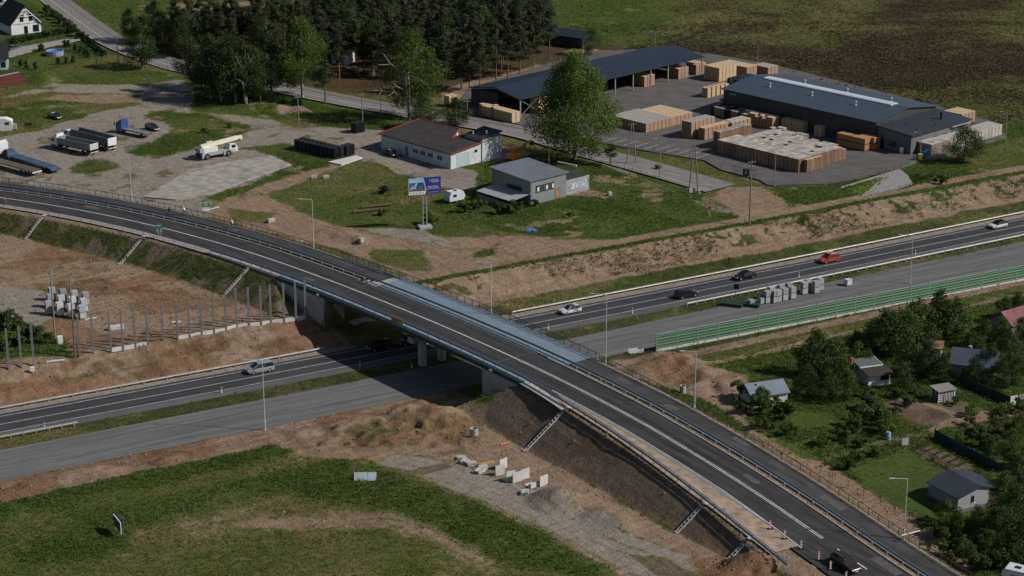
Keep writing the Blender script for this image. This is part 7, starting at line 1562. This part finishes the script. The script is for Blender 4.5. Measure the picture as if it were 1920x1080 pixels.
# ---- billboard
x, y = at(797, 428, ZN); bb = thing('billboard', 'tall blue and white billboard with a bicycle picture on twin posts', 'billboard', (x, y, gz(x, y)), math.radians(17))
b = MB(); b.box((0, .1, .2), (2.6, 2.2, .7)); b.build('footing', CONC, bb)
for s in (-.38, .38): b = MB(); b.tube([(s, .1, .5), (s, .1, 10.6)], .11, 8); b.build('post', STEEL, bb)
for k in range(6): b = MB(); b.beam((-.38, .1, 1.2 + k * 1.0), (.38, .1, 1.2 + k * 1.0), .06, .06); b.build('rung', STEEL, bb)
BW, BH, BZ = 6.6, 3.4, 7.1; b = MB(); b.box((0, -.1, BZ + BH / 2), (BW, .22, BH)); pn = b.build('panel', M('billboard_blue', (.022,.035,.22), .5, .06, 1), bb)
def flatp(P, m, nm, d=.0): b = MB(); b.add([(a, -.216 - d, BZ + c) for a, c in P], [tuple(range(len(P)))]); return b.build(nm, m, pn)
h_ = BW / 2
flatp([(-h_, 0), (.05, 0), (.35, .75), (-.25, BH), (-h_, BH)], WHITE, 'picture_border'); flatp([(-h_ + .08, .72), (.22, .72), (-.32, BH - .08), (-h_ + .08, BH - .08)], M('picture_blue', (.06,.16,.34), .6, .5, .7, col2=(.03,.05,.14)), 'picture', .004); flatp([(-h_ + .08, 2.5), (-.16, 2.5), (-.31, BH - .1), (-h_ + .08, BH - .1)], M('picture_sky', (.25,.50,.68), .6, .3, .6), 'picture_sky', .007); flatp([(-h_ + .08, .74), (.22, .74), (.1, 1.25), (-1.2, 1.1), (-h_ + .08, 1.0)], M('picture_ground', (.20,.12,.10), .7, .3, 1), 'picture_ground', .007)
b = MB(); b.sweep([[(-.85 + r_ * math.cos(t), -.232, BZ + 1.55 + r_ * math.sin(t)) for r_ in (.78, .60)] for t in np.linspace(0, 2 * PI, 25)], closed=False); b.build('picture_wheel', TRIM, pn)
for p, q in (((-1.55, 2.7), (-2.3, 1.4)), ((-2.3, 1.4), (-1.9, 1.35)), ((-1.9, 1.35), (-1.6, 2.6)), ((-2.3, 1.5), (-3.0, 1.1)), ((-3.0, 1.1), (-2.4, 1.9))): b = MB(); b.beam((p[0], -.235, BZ + p[1]), (q[0], -.235, BZ + q[1]), .13, .01, up=(0, 1, 0)); b.build('picture_frame', M('picture_pale_green', (.55,.62,.5)), pn)
for tx_, sz, xx, zz, sh_ in (('CHARGE 2', .40, 1.85, 2.72, .15), ('POWER', .46, 2.1, 2.32, .15), ('MISTRAL', .62, 1.75, 1.2, .1), ('www.mistral-bikes.pl', .27, 1.75, .28, 0)): text3d(tx_, sz, WHITE, pn, (xx, -.222, BZ + zz), (PI / 2, 0, 0), .004, shear=sh_)
flatp([(.35, 1.0), (3.1, 1.0), (3.1, 1.05), (.35, 1.05)], WHITE, 'underline', .004)
for k in range(5): b = MB(); b.box((-2.9 + k * .62, -.222, BZ + .34), (.26, .006, .2)); b.build('icon', M('icon_grey', (.18,.18,.2)), pn)
# ---- yellow banner on the bridge barrier
s_ = st_at(748, 605, 7.6); p = Vector((*ov_xy(s_ - 1.6, -5.03), float(ov_z(s_)))); q = Vector((*ov_xy(s_ + 1.6, -5.03), float(ov_z(s_)))); d = q - p
bn = thing('banner', 'small yellow banner tied to the near bridge barrier', 'banner', (p + q) / 2, math.atan2(d.y, d.x)); b = MB(); b.box((0, 0, .55), (3.2, .03, .8)); b.build('cloth', M('banner_yellow', (.52,.34,.04), .7, .15, 2), bn); INK = M('banner_ink', (.10,.07,.02))
for r_, z_ in ((11, .72), (8, .38)):
    for k in range(r_): b = MB(); b.box((-1.35 + k * .25, -.018, z_), (.14 + .05 * (k % 3), .008, .2 - .04 * (k % 2))); b.build('lettering', INK, bn)
# ---- road signs
GS = M('sign_green', (.01,.20,.15), .45); z = ovl(300, 447)
t = board('direction_sign', 'green town direction sign on two posts at the near overpass edge', 300, 452, z - .6, .1, 1.3, .85, 2.6, GS, 'sign', 2, sp=.35); [MB().box((-.35 + k * .2, -.035, 3.05 + .06 * (k % 2)), (.13, .012, .22)).build('lettering', WHITE, t) for k in range(4)]; b = MB(); b.box((-.35, 0, 2.1), (.35, .04, .8)); b.build('plate', STEEL, t); b = MB(); b.box((.3, .02, 2.2), (.4, .04, .9)); b.build('plate', STEEL, t)
t = board('info_sign', 'green and white information board behind the path railing', 387, 402, ovl(387, 405) - .4, .15, 1.5, 1.9, .5, WHITE, 'sign', 2); b = MB(); b.box((0, -.02, 1.95), (1.46, .06, .85)); b.build('green_field', GS, t); [MB().box((0, -.055, 1.75 + k * .25), (1.0 - .2 * k, .012, .09)).build('lettering', WHITE, t) for k in range(3)]
def boom(px0, py0, px1, py1, z, label): a = Vector((*at(px0, py0, z), z)); c = Vector((*at(px1, py1, z), z)); t = thing('white_pole', label, 'pole', a); b = MB(); b.tube([(0, 0, 0), c - a], .075, 8); b.build('bar', WHITE, t); b = MB(); b.box((0, 0, -.6), (.1, .1, 1.4)); b.build('stand', STEEL_D, t)
boom(383, 395, 411, 388, ovl(387, 405) + .6, 'white horizontal pole beside the green information board'); boom(1690, 1004, 1725, 995, ovl(1694, 1013) + 1.0, 'white horizontal pole at the foot of the lower right lamp')
z = ovl(12, 384); t = board('warning_sign', 'triangular warning sign on a post at the far left of the overpass', 12, 388, z - .3, .1, .1, .1, 1.9, STEEL, 'sign', 1); b = MB(); b.add([(-.45, -.03, 1.5), (.45, -.03, 1.5), (0, -.03, 2.3)], [(0, 1, 2)]); b.build('triangle', M('sign_red', (.4,.03,.03)), t); b = MB(); b.add([(-.28, -.04, 1.6), (.28, -.04, 1.6), (0, -.04, 2.1)], [(0, 1, 2)]); b.build('triangle_field', M('sign_yellow', (.6,.45,.06)), t)
t = board('dark_sign', 'small dark square sign on a post in the median', 1380, 556, .05, -.3, .9, 1.1, 1.4, DARK, 'sign', 1)
t = board('blue_notice', 'blue notice board with white edge leaning in the front meadow', 221, 1000, 1.2, math.radians(-62), 3.2, 1.5, .7, M('notice_blue', (.035,.05,.16), .5, .15, 1), 'sign', 2); b = MB(); b.box((0, 0, 2.24), (3.3, .1, .08)); b.build('edge_strip', WHITE, t); b = MB(); b.box((1.64, 0, 1.45), (.08, .1, 1.6)); b.build('edge_strip', WHITE, t)
# ---- delineators
RW = M('sign_red', (.4,.03,.03))
def deline(px, py, z, label, rz=0.0, h=1.1, group=None):
    x, y = at(px, py, z); t = thing('delineator', label, 'delineator', (x, y, z), rz, group); b = MB(); b.box((0, 0, .06), (.7, .4, .12)); b.build('foot', TRIM, t); b = MB(); b.box((0, 0, h / 2 + .12), (.26, .05, h)); p_ = b.build('board', WHITE, t)
    for k in range(3): b = MB(); b.add([(-.13, -.03, .25 + k * .36), (.13, -.03, .37 + k * .36), (.13, -.03, .55 + k * .36), (-.13, -.03, .43 + k * .36)], [(0, 1, 2, 3)]); b.build('stripe', RW, p_)
for i, (px, py) in enumerate(((1444,992),(1471,1010),(1502,1029),(1535,1050),(1557,1068),(1586,1088))): deline(px, py, ovl(px, py) + .01, ['first', 'second', 'third', 'fourth', 'fifth', 'last'][i] + ' red and white beacon down the closed lane edge', .3)
def post(px, py, z, label, group=None): x, y = at(px, py, z); t = thing('marker_post', label, 'marker post', (x, y, z), EA, group); b = MB(); b.box((0, 0, .5), (.14, .09, 1.05)); p_ = b.build('shaft', WHITE, t); b = MB(); b.box((0, 0, .8), (.15, .10, .2)); b.build('band', TRIM, p_)
for px, py, lb_ in ((84,804,'white marker post at the left of the near median'), (416,737,'white marker post right of the minivan'), (675,688,'white marker post at the shadow edge of the bridge'), (1186,588,'white marker post behind the tall lamp'), (1028,618,'white marker post beside the bridge railing'), (1498,520,'white marker post behind the paving pallets'), (1716,478,'white marker post near the barrier lamp'), (772,690,'striped marker post beside the bridge pier')): post(px, py, .01, lb_)
x, y = at(1367, 490, .8); t = thing('survey_post', 'short dark post on the bench of the sandy cutting', 'post', (x, y, gz(x, y))); b = MB(); b.box((0, 0, .4), (.3, .3, 1.0)); b.build('shaft', WOODD, t); b = MB(); b.box((0, 0, .95), (.36, .36, .1)); b.build('cap', TRIM, t)
# ---- concrete pieces of the works
def lblock(px, py, rz, label, z=1.9, up=True, s=1.0):
    x, y = at(px, py, z); t = thing('retaining_unit', label, 'concrete unit', (x, y, gz(x, y) + .02), rz); b = MB()
    sec = [(0, 0), (1.3, 0), (1.3, .16), (.35, .25), (.22, .5), (.16, 2.0), (0, 2.0)] if up else [(0, 0), (2.0, 0), (2.0, .16), (.5, .22), (.25, .35), (.25, 1.0), (0, 1.0)]
    b.sweep([[(a * s, e, c * s) for a, c in sec] for e in (-.75, .75)]); fixn(b.build('unit', CONC_L, t)); b = MB(); b.tube([(.08, 0, sec[-1][1] * s), (.08, 0, sec[-1][1] * s + .12)], .03, 5); b.build('lifting_loop', STEEL_D, t)
for i, (px, py, rz, up) in enumerate(((938,892,-.4,True),(958,903,-.4,True),(970,905,-.4,True),(985,899,-.4,True),(1003,915,-.4,False),(1020,912,-.4,True),(944,880,-.4,True))): lblock(px, py, math.radians(118) + rz * .0 + i * .05, ['pale concrete retaining unit at the left of the works yard', 'large upright retaining unit in the middle of the yard', 'upright retaining unit touching the large one', 'upright retaining unit at the back of the row', 'retaining unit lying on its back', 'upright retaining unit at the right end', 'half hidden retaining unit at the far left'][i], up=up, s=.78)
for i, (px, py) in enumerate(((865,862),(885,872),(905,880),(898,886),(872,868),(984,926))):
    x, y = at(px, py, 1.9); t = thing('kerb_pallet', ['pallet of kerbs at the left of the works yard', 'low pile of kerbs beside the first pallet', 'pallet of blocks with timber', 'opened pallet of blocks near the road', 'pile of grey kerbs', 'grey metal box in front of the retaining units'][i], 'building material', (x, y, gz(x, y)), .3 * i)
    for k in range(8): b = MB(); b.box((random.uniform(-.2, .2), (k % 4 - 1.5) * .28, .12 + (k // 4) * .22), (1.3, .24, .2), random.uniform(-.15, .15)); b.build('kerb_stone', CONC if k % 3 else CONC_L, t)
x, y = at(912, 872, 1.9); t = thing('timber_bundle', 'small bundle of yellow timber by the kerb pallets', 'timber', (x, y, gz(x, y)), .5)
for k in range(8): b = MB(); b.box((0, (k % 4 - 1.5) * .2, .1 + (k // 4) * .16), (2.6, .17, .13)); b.build('plank', WD_O, t)
def ring(px, py, z, r, h, label): x, y = at(px, py, z); t = thing('concrete_ring', label, 'concrete ring', (x, y, gz(x, y))); b = MB(); b.lathe([(r, -.3), (r, h), (r * .86, h), (r * .86, -.2)], 20, cap=False); b.build('ring', CONC, t, smooth=False); b = MB(); b.lathe([(r * 1.03, h * .55), (r * 1.03, h * .62)], 20, cap=False); b.build('joint', CONC_D, t); b = MB(); b.lathe([(r * .86, .0), (.01, .0)], 16, cap=False); b.build('inside', DARK, t)
ring(889, 824, 1.6, .62, 1.3, 'concrete manhole ring at the foot of the bridge slope'); ring(1280, 735, 1.0, .5, 1.2, 'concrete manhole ring in the trench beside the path')
x, y = at(1192, 661, .1); t = thing('concrete_trough', 'pale concrete trough on the end of the carriageway', 'concrete trough', (x, y, .02), .35); b = MB(); b.sweep([[(-1.3, a, c) for a, c in ((-.5, 0), (-.42, .75), (-.3, .75), (-.28, .2), (.28, .2), (.3, .75), (.42, .75), (.5, 0))], [(1.3, a, c) for a, c in ((-.5, 0), (-.42, .75), (-.3, .75), (-.28, .2), (.28, .2), (.3, .75), (.42, .75), (.5, 0))]]); fixn(b.build('trough', CONC_L, t)); b = MB(); b.box((0, 0, .3), (.12, .6, .3)); b.build('divider', CONC_L, t)
def lump(name, label, cat, px, py, z, dims, rz, mat, dz=0.0, sub=None):
    x, y = at(px, py, z); t = thing(name, label, cat, (x, y, gz(x, y) + dz), rz); b = MB(); b.box((0, 0, dims[2] / 2), dims); o = b.build('block', mat, t); o.modifiers.new('bev', 'BEVEL').width = min(dims) * .08
    b = MB(); b.box((0, 0, dims[2] + .02), (dims[0] * .5, dims[1] * .5, .05)); b.build('top', mat, t); return t
lump('concrete_block', 'rough concrete block on the sand by the overpass railing', 'concrete block', 508, 416, ZN, (1.6, .9, .8), .6, CONC); lump('concrete_block', 'grey block on the rough plot, left of a pair', 'concrete block', 588, 334, ZN, (1.3, .7, .7), .3, CONC); lump('concrete_block', 'grey block on the rough plot, right of a pair', 'concrete block', 611, 334, ZN, (1.3, .7, .7), .3, CONC); lump('concrete_block', 'dark broken block at the end of the earth heap', 'concrete block', 677, 458, ZN, (1.2, .8, 1.0), 1, CONC_D)
lump('concrete_barrier', 'pale concrete barrier lying behind the bare posts', 'concrete block', 218, 616, ZN, (2.6, .6, .8), .4, CONC_L); lump('concrete_slab_piece', 'thin pale slab on the edge of the sandy slope', 'concrete slab', 104, 680, ZN - .6, (3.0, .35, .25), .35, CONC_L); lump('concrete_slab_piece', 'small pale slab near the right bare posts', 'concrete slab', 330, 603, ZN, (1.5, .4, .2), .3, CONC_L); lump('white_box', 'small white box at the third bare post', 'box', 60, 690, ZN - .3, (.7, .5, .8), .2, WHITE); lump('debris_plank', 'thin pale plank in front of the block store', 'plank', 170, 597, ZN, (2.2, .3, .15), .5, CONC_L)
lump('white_slab', 'white slab leaning by the leaning pole', 'concrete slab', 1292, 362, ZN, (1.4, .3, 1.0), .2, CONC_L); lump('white_slab', 'white slab right of the leaning pole', 'concrete slab', 1307, 364, ZN, (1.2, .3, .9), -.3, CONC_L); lump('tyre_planter', 'grey and white stump on the lawn behind the graffiti annex', 'stump', 1143, 366, ZN, (.9, .9, .8), .4, CONC)
for px, py, lb_ in ((705,388,'dark log on the rough plot'), (690,397,'pale log in front of the dark one')):
    x, y = at(px, py, ZN); t = thing('log', lb_, 'log', (x, y, gz(x, y) + .3), .32); b = MB(); b.tube([(-3.2, 0, 0), (3.2, 0, .05)], [.34, .26], 9); b.build('trunk', BARK if 'dark' in lb_ else M('pale_log', (.30,.25,.15)), t); b = MB(); b.lathe([(.25, 0), (.01, .01)], 9); e_ = b.build('cut_end', M('pale_log', (.3,.25,.15)), t, (3.21, 0, .05)); e_.rotation_euler = (0, PI / 2, 0)
x, y = at(685, 905, 1.4); t = thing('metal_sheet', 'pale metal sheet propped at the edge of the meadow', 'metal sheet', (x, y, gz(x, y)), .02); b = MB(); b.beam((0, -.3, .0), (0, .7, .9), 3.2, .04); b.build('sheet', M('pale_sheet', (.42,.46,.50), .4, .2, 1, metal=.3), t); b = MB(); b.beam((1.2, .6, .85), (1.4, 1.2, 0), .06, .06); b.build('prop', STEEL_D, t)
x, y = at(996, 434, ZN); t = thing('tarpaulin', 'crumpled blue tarpaulin on the lawn', 'tarpaulin', (x, y, gz(x, y)), .3); r_ = np.random.default_rng(3); b = MB(); R = []
for i in range(8): R.append([((i - 3.5) * .35, (j - 2.5) * .3, max(.02, .32 * math.exp(-((i - 3.5) ** 2 / 8 + (j - 2.5) ** 2 / 4)) + r_.uniform(-.06, .16))) for j in range(6)])
b.sweep(R, closed=False); b.build('sheet', M('tarp_blue', (.03,.14,.46), .5, .25, 2), t); b = MB(); b.box((0, 0, .05), (2.2, 1.3, .12)); b.build('covered_pile', WOODD, t)
def bin_(px, py, col, label): x, y = at(px, py, ZY); t = thing('waste_bin', label, 'bin', (x, y, ZY)); b = MB(); b.sweep([[(a * .42 * f, c * .42 * f, z_) for a, c in ((-1, -1), (1, -1), (1, 1), (-1, 1))] for z_, f in ((.1, .85), (1.3, 1.05))]); b.build('bin_body', col, t); b = MB(); b.box((0, 0, 1.36), (.95, .95, .1)); b.build('lid', col, t); wheel(t, -.35, -.42, .12, .06, RIM_D)
bin_(1725, 300, M('bin_yellow', (.55,.40,.02), .5), 'yellow waste bin at the corner of the white pallet row'); bin_(1733, 296, M('bin_blue', (.02,.13,.42), .5), 'blue waste bin, front one'); bin_(1738, 293, M('bin_blue', (.02,.13,.42), .5), 'blue waste bin, rear one'); bin_(1690, 288, CONC_L, 'pale waste container by the annex corner')
x, y = at(1330, 402, ZN); t = thing('red_hydrant', 'red topped marker post by the lawn fence', 'post', (x, y, gz(x, y))); b = MB(); b.box((0, 0, .6), (.12, .12, 1.3)); b.build('shaft', WHITE, t); b = MB(); b.box((0, 0, 1.5), (.5, .3, .6)); b.build('head', RW, t)
x, y = at(6, 246, ZN); t = thing('site_container', 'white site container at the left edge of the lorry yard', 'container', (x - 2.6, y, gz(x, y)), .12); b = MB(); b.sweep([[(0, s, 0), (4.6, s, 0), (4.7, s, 2.3), (3.2, s, 2.9), (0, s, 2.9)] for s in (0, 2.4)]); fixn(b.build('body', WHITE, t)); opening(t, 'window', (3.6, 0, 1.5), (1, 0), .9, .6, FRAME_D); b = MB(); b.box((5.2, .8, .8), (.8, .8, 1.2)); b.build('generator', CONC, t)
x, y = at(97, 238, ZN); t = thing('scrap_frame', 'dark scrap wheel frame in the grass below the black hatchback', 'scrap', (at(50, 236, ZN)[0], at(50, 236, ZN)[1], gz(*at(50, 236, ZN)))); wheel(t, 0, 0, .45, .25, RIM_D); b = MB(); b.box((.6, .3, .4), (1.2, .1, .5)); b.build('frame', TRIM, t)
x, y = at(946, 838, 1.6); t = thing('orange_pipe', 'short orange pipe lying at the foot of the slope', 'pipe', (x, y, gz(x, y) + .15), .5); b = MB(); b.tube([(-.7, 0, 0), (.7, 0, 0)], .13, 10); b.build('pipe', M('orange_plastic', (.6,.18,.03), .4), t); b = MB(); b.tube([(.62, 0, 0), (.8, 0, 0)], .16, 10); b.build('socket', MATS['orange_plastic'], t)
x, y = at(1010, 722, 7.2); 
# stone lining of the basin, slab by slab
bs_ = Vector((*at(1575, 352, ZN), ZN)); be = Vector((*at(1691, 317, ZN), ZN)); d = (be - bs_); L_ = d.length; d.normalize(); n = Vector((d.y, -d.x, 0)); LIN = MB().box((0, 0, 0), (.96, .56, .10)).mesh('slab', M('basin_slab', (.20,.195,.19), .9, .2, 2))
lin = thing('basin_lining', 'grey slab lining of the drainage basin below the yard', 'slope lining', bs_); 
for i in range(int(L_ / 1.0)):
    for j in range(9):
        p = d * (i + .5) + n * (.4 + j * .58) + Vector((0, 0, .1 - j * .25)); o = link('slab', LIN, lin, p, math.atan2(d.y, d.x)); o.rotation_euler = (math.radians(23.5), 0, math.atan2(d.y, d.x))
# clods and stones strewn over the works
def clods(name, wt, n, s0, s1, mat, label, seed):
    rr_ = np.random.default_rng(seed); vis = (gy > 222) & (gy < 520) & (np.abs(gx) < gy * .27 + 8); p = wt * vis; p = p / p.sum(); I = rr_.choice(gx.size, n, p=p); x = gx[I] + rr_.uniform(-.3, .3, n); y = gy[I] + rr_.uniform(-.3, .3, n); z = gzv[I]; s = s0 + (s1 - s0) * rr_.uniform(0, 1, n) ** 3
    base_ = np.array([(1, 0, 0), (-.5, .87, 0), (-.5, -.87, 0), (0, 0, 1.1), (0, 0, -.3)]); V = base_[None] * rr_.uniform(.6, 1.3, (n, 5, 1)) * s[:, None, None] + np.stack([x, y, z], 1)[:, None]; F = np.array([(0, 1, 3), (1, 2, 3), (2, 0, 3)]); FF = (F[None] + 5 * np.arange(n)[:, None, None]).reshape(-1, 3)
    m = bpy.data.meshes.new(name); m.vertices.add(n * 5); m.vertices.foreach_set('co', V.astype(np.float32).ravel()); m.loops.add(FF.size); m.loops.foreach_set('vertex_index', FF.ravel().astype(np.int32)); m.polygons.add(len(FF)); m.polygons.foreach_set('loop_start', np.arange(0, FF.size, 3, dtype=np.int32)); m.polygons.foreach_set('loop_total', np.full(len(FF), 3, np.int32)); m.update(calc_edges=True); m.materials.append(mat); return stuff(link(name, m), label, 'stones')
LUSHM = leaf_mat('grass_blades', (.105,.130,.034), (.056,.080,.020), .4)
DRYM = leaf_mat('dry_grass_blades', (.20,.165,.080), (.095,.092,.036), .4)
HEAM = leaf_mat('heath_blades', (.125,.098,.058), (.058,.048,.026), .35)
zi = {z: i for i, z in enumerate(ZONES)}
keep = np.ones(gx.size)
for P in KEEPOUT:
    Q = np.array(P); keep *= np.where(poly_sd(gx, gy, Q) > -.5, 0, 1) if len(Q) > 2 else 1
lp = [(p.x, p.y) for p in LP]; keep *= np.where(line_d(gx, gy, lp) < 6.2, 0, 1)
keep *= np.where((ev > -8.9) & (ev < .9), 0, 1) * np.where((ev < -13.5) & (ev > -24.5), 0, 1)
keep *= np.where((osn > OS0) & (osn < OS1) & (((oo > -6) & (oo < 4.4)) | ((oo > 5.3) & (oo < 9.9))), 0, 1)
keep *= np.where((ev > -27.5) & (ev < -24) & (oo < -6), 0, 1)
tufts('grass', (W[zi['lush']] ** 2) * keep, 70000, .30, .11, LUSHM, 'lush green grass on the verges, plots and allotments', 'grass', 11)
tufts('dry_grass', (W[zi['meadow']] ** 2 + .5 * W[zi['weeds']] ** 2) * keep, 36000, .22, .10, DRYM, 'dry yellowish grass and weeds on the meadow and slopes', 'grass', 12)
tufts('heath_grass', (W[zi['heath']] ** 2) * keep, 38000, .32, .22, HEAM, 'brown heath and rough grass of the open field behind the warehouses', 'heath', 13)
def clumps(name, wt, n, h, mat, label, seed, k=7, ls=.12):
    r_ = np.random.default_rng(seed); vis = (gy > 222) & (gy < 600) & (np.abs(gx) < gy * .27 + 8); p = wt * vis; p = p / p.sum(); I = r_.choice(gx.size, n, p=p); sz = r_.uniform(.4, 1.6, n) ** 1.5
    P = np.stack([gx[I] + r_.uniform(-.3, .3, n), gy[I] + r_.uniform(-.3, .3, n), gzv[I]], 1)[:, None] + r_.normal(0, 1, (n, k, 3)) * [.22, .22, .10] * sz[:, None, None]; P[:, :, 2] += h * sz[:, None] * .5
    o = link(name, leaf_mesh(name, P.reshape(-1, 3), r_.normal(0, .6, (n * k, 3)) + [.15, 0, 1], ls, mat, r_)); return stuff(o, label, 'weeds')
pt = sstep(.42, .62, fbm(gx, gy, 8, 121, 4))
clumps('tall_weeds', (W[zi['lush']] * pt + .5 * W[zi['weeds']]) * keep, 9000, .45, LF_MID, 'darker tall weeds growing in clumps through the grass', 131)
clumps('yellow_weeds', (W[zi['lush']] + W[zi['meadow']]) * (1 - pt) * keep, 4000, .35, leaf_mat('yellow_weeds', (.19,.18,.05), (.09,.105,.03), .4), 'yellowish flowering weeds in patches of the meadows', 132, 6, .11)
slope = ((ev > 10) & (ev < 18) & (oo > 8)) * sstep(.40, .60, fbm(gx, gy, 9, 78, 3)) + ((ev > 12) & (ev < 60) & (oo < -8)) * .05
clumps('slope_weeds', slope * (W[zi['sand']] + W[zi['weeds']] + .3), 2200, .35, LF_DARK, 'small dark weeds dotted over the sandy cutting', 133, 7, .13)
clumps('dry_tussocks', W[zi['heath']] * sstep(.4, .6, fbm(gx, gy, 14, 122, 4)), 7000, .42, HEAM, 'brown tussocks on the heath behind the yard', 134, 6, .26)
clods('clods', W[zi['sand']] + W[zi['clay']] + .1 * W[zi['soil']] + .02 * W[zi['gravel']], 13000, .04, .26, M('earth_clod', (.20,.145,.105), .95, .4, 1.2), 'clods and stones strewn over the bare earth of the works', 71)
